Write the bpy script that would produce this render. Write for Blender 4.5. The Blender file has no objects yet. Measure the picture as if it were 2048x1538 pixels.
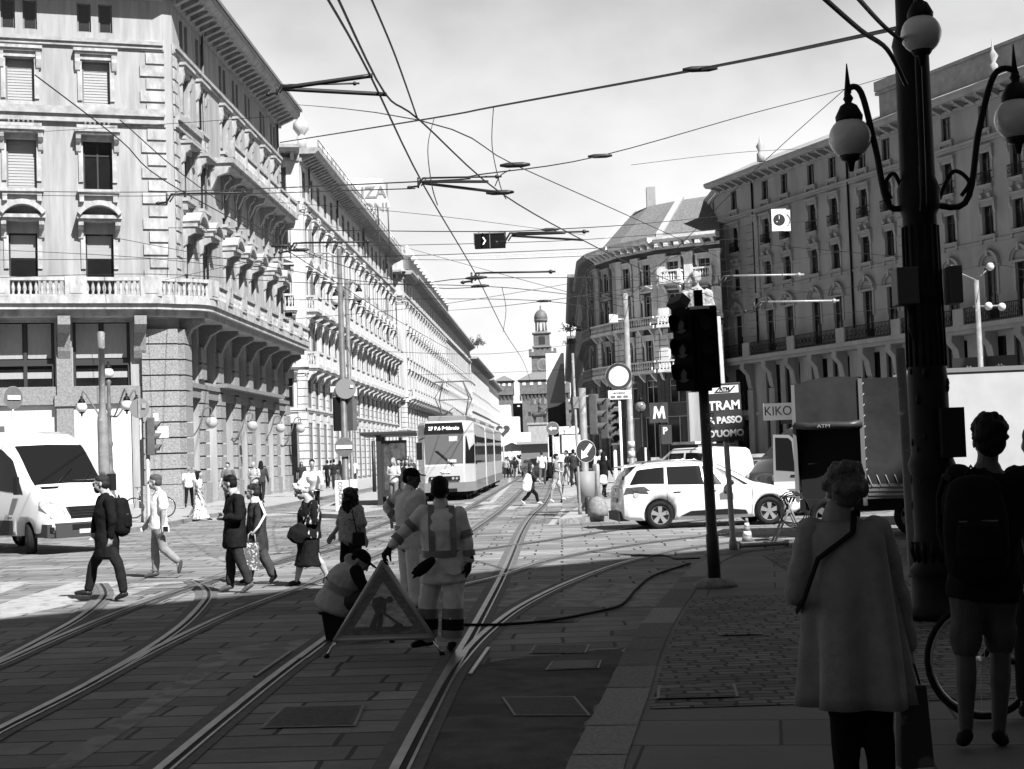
import bpy, math, random
from mathutils import Vector as V, Matrix as M
random.seed(7)
S = bpy.context.scene
C = S.collection
R = math.radians
# ---------------------------------------------------------------- camera
FPX, W0, H0 = 2950.0, 2048.0, 1538.0
VPX, VPY, ROLL, EYE = 1122.0, 907.0, R(2.0), 1.76
_s = V((VPX - W0/2, VPY - H0/2, FPX)).normalized()          # street direction in camera (right, down, forward)
_h = V((math.cos(ROLL), -math.sin(ROLL), 0))
_x = (_h - _s * _h.dot(_s)).normalized()
_z = _x.cross(_s)
if _z.y > 0: _z = -_z
def cam2world(c): return V((c.dot(_x), c.dot(_s), c.dot(_z)))
CAM = V((0, 0, EYE))
_r, _u, _b = cam2world(V((1, 0, 0))), cam2world(V((0, -1, 0))), cam2world(V((0, 0, -1)))
cd = bpy.data.cameras.new('camera'); cam = bpy.data.objects.new('camera', cd); C.objects.link(cam)
cam.matrix_world = M(((_r.x, _u.x, _b.x, CAM.x), (_r.y, _u.y, _b.y, CAM.y), (_r.z, _u.z, _b.z, CAM.z), (0, 0, 0, 1)))
cd.sensor_width = 36; cd.lens = 36 * FPX / W0; cd.clip_start = 0.1; cd.clip_end = 6000
S.camera = cam
def ray(px, py): return cam2world(V((px - W0/2, py - H0/2, FPX)))
def at(px, py, Y):                                           # world point seen at a pixel at street depth Y
    d = ray(px, py); return CAM + d * (Y / d.y)
def gnd(px, py, z=0.0):
    d = ray(px, py); return CAM + d * ((z - EYE) / d.z)
# ---------------------------------------------------------------- light
SUN_EL, SH = R(48), V((0.62, -0.785)).normalized()
sd = V((SH.x*math.cos(SUN_EL), SH.y*math.cos(SUN_EL), math.sin(SUN_EL)))
sl = bpy.data.lights.new('sun', 'SUN'); so = bpy.data.objects.new('sun', sl); C.objects.link(so)
sl.energy = 5.0; sl.angle = R(0.5); sl.color = (1, 1, 1)
so.rotation_euler = sd.to_track_quat('Z', 'Y').to_euler()
w = bpy.data.worlds.new('World'); S.world = w; w.use_nodes = True
nt = w.node_tree; N = nt.nodes; LK = nt.links; N.clear()
sky = N.new('ShaderNodeTexSky'); sky.sky_type = 'NISHITA'; sky.sun_disc = False
sky.sun_elevation = SUN_EL; sky.sun_rotation = math.atan2(SH.x, SH.y)
bw = N.new('ShaderNodeRGBToBW'); LK.new(sky.outputs[0], bw.inputs[0])
tc = N.new('ShaderNodeTexCoord'); mp = N.new('ShaderNodeMapping'); mp.inputs['Scale'].default_value = (1.5, 1.5, 2.4)
mp.inputs['Location'].default_value = (0.35, 0.2, 0.1)
LK.new(tc.outputs['Generated'], mp.inputs[0])
nz = N.new('ShaderNodeTexNoise'); nz.inputs['Scale'].default_value = 2.2; nz.inputs['Detail'].default_value = 8; nz.inputs['Roughness'].default_value = .5
LK.new(mp.outputs[0], nz.inputs['Vector'])
def mr_(src, a, b, c, d, smooth=True):
    n = N.new('ShaderNodeMapRange'); n.interpolation_type = 'SMOOTHSTEP' if smooth else 'LINEAR'
    for k, v in enumerate((a, b, c, d)): n.inputs[k+1].default_value = v
    LK.new(src, n.inputs[0]); return n.outputs[0]
def mth(op, a, b):
    n = N.new('ShaderNodeMath'); n.operation = op
    for k, v in enumerate((a, b)):
        if isinstance(v, (int, float)): n.inputs[k].default_value = v
        else: LK.new(v, n.inputs[k])
    return n.outputs[0]
sx = N.new('ShaderNodeSeparateXYZ'); LK.new(tc.outputs['Generated'], sx.inputs[0])
# red-filter black and white sky: dark clear blue overhead and to the south, a bright bank of cloud low in the north
SKY_K = 0.05
bank = mth('MULTIPLY', mr_(sx.outputs[2], .24, .62, 1, 0), mr_(sx.outputs[1], .05, .75, .0, 1))
soft = mr_(nz.outputs[0], .36, .62, 0, 1)
veil = mr_(sx.outputs[2], .0, .42, 1.0, .0)
cl = mth('ADD', mth('MULTIPLY', soft, 2.9), mth('ADD', mth('MULTIPLY', veil, 3.6), 2.7))
clear = mth('MULTIPLY', bw.outputs[0], .66)
tot = mth('ADD', mth('MULTIPLY', bank, cl), mth('MULTIPLY', clear, 1.0))
bg = N.new('ShaderNodeBackground'); bg.inputs[1].default_value = SKY_K; LK.new(tot, bg.inputs[0])
wo = N.new('ShaderNodeOutputWorld'); LK.new(bg.outputs[0], wo.inputs[0])
S.view_settings.view_transform = 'Standard'; S.view_settings.look = 'None'; S.view_settings.exposure = 1.0; S.view_settings.gamma = 1
S.render.engine = 'CYCLES'; S.cycles.max_bounces = 6; S.cycles.diffuse_bounces = 1; S.cycles.glossy_bounces = 3; S.cycles.transparent_max_bounces = 8
# ---------------------------------------------------------------- materials
MATS = {}
def mat(name, v, rough=.8, metal=0., n=None, bump=None, stretch=(1, 1, 1), spots=None, emit=0, spec=.4, coat=0):
    """grey procedural material: n=(scale, amount) mottling, bump=(scale, strength), spots=(scale, value, threshold)"""
    if name in MATS: return MATS[name]
    m = bpy.data.materials.new(name); m.use_nodes = True; t = m.node_tree; nn = t.nodes; l = t.links
    b = nn['Principled BSDF']; b.inputs['Roughness'].default_value = rough; b.inputs['Metallic'].default_value = metal
    b.inputs['Specular IOR Level'].default_value = spec; b.inputs['Coat Weight'].default_value = coat
    b.inputs['Base Color'].default_value = (v, v, v, 1)
    if n or bump or spots:
        tcn = nn.new('ShaderNodeTexCoord'); mpn = nn.new('ShaderNodeMapping'); mpn.inputs['Scale'].default_value = stretch
        l.new(tcn.outputs['Object'], mpn.inputs[0])
    col = None
    if n:
        z = nn.new('ShaderNodeTexNoise'); z.inputs['Scale'].default_value = n[0]; z.inputs['Detail'].default_value = 6; z.inputs['Roughness'].default_value = .6
        l.new(mpn.outputs[0], z.inputs['Vector'])
        mr = nn.new('ShaderNodeMapRange'); mr.inputs[1].default_value = .3; mr.inputs[2].default_value = .7
        mr.inputs[3].default_value = v*(1-n[1]); mr.inputs[4].default_value = min(.95, v*(1+n[1]))
        l.new(z.outputs[0], mr.inputs[0]); col = mr.outputs[0]
    if spots:
        z2 = nn.new('ShaderNodeTexNoise'); z2.inputs['Scale'].default_value = spots[0]; z2.inputs['Detail'].default_value = 3
        l.new(mpn.outputs[0], z2.inputs['Vector'])
        g = nn.new('ShaderNodeMapRange'); g.inputs[1].default_value = spots[2]; g.inputs[2].default_value = spots[2]+.06
        l.new(z2.outputs[0], g.inputs[0])
        x = nn.new('ShaderNodeMix'); x.data_type = 'FLOAT'; l.new(g.outputs[0], x.inputs[0])
        if col: l.new(col, x.inputs[2])
        else: x.inputs[2].default_value = v
        x.inputs[3].default_value = spots[1]; col = x.outputs[0]
    if col: l.new(col, b.inputs['Base Color'])
    if bump:
        z3 = nn.new('ShaderNodeTexNoise'); z3.inputs['Scale'].default_value = bump[0]; z3.inputs['Detail'].default_value = 5
        l.new(mpn.outputs[0], z3.inputs['Vector'])
        bn = nn.new('ShaderNodeBump'); bn.inputs['Strength'].default_value = bump[1]; bn.inputs['Distance'].default_value = .02
        l.new(z3.outputs[0], bn.inputs['Height']); l.new(bn.outputs[0], b.inputs['Normal'])
    if emit:
        b.inputs['Emission Color'].default_value = (1, 1, 1, 1); b.inputs['Emission Strength'].default_value = emit
    MATS[name] = m; return m
def paving(name, v, dv, joint, bw_, bh_, rotz=0, warp=.12, mortar=.02, offset=.5, wear=.25, bump=.6, wz=1.3):
    m = bpy.data.materials.new(name); m.use_nodes = True; t = m.node_tree; nn = t.nodes; l = t.links
    b = nn['Principled BSDF']; b.inputs['Roughness'].default_value = .75; b.inputs['Specular IOR Level'].default_value = .3
    g = nn.new('ShaderNodeNewGeometry'); mp_ = nn.new('ShaderNodeMapping'); mp_.inputs['Rotation'].default_value = (0, 0, rotz)
    l.new(g.outputs['Position'], mp_.inputs[0])
    z = nn.new('ShaderNodeTexNoise'); z.inputs['Scale'].default_value = wz; z.inputs['Detail'].default_value = 2
    l.new(mp_.outputs[0], z.inputs['Vector'])
    a = nn.new('ShaderNodeVectorMath'); a.operation = 'SCALE'; a.inputs['Scale'].default_value = warp; l.new(z.outputs[1], a.inputs[0])
    ad = nn.new('ShaderNodeVectorMath'); ad.operation = 'ADD'; l.new(mp_.outputs[0], ad.inputs[0]); l.new(a.outputs[0], ad.inputs[1])
    br = nn.new('ShaderNodeTexBrick'); br.offset = offset; br.squash = 1.35; br.squash_frequency = 3
    br.inputs['Scale'].default_value = 1; br.inputs['Brick Width'].default_value = bw_; br.inputs['Row Height'].default_value = bh_
    br.inputs['Mortar Size'].default_value = mortar; br.inputs['Mortar Smooth'].default_value = .3; br.inputs['Bias'].default_value = 0
    br.inputs['Color1'].default_value = (v*(1-dv),)*3+(1,); br.inputs['Color2'].default_value = (v*(1+dv),)*3+(1,); br.inputs['Mortar'].default_value = (joint,)*3+(1,)
    l.new(ad.outputs[0], br.inputs['Vector'])
    z9 = nn.new('ShaderNodeTexNoise'); z9.inputs['Scale'].default_value = .55; z9.inputs['Detail'].default_value = 6; l.new(mp_.outputs[0], z9.inputs['Vector'])
    r9 = nn.new('ShaderNodeMapRange'); r9.inputs[1].default_value = .52; r9.inputs[2].default_value = .68; r9.inputs[3].default_value = 1; r9.inputs[4].default_value = .62; l.new(z9.outputs[0], r9.inputs[0])
    z2 = nn.new('ShaderNodeTexNoise'); z2.inputs['Scale'].default_value = 1.1; z2.inputs['Detail'].default_value = 12; z2.inputs['Roughness'].default_value = .78
    l.new(mp_.outputs[0], z2.inputs['Vector'])
    r2 = nn.new('ShaderNodeMapRange'); r2.inputs[1].default_value = .3; r2.inputs[2].default_value = .7; r2.inputs[3].default_value = 1-wear; r2.inputs[4].default_value = 1+wear
    l.new(z2.outputs[0], r2.inputs[0])
    mu = nn.new('ShaderNodeVectorMath'); mu.operation = 'SCALE'; l.new(br.outputs['Color'], mu.inputs[0]); l.new(r2.outputs[0], mu.inputs['Scale'])
    mv = nn.new('ShaderNodeVectorMath'); mv.operation = 'SCALE'; l.new(mu.outputs[0], mv.inputs[0]); l.new(r9.outputs[0], mv.inputs['Scale'])
    l.new(mv.outputs[0], b.inputs['Base Color'])
    z4 = nn.new('ShaderNodeTexNoise'); z4.inputs['Scale'].default_value = 9; z4.inputs['Detail'].default_value = 9; z4.inputs['Roughness'].default_value = .72; l.new(g.outputs['Position'], z4.inputs['Vector'])
    hm = nn.new('ShaderNodeMath'); hm.operation = 'MULTIPLY_ADD'; l.new(br.outputs['Fac'], hm.inputs[0]); hm.inputs[1].default_value = -1.0
    h2 = nn.new('ShaderNodeMath'); h2.operation = 'MULTIPLY'; l.new(z4.outputs[0], h2.inputs[0]); h2.inputs[1].default_value = 1.1
    l.new(h2.outputs[0], hm.inputs[2])
    bp = nn.new('ShaderNodeBump'); bp.inputs['Strength'].default_value = bump; bp.inputs['Distance'].default_value = .015
    l.new(hm.outputs[0], bp.inputs['Height']); l.new(bp.outputs[0], b.inputs['Normal'])
    MATS[name] = m; return m
# ---------------------------------------------------------------- mesh builder
class MB:
    def __init__(s): s.v = []; s.f = []; s.mi = []; s.sm = []; s.k = 0; s.T = None
    def add(s, vs, fs, smooth=False):
        o = len(s.v)
        if s.T is not None: vs = [s.T @ V(p) for p in vs]
        s.v += [tuple(p) for p in vs]
        for f in fs: s.f.append([i+o for i in f]); s.mi.append(s.k); s.sm.append(smooth)
        return s
    def mk(s, k): s.k = k; return s
    def b(s, x0, x1, y0, y1, z0, z1):
        return s.add([(x0,y0,z0),(x1,y0,z0),(x1,y1,z0),(x0,y1,z0),(x0,y0,z1),(x1,y0,z1),(x1,y1,z1),(x0,y1,z1)],
                     [(3,2,1,0),(4,5,6,7),(0,1,5,4),(1,2,6,5),(2,3,7,6),(3,0,4,7)])
    def q(s, *p): return s.add(p, [tuple(range(len(p)))])
    def cyl(s, p, q, r, r2=None, n=10, cap=True):
        return s.tube([p, q], [r, r if r2 is None else r2], n, cap)
    def tube(s, pts, r, n=6, cap=True, sx=1.0):
        pts = [V(p) for p in pts]; rr = r if isinstance(r, (list, tuple)) else [r]*len(pts)
        vs = []; fs = []; up = None
        for i, p in enumerate(pts):
            d = (pts[min(i+1, len(pts)-1)] - pts[max(i-1, 0)])
            d = d.normalized() if d.length > 1e-9 else V((0, 0, 1))
            if up is None:
                up = d.orthogonal().normalized()
                if abs(d.z) > .9: up = V((1, 0, 0)) - d*d.x; up.normalize()
            up = (up - d*up.dot(d)); up = up.normalized() if up.length > 1e-6 else d.orthogonal().normalized()
            w_ = d.cross(up)
            for j in range(n):
                a = 2*math.pi*j/n; vs.append(p + up*math.cos(a)*rr[i]*sx + w_*math.sin(a)*rr[i])
        for i in range(len(pts)-1):
            for j in range(n): fs.append((i*n+j, i*n+(j+1) % n, (i+1)*n+(j+1) % n, (i+1)*n+j))
        s.add(vs, fs, True)
        if cap:
            o = len(s.v) - len(vs)
            for base in (0, (len(pts)-1)*n):
                f = [o+base+j for j in range(n)]
                if base == 0: f.reverse()
                s.f.append(f); s.mi.append(s.k); s.sm.append(False)
        return s
    def lathe(s, c, prof, n=12, smooth=True):
        vs = []; fs = []
        for r, z in prof:
            for j in range(n):
                a = 2*math.pi*(j+.5)/n; vs.append((c[0]+r*math.cos(a), c[1]+r*math.sin(a), c[2]+z))
        k = len(prof)
        for i in range(k-1):
            for j in range(n): fs.append((i*n+j, i*n+(j+1) % n, (i+1)*n+(j+1) % n, (i+1)*n+j))
        s.add(vs, fs, smooth)
        o = len(s.v)-len(vs)
        for base in (0, (k-1)*n):
            f = [o+base+j for j in range(n)]
            if base == 0: f.reverse()
            s.f.append(f); s.mi.append(s.k); s.sm.append(False)
        return s
    def sph(s, c, r, n=12, m=8):
        rx, ry, rz = r if isinstance(r, (list, tuple)) else (r, r, r)
        vs = [(c[0], c[1], c[2]-rz)]; fs = []
        for i in range(1, m):
            t = math.pi*i/m
            for j in range(n):
                a = 2*math.pi*j/n; vs.append((c[0]+rx*math.sin(t)*math.cos(a), c[1]+ry*math.sin(t)*math.sin(a), c[2]-rz*math.cos(t)))
        vs.append((c[0], c[1], c[2]+rz)); L = len(vs)-1
        for j in range(n):
            fs.append((0, 1+(j+1) % n, 1+j)); fs.append((L, L-n+j, L-n+(j+1) % n))
            for i in range(m-2): fs.append((1+i*n+j, 1+i*n+(j+1) % n, 1+(i+1)*n+(j+1) % n, 1+(i+1)*n+j))
        return s.add(vs, fs, True)
    def pr(s, poly, d0, d1, ax='y', smooth=False):
        """prism: polygon (a,b) extruded between d0 and d1 along ax: 'y': (a,d,b), 'x': (d,a,b), 'z': (a,b,d)"""
        mk = {'y': lambda a, b_, d: (a, d, b_), 'x': lambda a, b_, d: (d, a, b_), 'z': lambda a, b_, d: (a, b_, d)}[ax]
        n = len(poly); vs = [mk(a, b_, d0) for a, b_ in poly]+[mk(a, b_, d1) for a, b_ in poly]
        fs = [tuple(range(n)), tuple(range(2*n-1, n-1, -1))]
        s.add(vs, fs); o = len(s.v)-2*n
        for i in range(n):
            j = (i+1) % n; s.f.append([o+i, o+n+i, o+n+j, o+j]); s.mi.append(s.k); s.sm.append(smooth)
        return s
    def mesh(s, name, mats):
        me = bpy.data.meshes.new(name); me.from_pydata(s.v, [], s.f)
        for m in (mats if isinstance(mats, (list, tuple)) else [mats]): me.materials.append(m)
        me.polygons.foreach_set('material_index', s.mi); me.polygons.foreach_set('use_smooth', s.sm); me.update()
        return me
    def build(s, name, mats, parent=None, fix=False, bev=0):
        me = s.mesh(name, mats)
        if fix:
            import bmesh
            bm = bmesh.new(); bm.from_mesh(me); bmesh.ops.remove_doubles(bm, verts=bm.verts, dist=1e-4); bmesh.ops.recalc_face_normals(bm, faces=bm.faces); bm.to_mesh(me); bm.free()
        o = bpy.data.objects.new(name, me); C.objects.link(o)
        if parent: o.parent = parent
        if bev:
            md = o.modifiers.new('bevel', 'BEVEL'); md.width = bev; md.segments = 2; md.limit_method = 'ANGLE'; md.angle_limit = R(40)
        return o
def tag(o, label, cat, group=None):
    o['label'] = label; o['category'] = cat
    if group: o['group'] = group
    return o
def thing(name, label, cat, loc=(0, 0, 0), rz=0, group=None, sc=1):
    o = bpy.data.objects.new(name, None); C.objects.link(o); o.location = loc; o.rotation_euler = (0, 0, rz); o.scale = (sc,)*3
    o.empty_display_size = .2
    return tag(o, label, cat, group)
def struct(o): o['kind'] = 'structure'; return o
def inst(me, name, parent, mtx=None, loc=None, rot=None):
    o = bpy.data.objects.new(name, me); C.objects.link(o); o.parent = parent
    if mtx is not None: o.matrix_local = mtx
    if loc is not None: o.location = loc
    if rot is not None: o.rotation_euler = rot
    return o
def copy_tree(o, loc=None, rz=None, label=None, parent=None):
    kids = list(o.children); c = o.copy(); C.objects.link(c)
    if parent: c.parent = parent
    for k in kids: copy_tree(k, parent=c)
    if loc is not None: c.location = loc
    if rz is not None: c.rotation_euler = (0, 0, rz)
    if label: c['label'] = label
    return c
def text(s, size, parent, loc, rot=(R(90), 0, 0), m=None, name='lettering', depth=.004, align='CENTER', sx=1.0, bold=0):
    cu = bpy.data.curves.new('lettering', 'FONT'); cu.body = s; cu.size = size; cu.align_x = align; cu.align_y = 'CENTER'; cu.extrude = depth; cu.offset = bold
    tmp = bpy.data.objects.new('lettering_tmp', cu); C.objects.link(tmp)
    bpy.context.view_layer.update()
    me = bpy.data.meshes.new_from_object(tmp.evaluated_get(bpy.context.evaluated_depsgraph_get()))
    bpy.data.objects.remove(tmp); bpy.data.curves.remove(cu)
    me.materials.clear(); me.materials.append(m)
    o = bpy.data.objects.new(name, me); C.objects.link(o); o.parent = parent; o.location = loc; o.rotation_euler = rot; o.scale = (sx, 1, 1)
    return o
def spline(pts, k=8):
    pts = [V(p) for p in pts]; out = []
    for i in range(len(pts)-1):
        p0, p1, p2, p3 = pts[max(i-1, 0)], pts[i], pts[i+1], pts[min(i+2, len(pts)-1)]
        for j in range(k):
            t = j/k; out.append(.5*((2*p1)+(p2-p0)*t+(2*p0-5*p1+4*p2-p3)*t*t+(3*p1-p0-3*p2+p3)*t**3))
    return out+[pts[-1]]
# ---------------------------------------------------------------- material set
stoneB1 = mat('stone_pale', .31, .85, n=(1.7, .26), bump=(9, .25), stretch=(1.8, 1.8, .17))
stoneB2 = mat('stone_white', .48, .8, n=(1.5, .34), bump=(8, .2), stretch=(1.6, 1.6, .16))
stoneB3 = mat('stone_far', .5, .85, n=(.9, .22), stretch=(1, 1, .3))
trim1 = mat('stone_trim', .36, .8, n=(3, .38), bump=(14, .3), stretch=(1, 1, .5))
granite = mat('granite_rough', .24, .85, n=(16, .4), bump=(16, 1.0))
granite2 = mat('granite_smooth', .2, .7, n=(14, .35), bump=(40, .2))
stoneD = mat('stone_shadow_side', .32, .85, n=(.8, .18), bump=(8, .3), stretch=(1, 1, .35))
stoneD2 = mat('stone_shop_front', .2, .85, n=(2, .2), bump=(10, .3))
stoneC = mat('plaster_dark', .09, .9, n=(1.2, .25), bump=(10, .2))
trimC = mat('stone_curved_lit', .72, .8, n=(1.6, .2), bump=(10, .3), stretch=(1, 1, .4))
glass = mat('window_glass', .012, .06, spec=.6, n=(.7, .5))
glassB = mat('window_glass_dim', .03, .12, spec=.6, n=(.8, .6))
frameD = mat('frame_dark', .03, .5)
frameG = mat('frame_grey', .16, .5)
frameL = mat('frame_light', .5, .6)
blindM = mat('roller_blind', .3, .6, n=(3, .12), bump=(30, .2), stretch=(.2, .2, 3))
drape = mat('pale_blind', .3, .8, n=(14, .2), stretch=(6, 6, .3))
panelW = mat('white_panel', .55, .6, n=(.5, .04))
iron = mat('black_iron', .008, .55, n=(9, .4), spec=.18)
ironG = mat('grey_iron', .12, .45, n=(7, .3), spec=.5)
steelP = mat('painted_pole', .2, .55, n=(5, .25), spots=(9, .45, .66))
zinc = mat('zinc_pole', .38, .5, n=(8, .25), metal=.3)
copperR = mat('roof_metal', .32, .6, n=(2, .2))
tileR = mat('roof_tiles', .16, .9, n=(6, .5), bump=(12, .8))
brickM = mat('castle_brick', .13, .95, n=(.6, .25), bump=(2, .3))
castleT = mat('castle_trim', .2, .9, n=(.4, .2))
whiteP = mat('white_paint', .85, .35, n=(2, .02))
blackP = mat('black_plastic', .012, .5, spec=.2)
rubber = mat('rubber', .014, .8, n=(30, .3), spec=.15)
milk = mat('milk_glass', .62, .18, n=(3, .06), spec=.6)
# ---------------------------------------------------------------- facade kit (local frame: x right, y inward, z up)
def FT(ox, oy, dx, dy, z=0.0):
    l = math.hypot(dx, dy); dx /= l; dy /= l
    return M(((dx, -dy, 0, ox), (dy, dx, 0, oy), (0, 0, 1, z), (0, 0, 0, 1)))
CACHE = {}
def proto(key, fn):
    if key not in CACHE: CACHE[key] = fn()
    return CACHE[key]
def wall_mb(mb, L, rows, dep=.3, x0=0.0):
    for z0, z1, ops in rows:
        ops = sorted(ops); x = x0
        for c, w_, zb, zt in ops:
            a, b_ = c-w_/2, c+w_/2
            if a > x: mb.q((x,0,z0),(a,0,z0),(a,0,z1),(x,0,z1))
            if zb > z0: mb.q((a,0,z0),(b_,0,z0),(b_,0,zb),(a,0,zb))
            if zt < z1: mb.q((a,0,zt),(b_,0,zt),(b_,0,z1),(a,0,z1))
            mb.q((a,0,zb),(a,0,zt),(a,dep,zt),(a,dep,zb)); mb.q((b_,0,zt),(b_,0,zb),(b_,dep,zb),(b_,dep,zt))
            mb.q((a,0,zt),(b_,0,zt),(b_,dep,zt),(a,dep,zt)); mb.q((b_,0,zb),(a,0,zb),(a,dep,zb),(b_,dep,zb))
            x = b_
        if x < L: mb.q((x,0,z0),(L,0,z0),(L,0,z1),(x,0,z1))
def p_window(w_, h, fm, gm, kind='std'):
    def fn():
        f = MB(); t = .07
        f.b(-w_/2, -w_/2+t, -.03, .03, 0, h); f.b(w_/2-t, w_/2, -.03, .03, 0, h)
        f.b(-w_/2+t, w_/2-t, -.03, .03, 0, t); f.b(-w_/2+t, w_/2-t, -.03, .03, h-t, h)
        if kind in ('std', 'shop', 'lit'): f.b(-.035, .035, -.025, .025, t, h-t)
        if kind == 'std': f.b(-w_/2+t, -.035, -.02, .02, h*.7, h*.7+.06); f.b(.035, w_/2-t, -.02, .02, h*.7, h*.7+.06)
        p = MB()
        if kind == 'blind':
            n = int(h/.12)
            for i in range(n):
                a = .03+(h-.06)*i/n; b_ = .03+(h-.06)*(i+1)/n
                p.q((-w_/2,.015,a),(w_/2,.015,a),(w_/2,.035,b_),(-w_/2,.035,b_)); p.q((-w_/2,.035,b_),(w_/2,.035,b_),(w_/2,.015,b_),(-w_/2,.015,b_))
        elif kind == 'half':
            p.q((-w_/2,.01,0),(w_/2,.01,0),(w_/2,.01,h*.62),(-w_/2,.01,h*.62)); p.mk(1); p.q((-w_/2,.012,h*.62),(w_/2,.012,h*.62),(w_/2,.012,h),(-w_/2,.012,h))
        else: p.q((-w_/2,.01,0),(w_/2,.01,0),(w_/2,.01,h),(-w_/2,.01,h))
        return f.mesh('window', fm), p.mesh('pane', [gm, blindM] if kind != 'blind' else [blindM])
    return proto(('win', round(w_, 2), round(h, 2), fm.name, gm.name, kind), fn)
def put_window(root, T, c, w_, zb, zt, fm, gm, kind='std', y=.2, deep=True):
    f, p = p_window(w_, zt-zb, fm, gm, kind)
    o = inst(f, 'window', root, T @ M.Translation((c, y, zb)))
    inst(p, 'pane', o)
    return o
def p_hood(kind, w_, m, d=.45):
    def fn():
        a = MB(); e = w_/2+.32
        if kind == 'flat':
            a.b(-e, e, -d, 0, 0, .12); a.b(-e+.06, e-.06, -d+.08, 0, -.1, 0); a.b(-w_/2-.2, w_/2+.2, -.12, 0, -.32, -.1)
        elif kind == 'seg':
            n = 14; r = 1.18*e; cz = -math.sqrt(max(r*r-e*e, 0)) + .12
            a0 = math.asin(e/r); out = []; inn = []
            for i in range(n+1):
                t = -a0+2*a0*i/n; out.append((r*math.sin(t), cz+r*math.cos(t)+.1)); k = r-.16; inn.append((k*math.sin(t), cz+k*math.cos(t)+.06))
            for i in range(n): a.pr([out[i], out[i+1], inn[i+1], inn[i]], -d-.12, 0)
            a.b(-e, e, -d, 0, -.02, .12); a.b(-e+.05, e-.05, -d+.1, 0, -.12, -.02)
            a.pr([(x*.97, z) for x, z in inn], -.1, 0)
        elif kind == 'tri':
            a.b(-e, e, -d, 0, 0, .12); a.pr([(-e, .12), (e, .12), (0, .12+e*.42)], -.14, 0)
            a.pr([(-e, .12), (0, .12+e*.42), (0, .24+e*.42), (-e, .25)], -d, 0); a.pr([(0, .12+e*.42), (e, .12), (e, .25), (0, .24+e*.42)], -d, 0)
        elif kind == 'arch':
            n = 12; r = e
            for i in range(n):
                t0, t1 = math.pi*i/n, math.pi*(i+1)/n
                for r0, r1, dd in ((r-.06, r+.08, d), (r-.2, r-.06, d*.6)):
                    a.pr([(r0*math.cos(t0), r0*math.sin(t0)), (r1*math.cos(t0), r1*math.sin(t0)), (r1*math.cos(t1), r1*math.sin(t1)), (r0*math.cos(t1), r0*math.sin(t1))], -dd, 0)
            a.b(-r*.12, r*.12, -d-.06, 0, r-.3, r+.15); a.b(-e-.06, e+.06, -.16, 0, -.14, 0)
        for s in (-1, 1):                                       # consoles
            x = s*(w_/2+.17)
            if kind != 'arch' and d > .25: a.pr([(0, -.1), (-d+.1, -.1), (-d+.12, -.28), (-.2, -.42), (-.12, -.75), (0, -.85)], x-.1, x+.1, 'x')
        for s in (-1, 1): a.b(s*(w_/2+.09)-.09, s*(w_/2+.09)+.09, -.07, 0, -2.0 if kind != 'arch' else -1.9, -.12)
        return a.mesh('window_hood', m)
    return proto(('hood', kind, round(w_, 2), m.name, d), fn)
def p_sill(w_, m, panel=False):
    def fn():
        a = MB(); e = w_/2+.25
        a.b(-e, e, -.24, 0, -.14, 0); a.b(-e+.06, e-.06, -.17, 0, -.24, -.14)
        for s in (-1, 1): a.b(s*e*.8-.09, s*e*.8+.09, -.17, 0, -.5, -.24)
        if panel:
            for i in range(6): a.lathe((-w_/2+w_*(i+.5)/6, -.1, -.85), [(.05, 0), (.08, .16), (.035, .4), (.06, .55), (.06, .6)], 6)
            a.b(-e, e, -.2, 0, -.98, -.85)
        return a.mesh('window_sill', m)
    return proto(('sill', round(w_, 2), m.name, panel), fn)
BAL = [(.06, 0), (.06, .05), (.035, .08), (.085, .22), (.075, .32), (.035, .5), (.055, .57), (.06, .6)]
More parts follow.
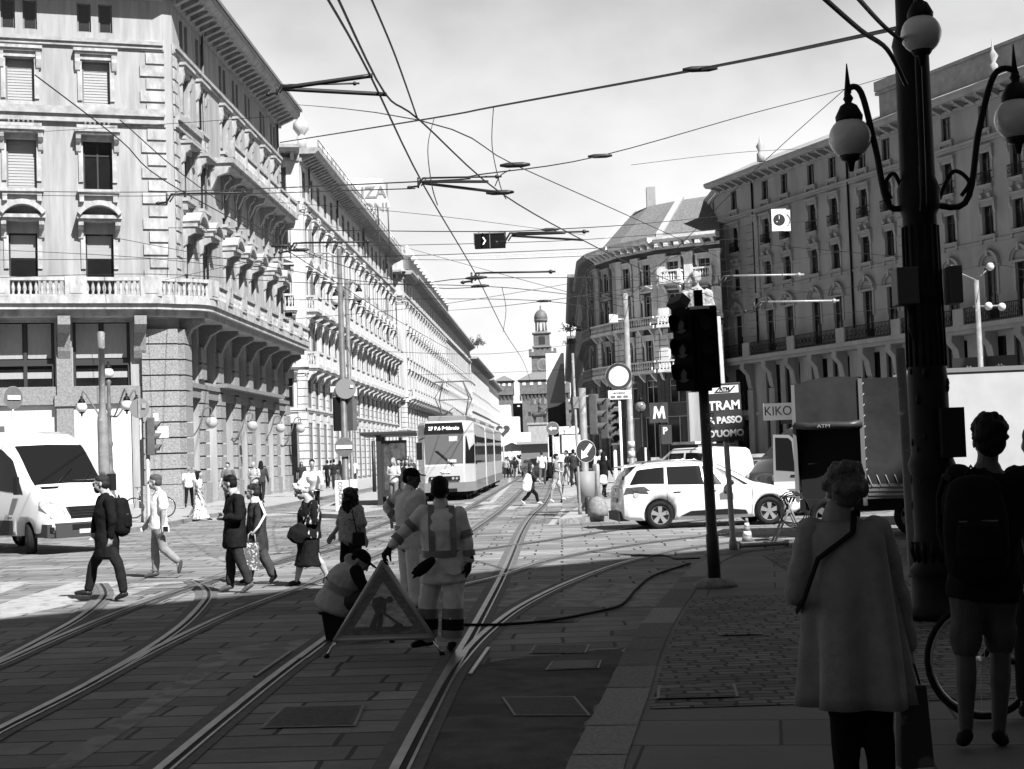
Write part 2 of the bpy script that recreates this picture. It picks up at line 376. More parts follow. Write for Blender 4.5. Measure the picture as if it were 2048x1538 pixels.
def p_balcony(w_, m, d=.9, ironwork=False, h=.95, im=None):
    def fn():
        a = MB(); e = w_/2
        a.b(-e, e, -d, 0, -.16, 0); a.b(-e+.07, e-.07, -d+.08, 0, -.27, -.16)
        for s in (-1, 1):
            x = s*(e-.25); a.pr([(0, -.27), (-d+.15, -.27), (-d+.2, -.45), (-.35, -.6), (-.15, -.95), (0, -1.05)], x-.12, x+.12, 'x')
        if not ironwork:
            a.b(-e, e, -d, -d+.22, h-.14, h); a.b(-e, e, -d+.02, -d+.2, 0, .1)
            for s in (-1, 1): a.b(s*(e-.12)-.12, s*(e-.12)+.12, -d-.01, -d+.24, 0, h+.02)
            for s in (-1, 1): a.b(s*(e-.1)-.1, s*(e-.1)+.1, -d+.24, 0, h-.14, h); a.b(s*(e-.1)-.08, s*(e-.1)+.08, -d+.24, 0, 0, .1)
            n = max(3, int((w_-.5)/.2))
            for i in range(n): a.lathe((-e+.25+(w_-.5)*(i+.5)/n, -d+.11, .1), [(r, z*(h-.24)/.6) for r, z in BAL], 6)
            for s in (-1, 1):
                for i in range(3): a.lathe((s*(e-.1), -d+.32+(d-.4)*(i+.5)/3, .1), [(r, z*(h-.24)/.6) for r, z in BAL], 6)
        else:
            a.mk(1); a.b(-e, e, -d, -d+.05, h-.05, h); a.b(-e, e, -d, -d+.03, .08, .11)
            n = int(w_/.13)
            for i in range(n+1): x = -e+.02+(w_-.04)*i/n; a.b(x-.011, x+.011, -d+.005, -d+.03, 0, h-.05)
            for i in range(int(w_/.4)):
                x = -e+.2+.4*i
                for k in range(8):
                    t0, t1 = k*math.pi/4, (k+1)*math.pi/4
                    a.tube([(x+.15*math.cos(t0), -d+.015, h*.5+.15*math.sin(t0)), (x+.15*math.cos(t1), -d+.015, h*.5+.15*math.sin(t1))], .012, 4, False)
            for s in (-1, 1): a.b(s*e-.02, s*e+.02, -d+.03, 0, h-.05, h); a.b(s*e-.012, s*e+.012, -d+.03, 0, h*.4, h*.4+.03)
        return a.mesh('balcony', [m, im or iron])
    return proto(('balc', round(w_, 2), m.name, d, ironwork, h), fn)
def cornice_mb(a, L, z, d=1.0, h=.9, step=.75, x0=0., flat=True):
    a.pr([(0, z), (-.12, z), (-.15, z+h*.25), (0, z+h*.25)], x0, L, 'x')
    a.pr([(0, z+h*.55), (-d*.85, z+h*.55), (-d, z+h*.75), (-d, z+h), (0, z+h)], x0-.0, L, 'x')
    n = max(1, int((L-x0)/step))
    for i in range(n):
        x = x0+(L-x0)*(i+.5)/n; a.pr([(0, z+h*.55), (-d*.75, z+h*.55), (-d*.7, z+h*.42), (-.1, z+h*.05), (0, z+h*.05)], x-.13, x+.13, 'x')
def band_mb(a, L, z, h, d, x0=0.):
    a.b(x0, L, -d, 0, z+h*.5, z+h); a.b(x0, L, -d*.6, 0, z, z+h*.5)
def pilaster_mb(a, x, w_, z0, z1, d=.16, cap=True):
    a.b(x-w_/2, x+w_/2, -d, 0, z0+.4, z1-.6); a.b(x-w_/2-.08, x+w_/2+.08, -d-.08, 0, z0, z0+.4)
    if cap:
        a.b(x-w_/2-.02, x+w_/2+.02, -d-.04, 0, z1-.6, z1-.45); a.b(x-w_/2-.14, x+w_/2+.14, -d-.16, 0, z1-.14, z1)
        a.b(x-w_/2-.07, x+w_/2+.07, -d-.09, 0, z1-.45, z1-.14)
        for s in (-1, 1): a.cyl((x+s*w_/2, -d-.16, z1-.24), (x+s*w_/2, 0, z1-.24), .13, n=8)
    else: a.b(x-w_/2-.05, x+w_/2+.05, -d-.05, 0, z1-.6, z1)
def rustic_mb(a, x0, x1, z0, z1, h=.55, d=.14, gap=.06):
    n = max(1, int((z1-z0)/h)); hh = (z1-z0)/n
    for i in range(n): a.b(x0, x1, -d, 0, z0+i*hh+gap/2, z0+(i+1)*hh-gap/2)
def arch_fill(a, c, w_, zs, zt, dep=.3):                      # spandrels turning a square opening head into an arch
    r = w_/2; n = 8
    for s in (-1, 1):
        pts = [(c+s*r, zs)]+[(c+s*r*math.cos(t*math.pi/2/n), zs+(zt-zs)*math.sin(t*math.pi/2/n)) for t in range(1, n+1)]+[(c+s*r, zt)]
        a.pr(pts, .002, dep-.01)
def solid(root, name, poly, z0, z1, m): a = MB(); a.pr(poly, z0, z1, 'z'); return a.build(name, m, root)
# ---------------------------------------------------------------- ground
PAV = .14
slab = paving('road_slabs', .2, .32, .03, .95, .42, 0, .09, .02, wear=.42, bump=.7)
cobble = paving('porphyry_setts', .15, .4, .012, .2, .125, 0, .07, .016, wear=.3, bump=1.0, wz=4)
flag = paving('granite_flags', .16, .12, .03, 1.5, .75, R(8), .01, .012, wear=.2, bump=.2)
asph = mat('asphalt', .085, .9, n=(3, .5), bump=(50, 1.0), spots=(1.3, .05, .56))
def sheet(name, poly, z, m, k=None):
    a = MB(); a.q(*[(p[0], p[1], z) for p in poly]); return struct(a.build(name, m))
sheet('ground', [(-2500, -400), (2500, -400), (2500, 3000), (-2500, 3000)], -.06, mat('far_ground', .2, .9, n=(.2, .2)))
sheet('road', [(-70, -40), (70, -40), (70, 640), (-70, 640)], 0, slab)
def slab_poly(name, pts, z, m, mk=None, kerb=None):
    a = MB(); n = len(pts); a.q(*[(p[0], p[1], z) for p in pts]); a.mk(1)
    for i in range(n):
        p, q_ = pts[i], pts[(i+1) % n]; a.q((p[0], p[1], -.02), (q_[0], q_[1], -.02), (q_[0], q_[1], z), (p[0], p[1], z))
    return struct(a.build(name, [m, kerb or granite2]))
# near right pavement with kerb stones
kpx = [(1118, 1600), (1130, 1538), (1175, 1450), (1212, 1380), (1250, 1300), (1292, 1235), (1330, 1190), (1362, 1155), (1392, 1128), (1440, 1108), (1500, 1098), (1600, 1090), (1750, 1083)]
kerbL = [(-.25, -8), (-.1, 4)] + [tuple(gnd(x, y, PAV)[:2]) for x, y in kpx]
kerbL = [tuple(p[:2]) for p in spline([(x, y, 0) for x, y in kerbL], 4)]
far = kerbL[-1]
pv = kerbL + [(40, far[1]+2), (40, -8)]
slab_poly('pavement', pv, PAV-.008, flag)
def offs(pts, d):
    out = []
    for i, p in enumerate(pts):
        a_, b_ = V(pts[max(i-1, 0)]), V(pts[min(i+1, len(pts)-1)]); t = (b_-a_).normalized(); out.append((p[0]+t.y*d, p[1]-t.x*d))
    return out
kin = offs(kerbL, .3)
ks = MB(); acc = 0; kk = 0
def lerp(a_, b_, t): return tuple(a_[i]+(b_[i]-a_[i])*t for i in range(len(a_)))
dense = []
for i in range(len(kerbL)-1):
    n = max(1, int((V(kerbL[i+1])-V(kerbL[i])).length/.1))
    for j in range(n): dense.append((lerp(kerbL[i], kerbL[i+1], j/n), lerp(kin[i], kin[i+1], j/n)))
i = 0
while i < len(dense)-8:
    n = random.choice([7, 8, 9, 10, 11, 12]); seg = dense[i:i+n+1]; ks.k = random.randrange(3)
    for j in range(len(seg)-1):
        a0, b0, a1, b1 = seg[j][0], seg[j][1], seg[j+1][0], seg[j+1][1]
        if j == len(seg)-2: a1 = lerp(a0, a1, .8); b1 = lerp(b0, b1, .8)
        ks.q((*a0, PAV), (*b0, PAV), (*b1, PAV), (*a1, PAV)); ks.q((*a0, 0), (*a0, PAV), (*a1, PAV), (*a1, 0))
    i += n
struct(ks.build('kerb', [mat('kerb_a', .24, .8, n=(45, .35), bump=(60, .4)), mat('kerb_b', .17, .8, n=(45, .4), bump=(60, .4)), mat('kerb_c', .12, .85, n=(30, .4), bump=(50, .5))]))
inner = [tuple(p) for p in offs(kerbL, .34)]
def strip_between(y0, y1):
    L = [p for p in inner if y0 <= p[1] <= y1 and p[0] < 2.6]
    return [(L[0][0], y0)]+L+[(L[-1][0], y1), (40, y1), (40, y0)]
sheet('cobbled_pavement', strip_between(9.4, 16.3), PAV-.002, cobble)
sheet('cobbled_pavement', [(2.9, 19.6), (2.95, 22.3), (4, 23.4), (40, 24), (40, 19.6)], PAV-.002, cobble)
ap = [tuple(gnd(x, y)[:2]) for x, y in ((800, 1600), (885, 1420), (925, 1335), (1015, 1318), (1250, 1296), (1215, 1370), (1165, 1460), (1120, 1590))]; ra = random.Random(2)
sheet('asphalt_patch', [(a_[0]+(b_[0]-a_[0])*k/12+ra.gauss(0, .018), a_[1]+(b_[1]-a_[1])*k/12+ra.gauss(0, .03)) for a_, b_ in zip(ap, ap[1:]+ap[:1]) for k in range(12)], .0012, asph)
# left pavements and traffic islands
lp = [(-60, 40.5), (-24, 44.2)]+[tuple(gnd(x, y)[:2]) for x, y in ((150, 1062), (260, 1066), (345, 1052), (420, 1036), (540, 1020), (617, 1005), (690, 990), (765, 975))]+[(-11.4, 140), (-11.4, 420), (-60, 420)]
slab_poly('pavement', lp, PAV, mat('pavement_sunlit', .3, .85, n=(2, .15), bump=(20, .2)))
slab_poly('tram_stop_platform', [tuple(gnd(x, y)[:2]) for x, y in ((606, 1034), (700, 1039), (790, 1022), (830, 1004), (845, 985), (770, 980), (690, 1003))], PAV, mat('pavement_sunlit', .3))
slab_poly('traffic_island', [tuple(gnd(x, y)[:2]) for x, y in ((1118, 1049), (1232, 1040), (1300, 1022), (1345, 1005), (1340, 990), (1240, 1000), (1160, 1020))], PAV, mat('pavement_sunlit', .3))
slab_poly('pavement', [tuple(gnd(x, y)[:2]) for x, y in ((1125, 1006), (1175, 997), (1260, 985), (1420, 978), (1900, 962), (2100, 940), (1500, 935), (1190, 940), (1145, 955))]+[(1.0, 160), (.6, 200)], PAV, mat('pavement_sunlit', .3))
# painted markings
paint = mat('road_paint', .32, .8, n=(3, .2), spots=(5, .2, .57), bump=(20, .3))
paintF = mat('road_paint_worn', .27, .8, n=(4, .3), spots=(3, .17, .5))
MZ = [.0022]
def mark(pts, m=paint): MZ[0] += .00008; return sheet('road_marking', [tuple(gnd(x, y)[:2]) for x, y in pts], MZ[0], m)
mark([(0, 1208), (0, 1240), (130, 1212), (250, 1163), (150, 1164)]); mark([(0, 1165), (0, 1188), (60, 1164)])
mark([(140, 1198), (215, 1184), (280, 1166), (330, 1166), (240, 1198)], paintF)
mark([(90, 1538), (140, 1538), (480, 1310), (430, 1310)], paintF)
mark([(430, 1300), (470, 1322), (720, 1285), (700, 1268)], paintF)
for x in (1075, 1190, 1265, 1330): mark([(x-35, 1168), (x+30, 1168), (x-15, 1214), (x-90, 1214)], paintF)
mark([(640, 1037), (790, 1030), (640, 1041)]); mark([(300, 1048), (420, 1036), (620, 1022), (620, 1026), (420, 1042), (300, 1054)])
for i in range(4): mark([(885+i*44, 1011), (912+i*44, 1011), (894+i*44, 1019), (862+i*44, 1019)])
mark([(1048, 1008), (1078, 1008), (1076, 1014), (1040, 1014)]); mark([(1095, 1006), (1125, 1006), (1124, 1012), (1094, 1012)])
mark([(930, 1009), (985, 1008), (1024, 968), (1022, 956), (1017, 956), (1016, 966), (978, 1004), (930, 1005)])
mark([(1095, 1050), (1108, 1050), (1132, 1018), (1124, 1018)])
# tram rails
railM = mat('rail_steel', .34, .42, metal=.85, n=(4, .25)); grooveM = mat('rail_groove', .008, .9); railJ = mat('rail_joint', .1, .8, n=(8, .3))
def rail(px, k=8, wide=1.0):
    pts = [V((*gnd(x, y)[:2], 0)) for x, y in px]; pts = spline(pts, k); a = MB()
    if px[0][0] < 0 or px[0][1] > 1530: pts = [pts[0]-(pts[1]-pts[0]).normalized()*22]+pts
    bands = [(-.15, -.045, 2, .005), (-.045, .012, 0, .011), (.012, .056, 1, .007), (.056, .076, 0, .011), (.076, .15, 2, .005)]
    for i in range(len(pts)-1):
        p, q_ = pts[i], pts[i+1]; t0 = (pts[min(i+1, len(pts)-1)]-pts[max(i-1, 0)]).normalized(); t1 = (pts[min(i+2, len(pts)-1)]-pts[i]).normalized()
        n0, n1 = V((t0.y, -t0.x, 0)), V((t1.y, -t1.x, 0))
        for b0, b1, k_, z in bands:
            a.k = k_; Z = V((0, 0, z+RZ[0])); a.q(p+n0*b0*wide+Z, p+n0*b1*wide+Z, q_+n1*b1*wide+Z, q_+n1*b0*wide+Z)
    RZ[0] += .0006
    return struct(a.build('tram_rail', [railM, grooveM, railJ]))
RZ = [0.0]
RAILS = [[(765, 1600), (795, 1538), (850, 1432), (905, 1330), (950, 1252), (1008, 1142), (1043, 1062), (1065, 1030), (1088, 1008), (1100, 985), (1104, 965), (1108, 940)],
    [(880, 1375), (915, 1325), (975, 1262), (1050, 1208), (1150, 1160), (1260, 1122), (1400, 1093), (1600, 1072), (1900, 1050)],
    [(255, 1600), (325, 1538), (450, 1434), (560, 1346), (665, 1268), (760, 1195), (850, 1128), (930, 1072), (1000, 1022), (1040, 985), (1068, 955)],
    [(600, 1318), (680, 1262), (780, 1214), (900, 1176), (1000, 1152), (1110, 1118), (1280, 1088), (1500, 1062)],
    [(-60, 1495), (0, 1460), (150, 1384), (300, 1304), (440, 1236), (540, 1197), (640, 1160), (760, 1108), (860, 1060), (930, 1020), (990, 985), (1040, 955)],
    [(180, 1368), (290, 1303), (365, 1250), (405, 1208), (413, 1190), (405, 1175), (385, 1162)],
    [(-60, 1345), (0, 1322), (100, 1270), (165, 1232), (203, 1198), (205, 1182), (196, 1168)],
    [(-60, 1352), (0, 1328), (130, 1270), (260, 1217), (400, 1170), (560, 1122), (700, 1073), (800, 1035), (880, 1003), (950, 972)],
    [(940, 1102), (1060, 1086), (1250, 1058), (1450, 1036)],
    [(540, 1130), (700, 1090), (830, 1050), (960, 1010)]]
for r_ in RAILS: rail(r_)
# ================================================================ corner palazzo on the left
B1 = thing('corner_palazzo', 'pale corner palazzo with a long balustraded balcony wrapping its rounded corner, nearest on the left', 'building', (-15.75, 60.2, PAV))
RI = M.Translation((15.75, -60.2, -PAV))
dF = V((.94, .342)); n1 = V((.342, -.94))
oF = V((-15.9, 60.0)) - dF*14
TF = RI @ FT(oF.x, oF.y, dF.x, dF.y, PAV); TR = RI @ FT(-15.6, 60.35, 0, 1, PAV)
fc = [14-2.7-2.95*i for i in range(4)]
rc = [1.9, 4.7, 9.2, 12.0, 14.9, 18.7, 21.6]
ROWS = [(8.0, 12.7), (12.7, 16.0), (16.0, 19.0), (19.0, 21.2)]
WN = [(1.1, 8.6, 11.2), (1.15, 13.0, 15.0), (1.1, 16.5, 18.3)]
def upper(mb, cs, L):
    rows = []
    for (z0, z1), (ww, zb, zt) in zip(ROWS[:3], WN): rows.append((z0, z1, [(c, ww, zb, zt) for c in cs]))
    rows.append((19.0, 21.2, [(c+s*.42, .55, 19.5, 20.7) for c in cs for s in (-1, 1)]))
    wall_mb(mb, L, rows)
def dress(T, cs, front):
    for c in cs:
        for k, (ww, zb, zt) in enumerate(WN):
            kind = ('half', random.choice(['blind', 'std']), 'blind')[k] if front else ('std', random.choice(['blind', 'std']), random.choice(['blind', 'std']))[k]
            if front and k == 1: kind = 'blind' if cs.index(c) % 2 else 'std'
            put_window(B1, T, c, ww, zb, zt, frameG if kind == 'blind' else frameD, glass, kind)
        for s in (-1, 1): put_window(B1, T, c+s*.42, .55, 19.5, 20.7, frameG, glassB, 'plain')
        inst(p_hood('seg', 1.1, trim1, .62), 'window_hood', B1, T @ M.Translation((c, 0, 11.75)))
        inst(p_hood('flat', 1.15, trim1, .5), 'window_hood', B1, T @ M.Translation((c, 0, 15.3)))
        inst(p_hood('flat', 1.1, trim1, .3), 'window_hood', B1, T @ M.Translation((c, 0, 18.65)))
        inst(p_sill(1.15, trim1), 'window_sill', B1, T @ M.Translation((c, 0, 12.98)))
        inst(p_sill(1.1, trim1, True), 'window_sill', B1, T @ M.Translation((c, 0, 16.48)))
a = MB(); a.T = TF; upper(a, fc, 14)
wall_mb(a, 14, [(0, 4.6, [(c, 2.25, .2, 4.25) for c in fc]), (4.6, 8.0, [(c, 2.25, 5.0, 7.6) for c in fc])], .35)
a.T = TR; upper(a, rc, 23.5)
rb = [1.95+3.27*i for i in range(7)]
wall_mb(a, 23.5, [(0, 4.9, [(c, 2.05, .15, 4.6) for c in rb]), (4.9, 8.0, [(c, 2.05, 5.3, 7.6) for c in rb])], .5)
for c in rb[2:6]: arch_fill(a, c, 2.05, 6.5, 7.62, .5)
a.T = RI; a.pr([(oF.x, oF.y), (-15.9, 60), (-15.6, 60.35), (-15.6, 83.85), (-29, 83.85)], PAV+21.2, PAV+21.3, 'z')
a.q((-15.6, 83.85, PAV), (-29, 83.85, PAV), (-29, 83.85, PAV+21.3), (-15.6, 83.85, PAV+21.3))
a.q((-15.9, 60, PAV), (-15.6, 60.35, PAV), (-15.6, 60.35, PAV+21.2), (-15.9, 60, PAV+21.2))
a.q((oF.x, oF.y, PAV), (-29, 83.85, PAV), (-29, 83.85, PAV+21.3), (oF.x, oF.y, PAV+21.3))
a.build('wall', stoneB1, B1)
a = MB(); a.T = RI
a.pr([(oF.x+2, oF.y+2), (-18, 62.2), (-18, 82), (-27, 82)], PAV+22, PAV+25, 'z'); a.build('roof', tileR, B1)
dress(TF, fc, True); dress(TR, rc, False)
for T, x0, x1 in ((TF, 13.05, 14.05), (TR, -.05, .75), (TR, 22.9, 23.5)):
    q_ = MB(); q_.T = T
    for i in range(22):
        z = 9.3+i*.53
        if z < 19: e = .25 if i % 2 else 0; q_.b(x0+(e if T is TF else 0), x1-(e if T is TR and x0 < 1 else 0), -.07, 0, z, z+.44)
    q_.build('quoin', trim1, B1)
a = MB(); a.T = TF; cornice_mb(a, 14, 20.95, 1.25, .9, .8); band_mb(a, 14, 15.75, .6, .28); band_mb(a, 14, 18.9, .3, .2); band_mb(a, 14, 7.7, .35, .25)
a.T = TR; cornice_mb(a, 23.7, 20.95, 1.25, .9, .8); band_mb(a, 23.5, 18.9, .3, .2); band_mb(a, 4.0, 15.75, .6, .28)
a.T = RI; a.pr([(-15.9+.342*1.25, 60-.94*1.25), (-14.35, 60.35), (-15.6, 60.35), (-15.9, 60)], PAV+21.62, PAV+21.85, 'z')
a.build('cornice', mat('cornice_weathered', .32, .85, n=(2.5, .3), bump=(12, .4)), B1)
for T, L in ((TF, 14), (TR, 23.7)):
    g = MB(); g.T = T; g.pr([(-1.38, 21.84), (-1.25, 21.86), (-1.25, 22.02), (-1.38, 22.0)], -.4 if T is TR else 0, L, 'x'); g.build('gutter', ironG, B1)
# upper long balcony on the street side
a = MB(); a.T = TR
a.b(6.4, 23.2, -1.05, 0, 15.5, 15.75); a.b(6.5, 23.1, -.9, 0, 15.3, 15.5); a.b(6.4, 23.2, -1.05, -.87, 16.35, 16.5); a.b(6.4, 23.2, -1.03, -.9, 15.75, 15.85)
for i in range(75): a.lathe((6.6+i*.222, -.96, 15.85), [(r*.8, z*.5/.6) for r, z in BAL], 5)
for i in range(7): x = 6.55+i*2.77; a.b(x-.16, x+.16, -1.08, -.85, 15.75, 16.52); a.pr([(0, 15.3), (-.85, 15.3), (-.75, 15.05), (-.3, 14.9), (0, 14.3)], x-.14, x+.14, 'x')
a.build('balcony', trim1, B1)
# main balcony round the corner
pth = [V((oF.x, oF.y))+n1*1.35]+[V((-15.9, 60))+n1*1.35+dF*(-.6)]
for i in range(9):
    t = R(-70+70*i/8); pth.append(V((-15.8, 60.6))+V((math.cos(t), math.sin(t)))*1.55+V((.12, .1)))
pth += [V((-14.15, 83.9))]
inn_ = [V((oF.x, oF.y)), V((-15.9, 60)), V((-15.6, 60.35)), V((-15.6, 83.9))]
def sweep_slab(a, path, inner, z0, z1, sh=0):
    c = V((-22, 70)); pp = [tuple(p) for p in path]
    if sh: pp = [tuple(V(p)-(V(p)-c).normalized()*sh) for p in pp]
    a.pr(pp+[tuple(p) for p in reversed(inner)], z0, z1, 'z')
a = MB(); a.T = RI
sweep_slab(a, pth, inn_, PAV+8.22, PAV+8.5); sweep_slab(a, pth, inn_, PAV+8.0, PAV+8.22, .14); sweep_slab(a, pth, inn_, PAV+7.75, PAV+8.0, .5)
a.build('balcony', trim1, B1)
def along(path, step, off=0):
    out = []; d = off
    for i in range(len(path)-1):
        p, q2 = path[i], path[i+1]; L = (q2-p).length
        while d < L: out.append((p+(q2-p)*(d/L), math.atan2((q2-p).y, (q2-p).x))); d += step
        d -= L
    return out
pin = [p-(p-V((-22, 70))).normalized()*.16 for p in pth]
a = MB(); a.T = RI
for i in range(len(pin)-1):
    p, q2 = pin[i], pin[i+1]; d = (q2-p); ln = d.length; T = RI @ FT(p.x, p.y, d.x, d.y, PAV); a.T = T
    a.b(0, ln, -.11, .11, 9.13, 9.27); a.b(0, ln, -.1, .1, 8.5, 8.58)
a.T = RI
for p, an in along(pin, .215, .1): a.lathe((p.x, p.y, PAV+8.58), [(r, z*.55/.6) for r, z in BAL], 6)
for p, an in along(pin, 2.9, 1.5): a.T = RI @ FT(p.x, p.y, math.cos(an), math.sin(an), PAV); a.b(-.42, .42, -.15, .15, 8.5, 9.3); a.b(-.25, .25, -.17, .17, 8.62, 9.05)
a.build('balustrade', trim1, B1)
# ground storeys
a = MB(); a.T = TF
for i in range(5):
    x = 14-1.22-2.95*i
    if i: a.b(x-.33, x+.33, -.18, 0, 0, 4.2); a.b(x-.4, x+.4, -.26, 0, 4.2, 4.65); a.b(x-.3, x+.3, -.2, 0, 4.65, 7.0)
    a.pr([(0, 7.75), (-1.1, 7.75), (-1.12, 7.4), (-.55, 7.1), (-.36, 6.4), (-.2, 6.1), (0, 6.0)], x-.24, x+.24, 'x')
a.b(0, 12.9, -.08, 0, 4.28, 4.98); a.T = TR
for i in range(8):
    x = .3+3.27*i; a.pr([(0, 7.75), (-.95, 7.75), (-.98, 7.55), (-.5, 7.3), (-.28, 6.9), (-.18, 6.7), (0, 6.6)], x-.2, x+.2, 'x'); a.b(x-.3, x+.3, -.14, 0, 5.35, 6.6)
a.b(.9, 23.5, -.2, 0, 4.95, 5.15); a.b(6.2, 20.2, -.55, 0, 5.15, 5.33)
for c in rb: a.b(c-1.2, c+1.2, -.12, 0, 4.55, 4.95)
a.build('bracket', granite2, B1)
a = MB(); a.T = TF; rustic_mb(a, 12.85, 14.3, .9, 7.3, .6, .3); a.b(12.75, 14.35, -.36, 0, 0, .9)
a.T = TR; rustic_mb(a, -.3, .85, .9, 7.3, .6, .3); a.b(-.34, .9, -.36, 0, 0, .9); a.build('rusticated_pier', granite, B1)
for i in range(1, 8):
    a = MB(); a.T = TR; x = .3+3.27*i; rustic_mb(a, x-.55, x+.5, .9, 4.9, .55, .2); a.b(x-.6, x+.55, -.26, 0, 0, .9); a.build('rusticated_pier', granite, B1); a = MB(); a.T = TR; rustic_mb(a, x-.5, x+.45, 5.36, 6.8, .5, .16); a.build('rusticated_pier', granite, B1)
for c in fc:
    o = MB(); o.T = TF; o.b(c-1.12, c+1.12, .1, .16, .2, 4.25); o.build('white_panel', panelW, B1)
    f, p = proto(('b1blind',), lambda: (lambda f, p: (f.mesh('window', frameD), p.mesh('blind', [glass, drape])))(
        MB().b(-.07, .07, -.05, .05, 0, 2.6).b(-1.12, -1.02, -.05, .05, 0, 2.6).b(1.02, 1.12, -.05, .05, 0, 2.6).b(-1.02, -.07, -.06, .06, .85, 1.1).b(.07, 1.02, -.06, .06, .85, 1.1),
        MB().q((-1.1, .05, 0), (1.1, .05, 0), (1.1, .05, 2.6), (-1.1, .05, 2.6)).mk(1).q((-1, .03, 1.15), (-.1, .03, 1.15), (-.1, .03, 2.55), (-1, .03, 2.55)).q((.1, .03, 1.15), (1, .03, 1.15), (1, .03, 2.55), (.1, .03, 2.55)).q((-1, .03, .35), (1, .03, .35), (1, .03, .6), (-1, .03, .6))))
    w_ = inst(f, 'window', B1, TF @ M.Translation((c, .2, 5.0))); inst(p, 'blind', w_)
for i, c in enumerate(rb):
    put_window(B1, TR, c, 2.05, 5.3, 7.6, frameD, glassB, 'shop', .42)
    o = MB(); o.T = TR; o.b(c-1.02, c+1.02, .3, .36, .15, 4.6); o.mk(1)
    o.b(c-.75, c-.03, .26, .3, .35, 3.0); o.b(c+.03, c+.75, .26, .3, .35, 3.0); o.build('shop_door', [panelW if i < 2 else granite2, panelW if i < 3 else mat('door_grey', .4, .6)], B1)
for x in (4.9, 22.6):
    g = MB(); g.T = TR; g.tube([(x, -.1, 21.2), (x, -.1, 9.4)], .06, 6); g.build('downpipe', ironG, B1)
# ================================================================ generic palazzi down the street
def palazzo(root, inv, ox, oy, dx, dy, L, bay, sp, z=PAV, flip=False):
    """sp: st wall mat, tr trim mat, rows [(z0,z1,w,zb,zt,hood,balcony)], top z of wall, rustic height, cornice"""
    T = inv @ FT(ox, oy, dx, dy, z); n = max(1, int(L/bay)); bw_ = L/n; cs = sp.get('cs') or [bw_*(i+.5) for i in range(n)]
    a = MB(); a.T = T
    wall_mb(a, L, [(z0, z1, [(c, w_, zb, zt) for c in cs] if w_ else []) for z0, z1, w_, zb, zt, hd, bc in sp['rows']])
    if sp.get('rust'):
        for i in range(len(cs)+1):
            x0 = (cs[i-1]+sp['rows'][0][2]/2+.06) if i else 0; x1 = (cs[i]-sp['rows'][0][2]/2-.06) if i < len(cs) else L
            if x1-x0 > .15: rustic_mb(a, x0, x1, .3, sp['rust'], .5, .08)
    a.build('wall', sp['st'], root)
    a = MB(); a.T = T
    cornice_mb(a, L+sp.get('cx', 0), sp['top']-.1, sp.get('cd', 1.1), sp.get('ch', .9), sp.get('cstep', 1.0), -sp.get('cx0', 0))
    a.build('cornice', sp.get('cm', sp['tr']), root)
    a = MB(); a.T = T
    for z_, h, d in sp.get('bands', []): band_mb(a, L, z_, h, d)
    if sp.get('pil'):
        z0, z1, w_ = sp['pil']
        xs = [0+w_/2]+[(cs[i]+cs[i+1])/2 for i in range(len(cs)-1)]+[L-w_/2]
        for x in xs[::sp.get('pilstep', 1)]: y_ = MB(); y_.T = T; pilaster_mb(y_, x, w_, z0, z1); y_.build('pilaster', sp['tr'], root)
    if a.v: a.build('string_course', sp['tr'], root)
    for z0, z1, w_, zb, zt, hd, bc in sp['rows']:
        if not w_: continue
        for i, c in enumerate(cs):
            put_window(root, T, c, w_, zb, zt, sp.get('fm', frameG), glass if random.random() < .8 else glassB, 'std' if w_ < 1.6 else 'shop', sp.get('inset', .2))
            if hd: inst(p_hood(hd, w_, sp['tr'], sp.get('hd', .4)), 'window_hood', root, T @ M.Translation((c, 0, zt+(.25 if hd != 'arch' else .1))))
            if bc == 's': inst(p_sill(w_, sp['tr']), 'window_sill', root, T @ M.Translation((c, 0, zb)))
            elif bc == 'b': inst(p_balcony(w_+.9, sp['tr']), 'balcony', root, T @ M.Translation((c, 0, zb)))
            elif bc == 'i': inst(p_balcony(w_+.3, sp['tr'], .25, True, .8), 'balcony', root, T @ M.Translation((c, 0, zb)))
    return T, cs
# second building
B2 = thing('balconied_palazzo', 'bright white palazzo with rows of small stone balconies, second on the left', 'building', (-16.9, 98, PAV))
I2 = M.Translation((16.9, -98, -PAV))
r2 = [(0, 5.0, 1.9, .1, 4.3, None, None), (5.0, 7.9, 1.5, 5.3, 7.3, None, None), (7.9, 11.7, 1.4, 8.1, 11.0, 'flat', 'b'), (11.7, 15.6, 1.4, 11.9, 14.6, 'tri', 'b'), (15.6, 19.0, 1.35, 15.9, 18.1, 'flat', None), (19.0, 22.3, 1.3, 19.6, 21.5, None, None)]
s2 = dict(inset=.06, st=stoneB2, tr=stoneB2, rows=r2, top=22.0, rust=7.6, bands=[(7.4, .4, .2), (5.0, .25, .15), (18.9, .45, .35)], pil=(8.0, 18.9, .7), pilstep=2, cd=1.3, cstep=.9, cm=mat('cornice_weathered', .3))
palazzo(B2, I2, -16.9, 98, 0, 1, 55, 3.05, s2)
palazzo(B2, I2, -28.9, 95.5, 12, 2.5, 12.25, 3.05, dict(s2, pilstep=1))
a = MB(); a.T = I2; a.pr([(-28.9, 95.5), (-16.9, 98), (-16.9, 153), (-28.9, 153)], PAV+22.2, PAV+22.4, 'z'); a.b(-17.3, -17.1, 98.5, 153, PAV+22.9, PAV+23.6)
a.q((-16.9, 153, PAV), (-28.9, 153, PAV), (-28.9, 153, PAV+22.3), (-16.9, 153, PAV+22.3)); a.build('roof', stoneB2, B2)
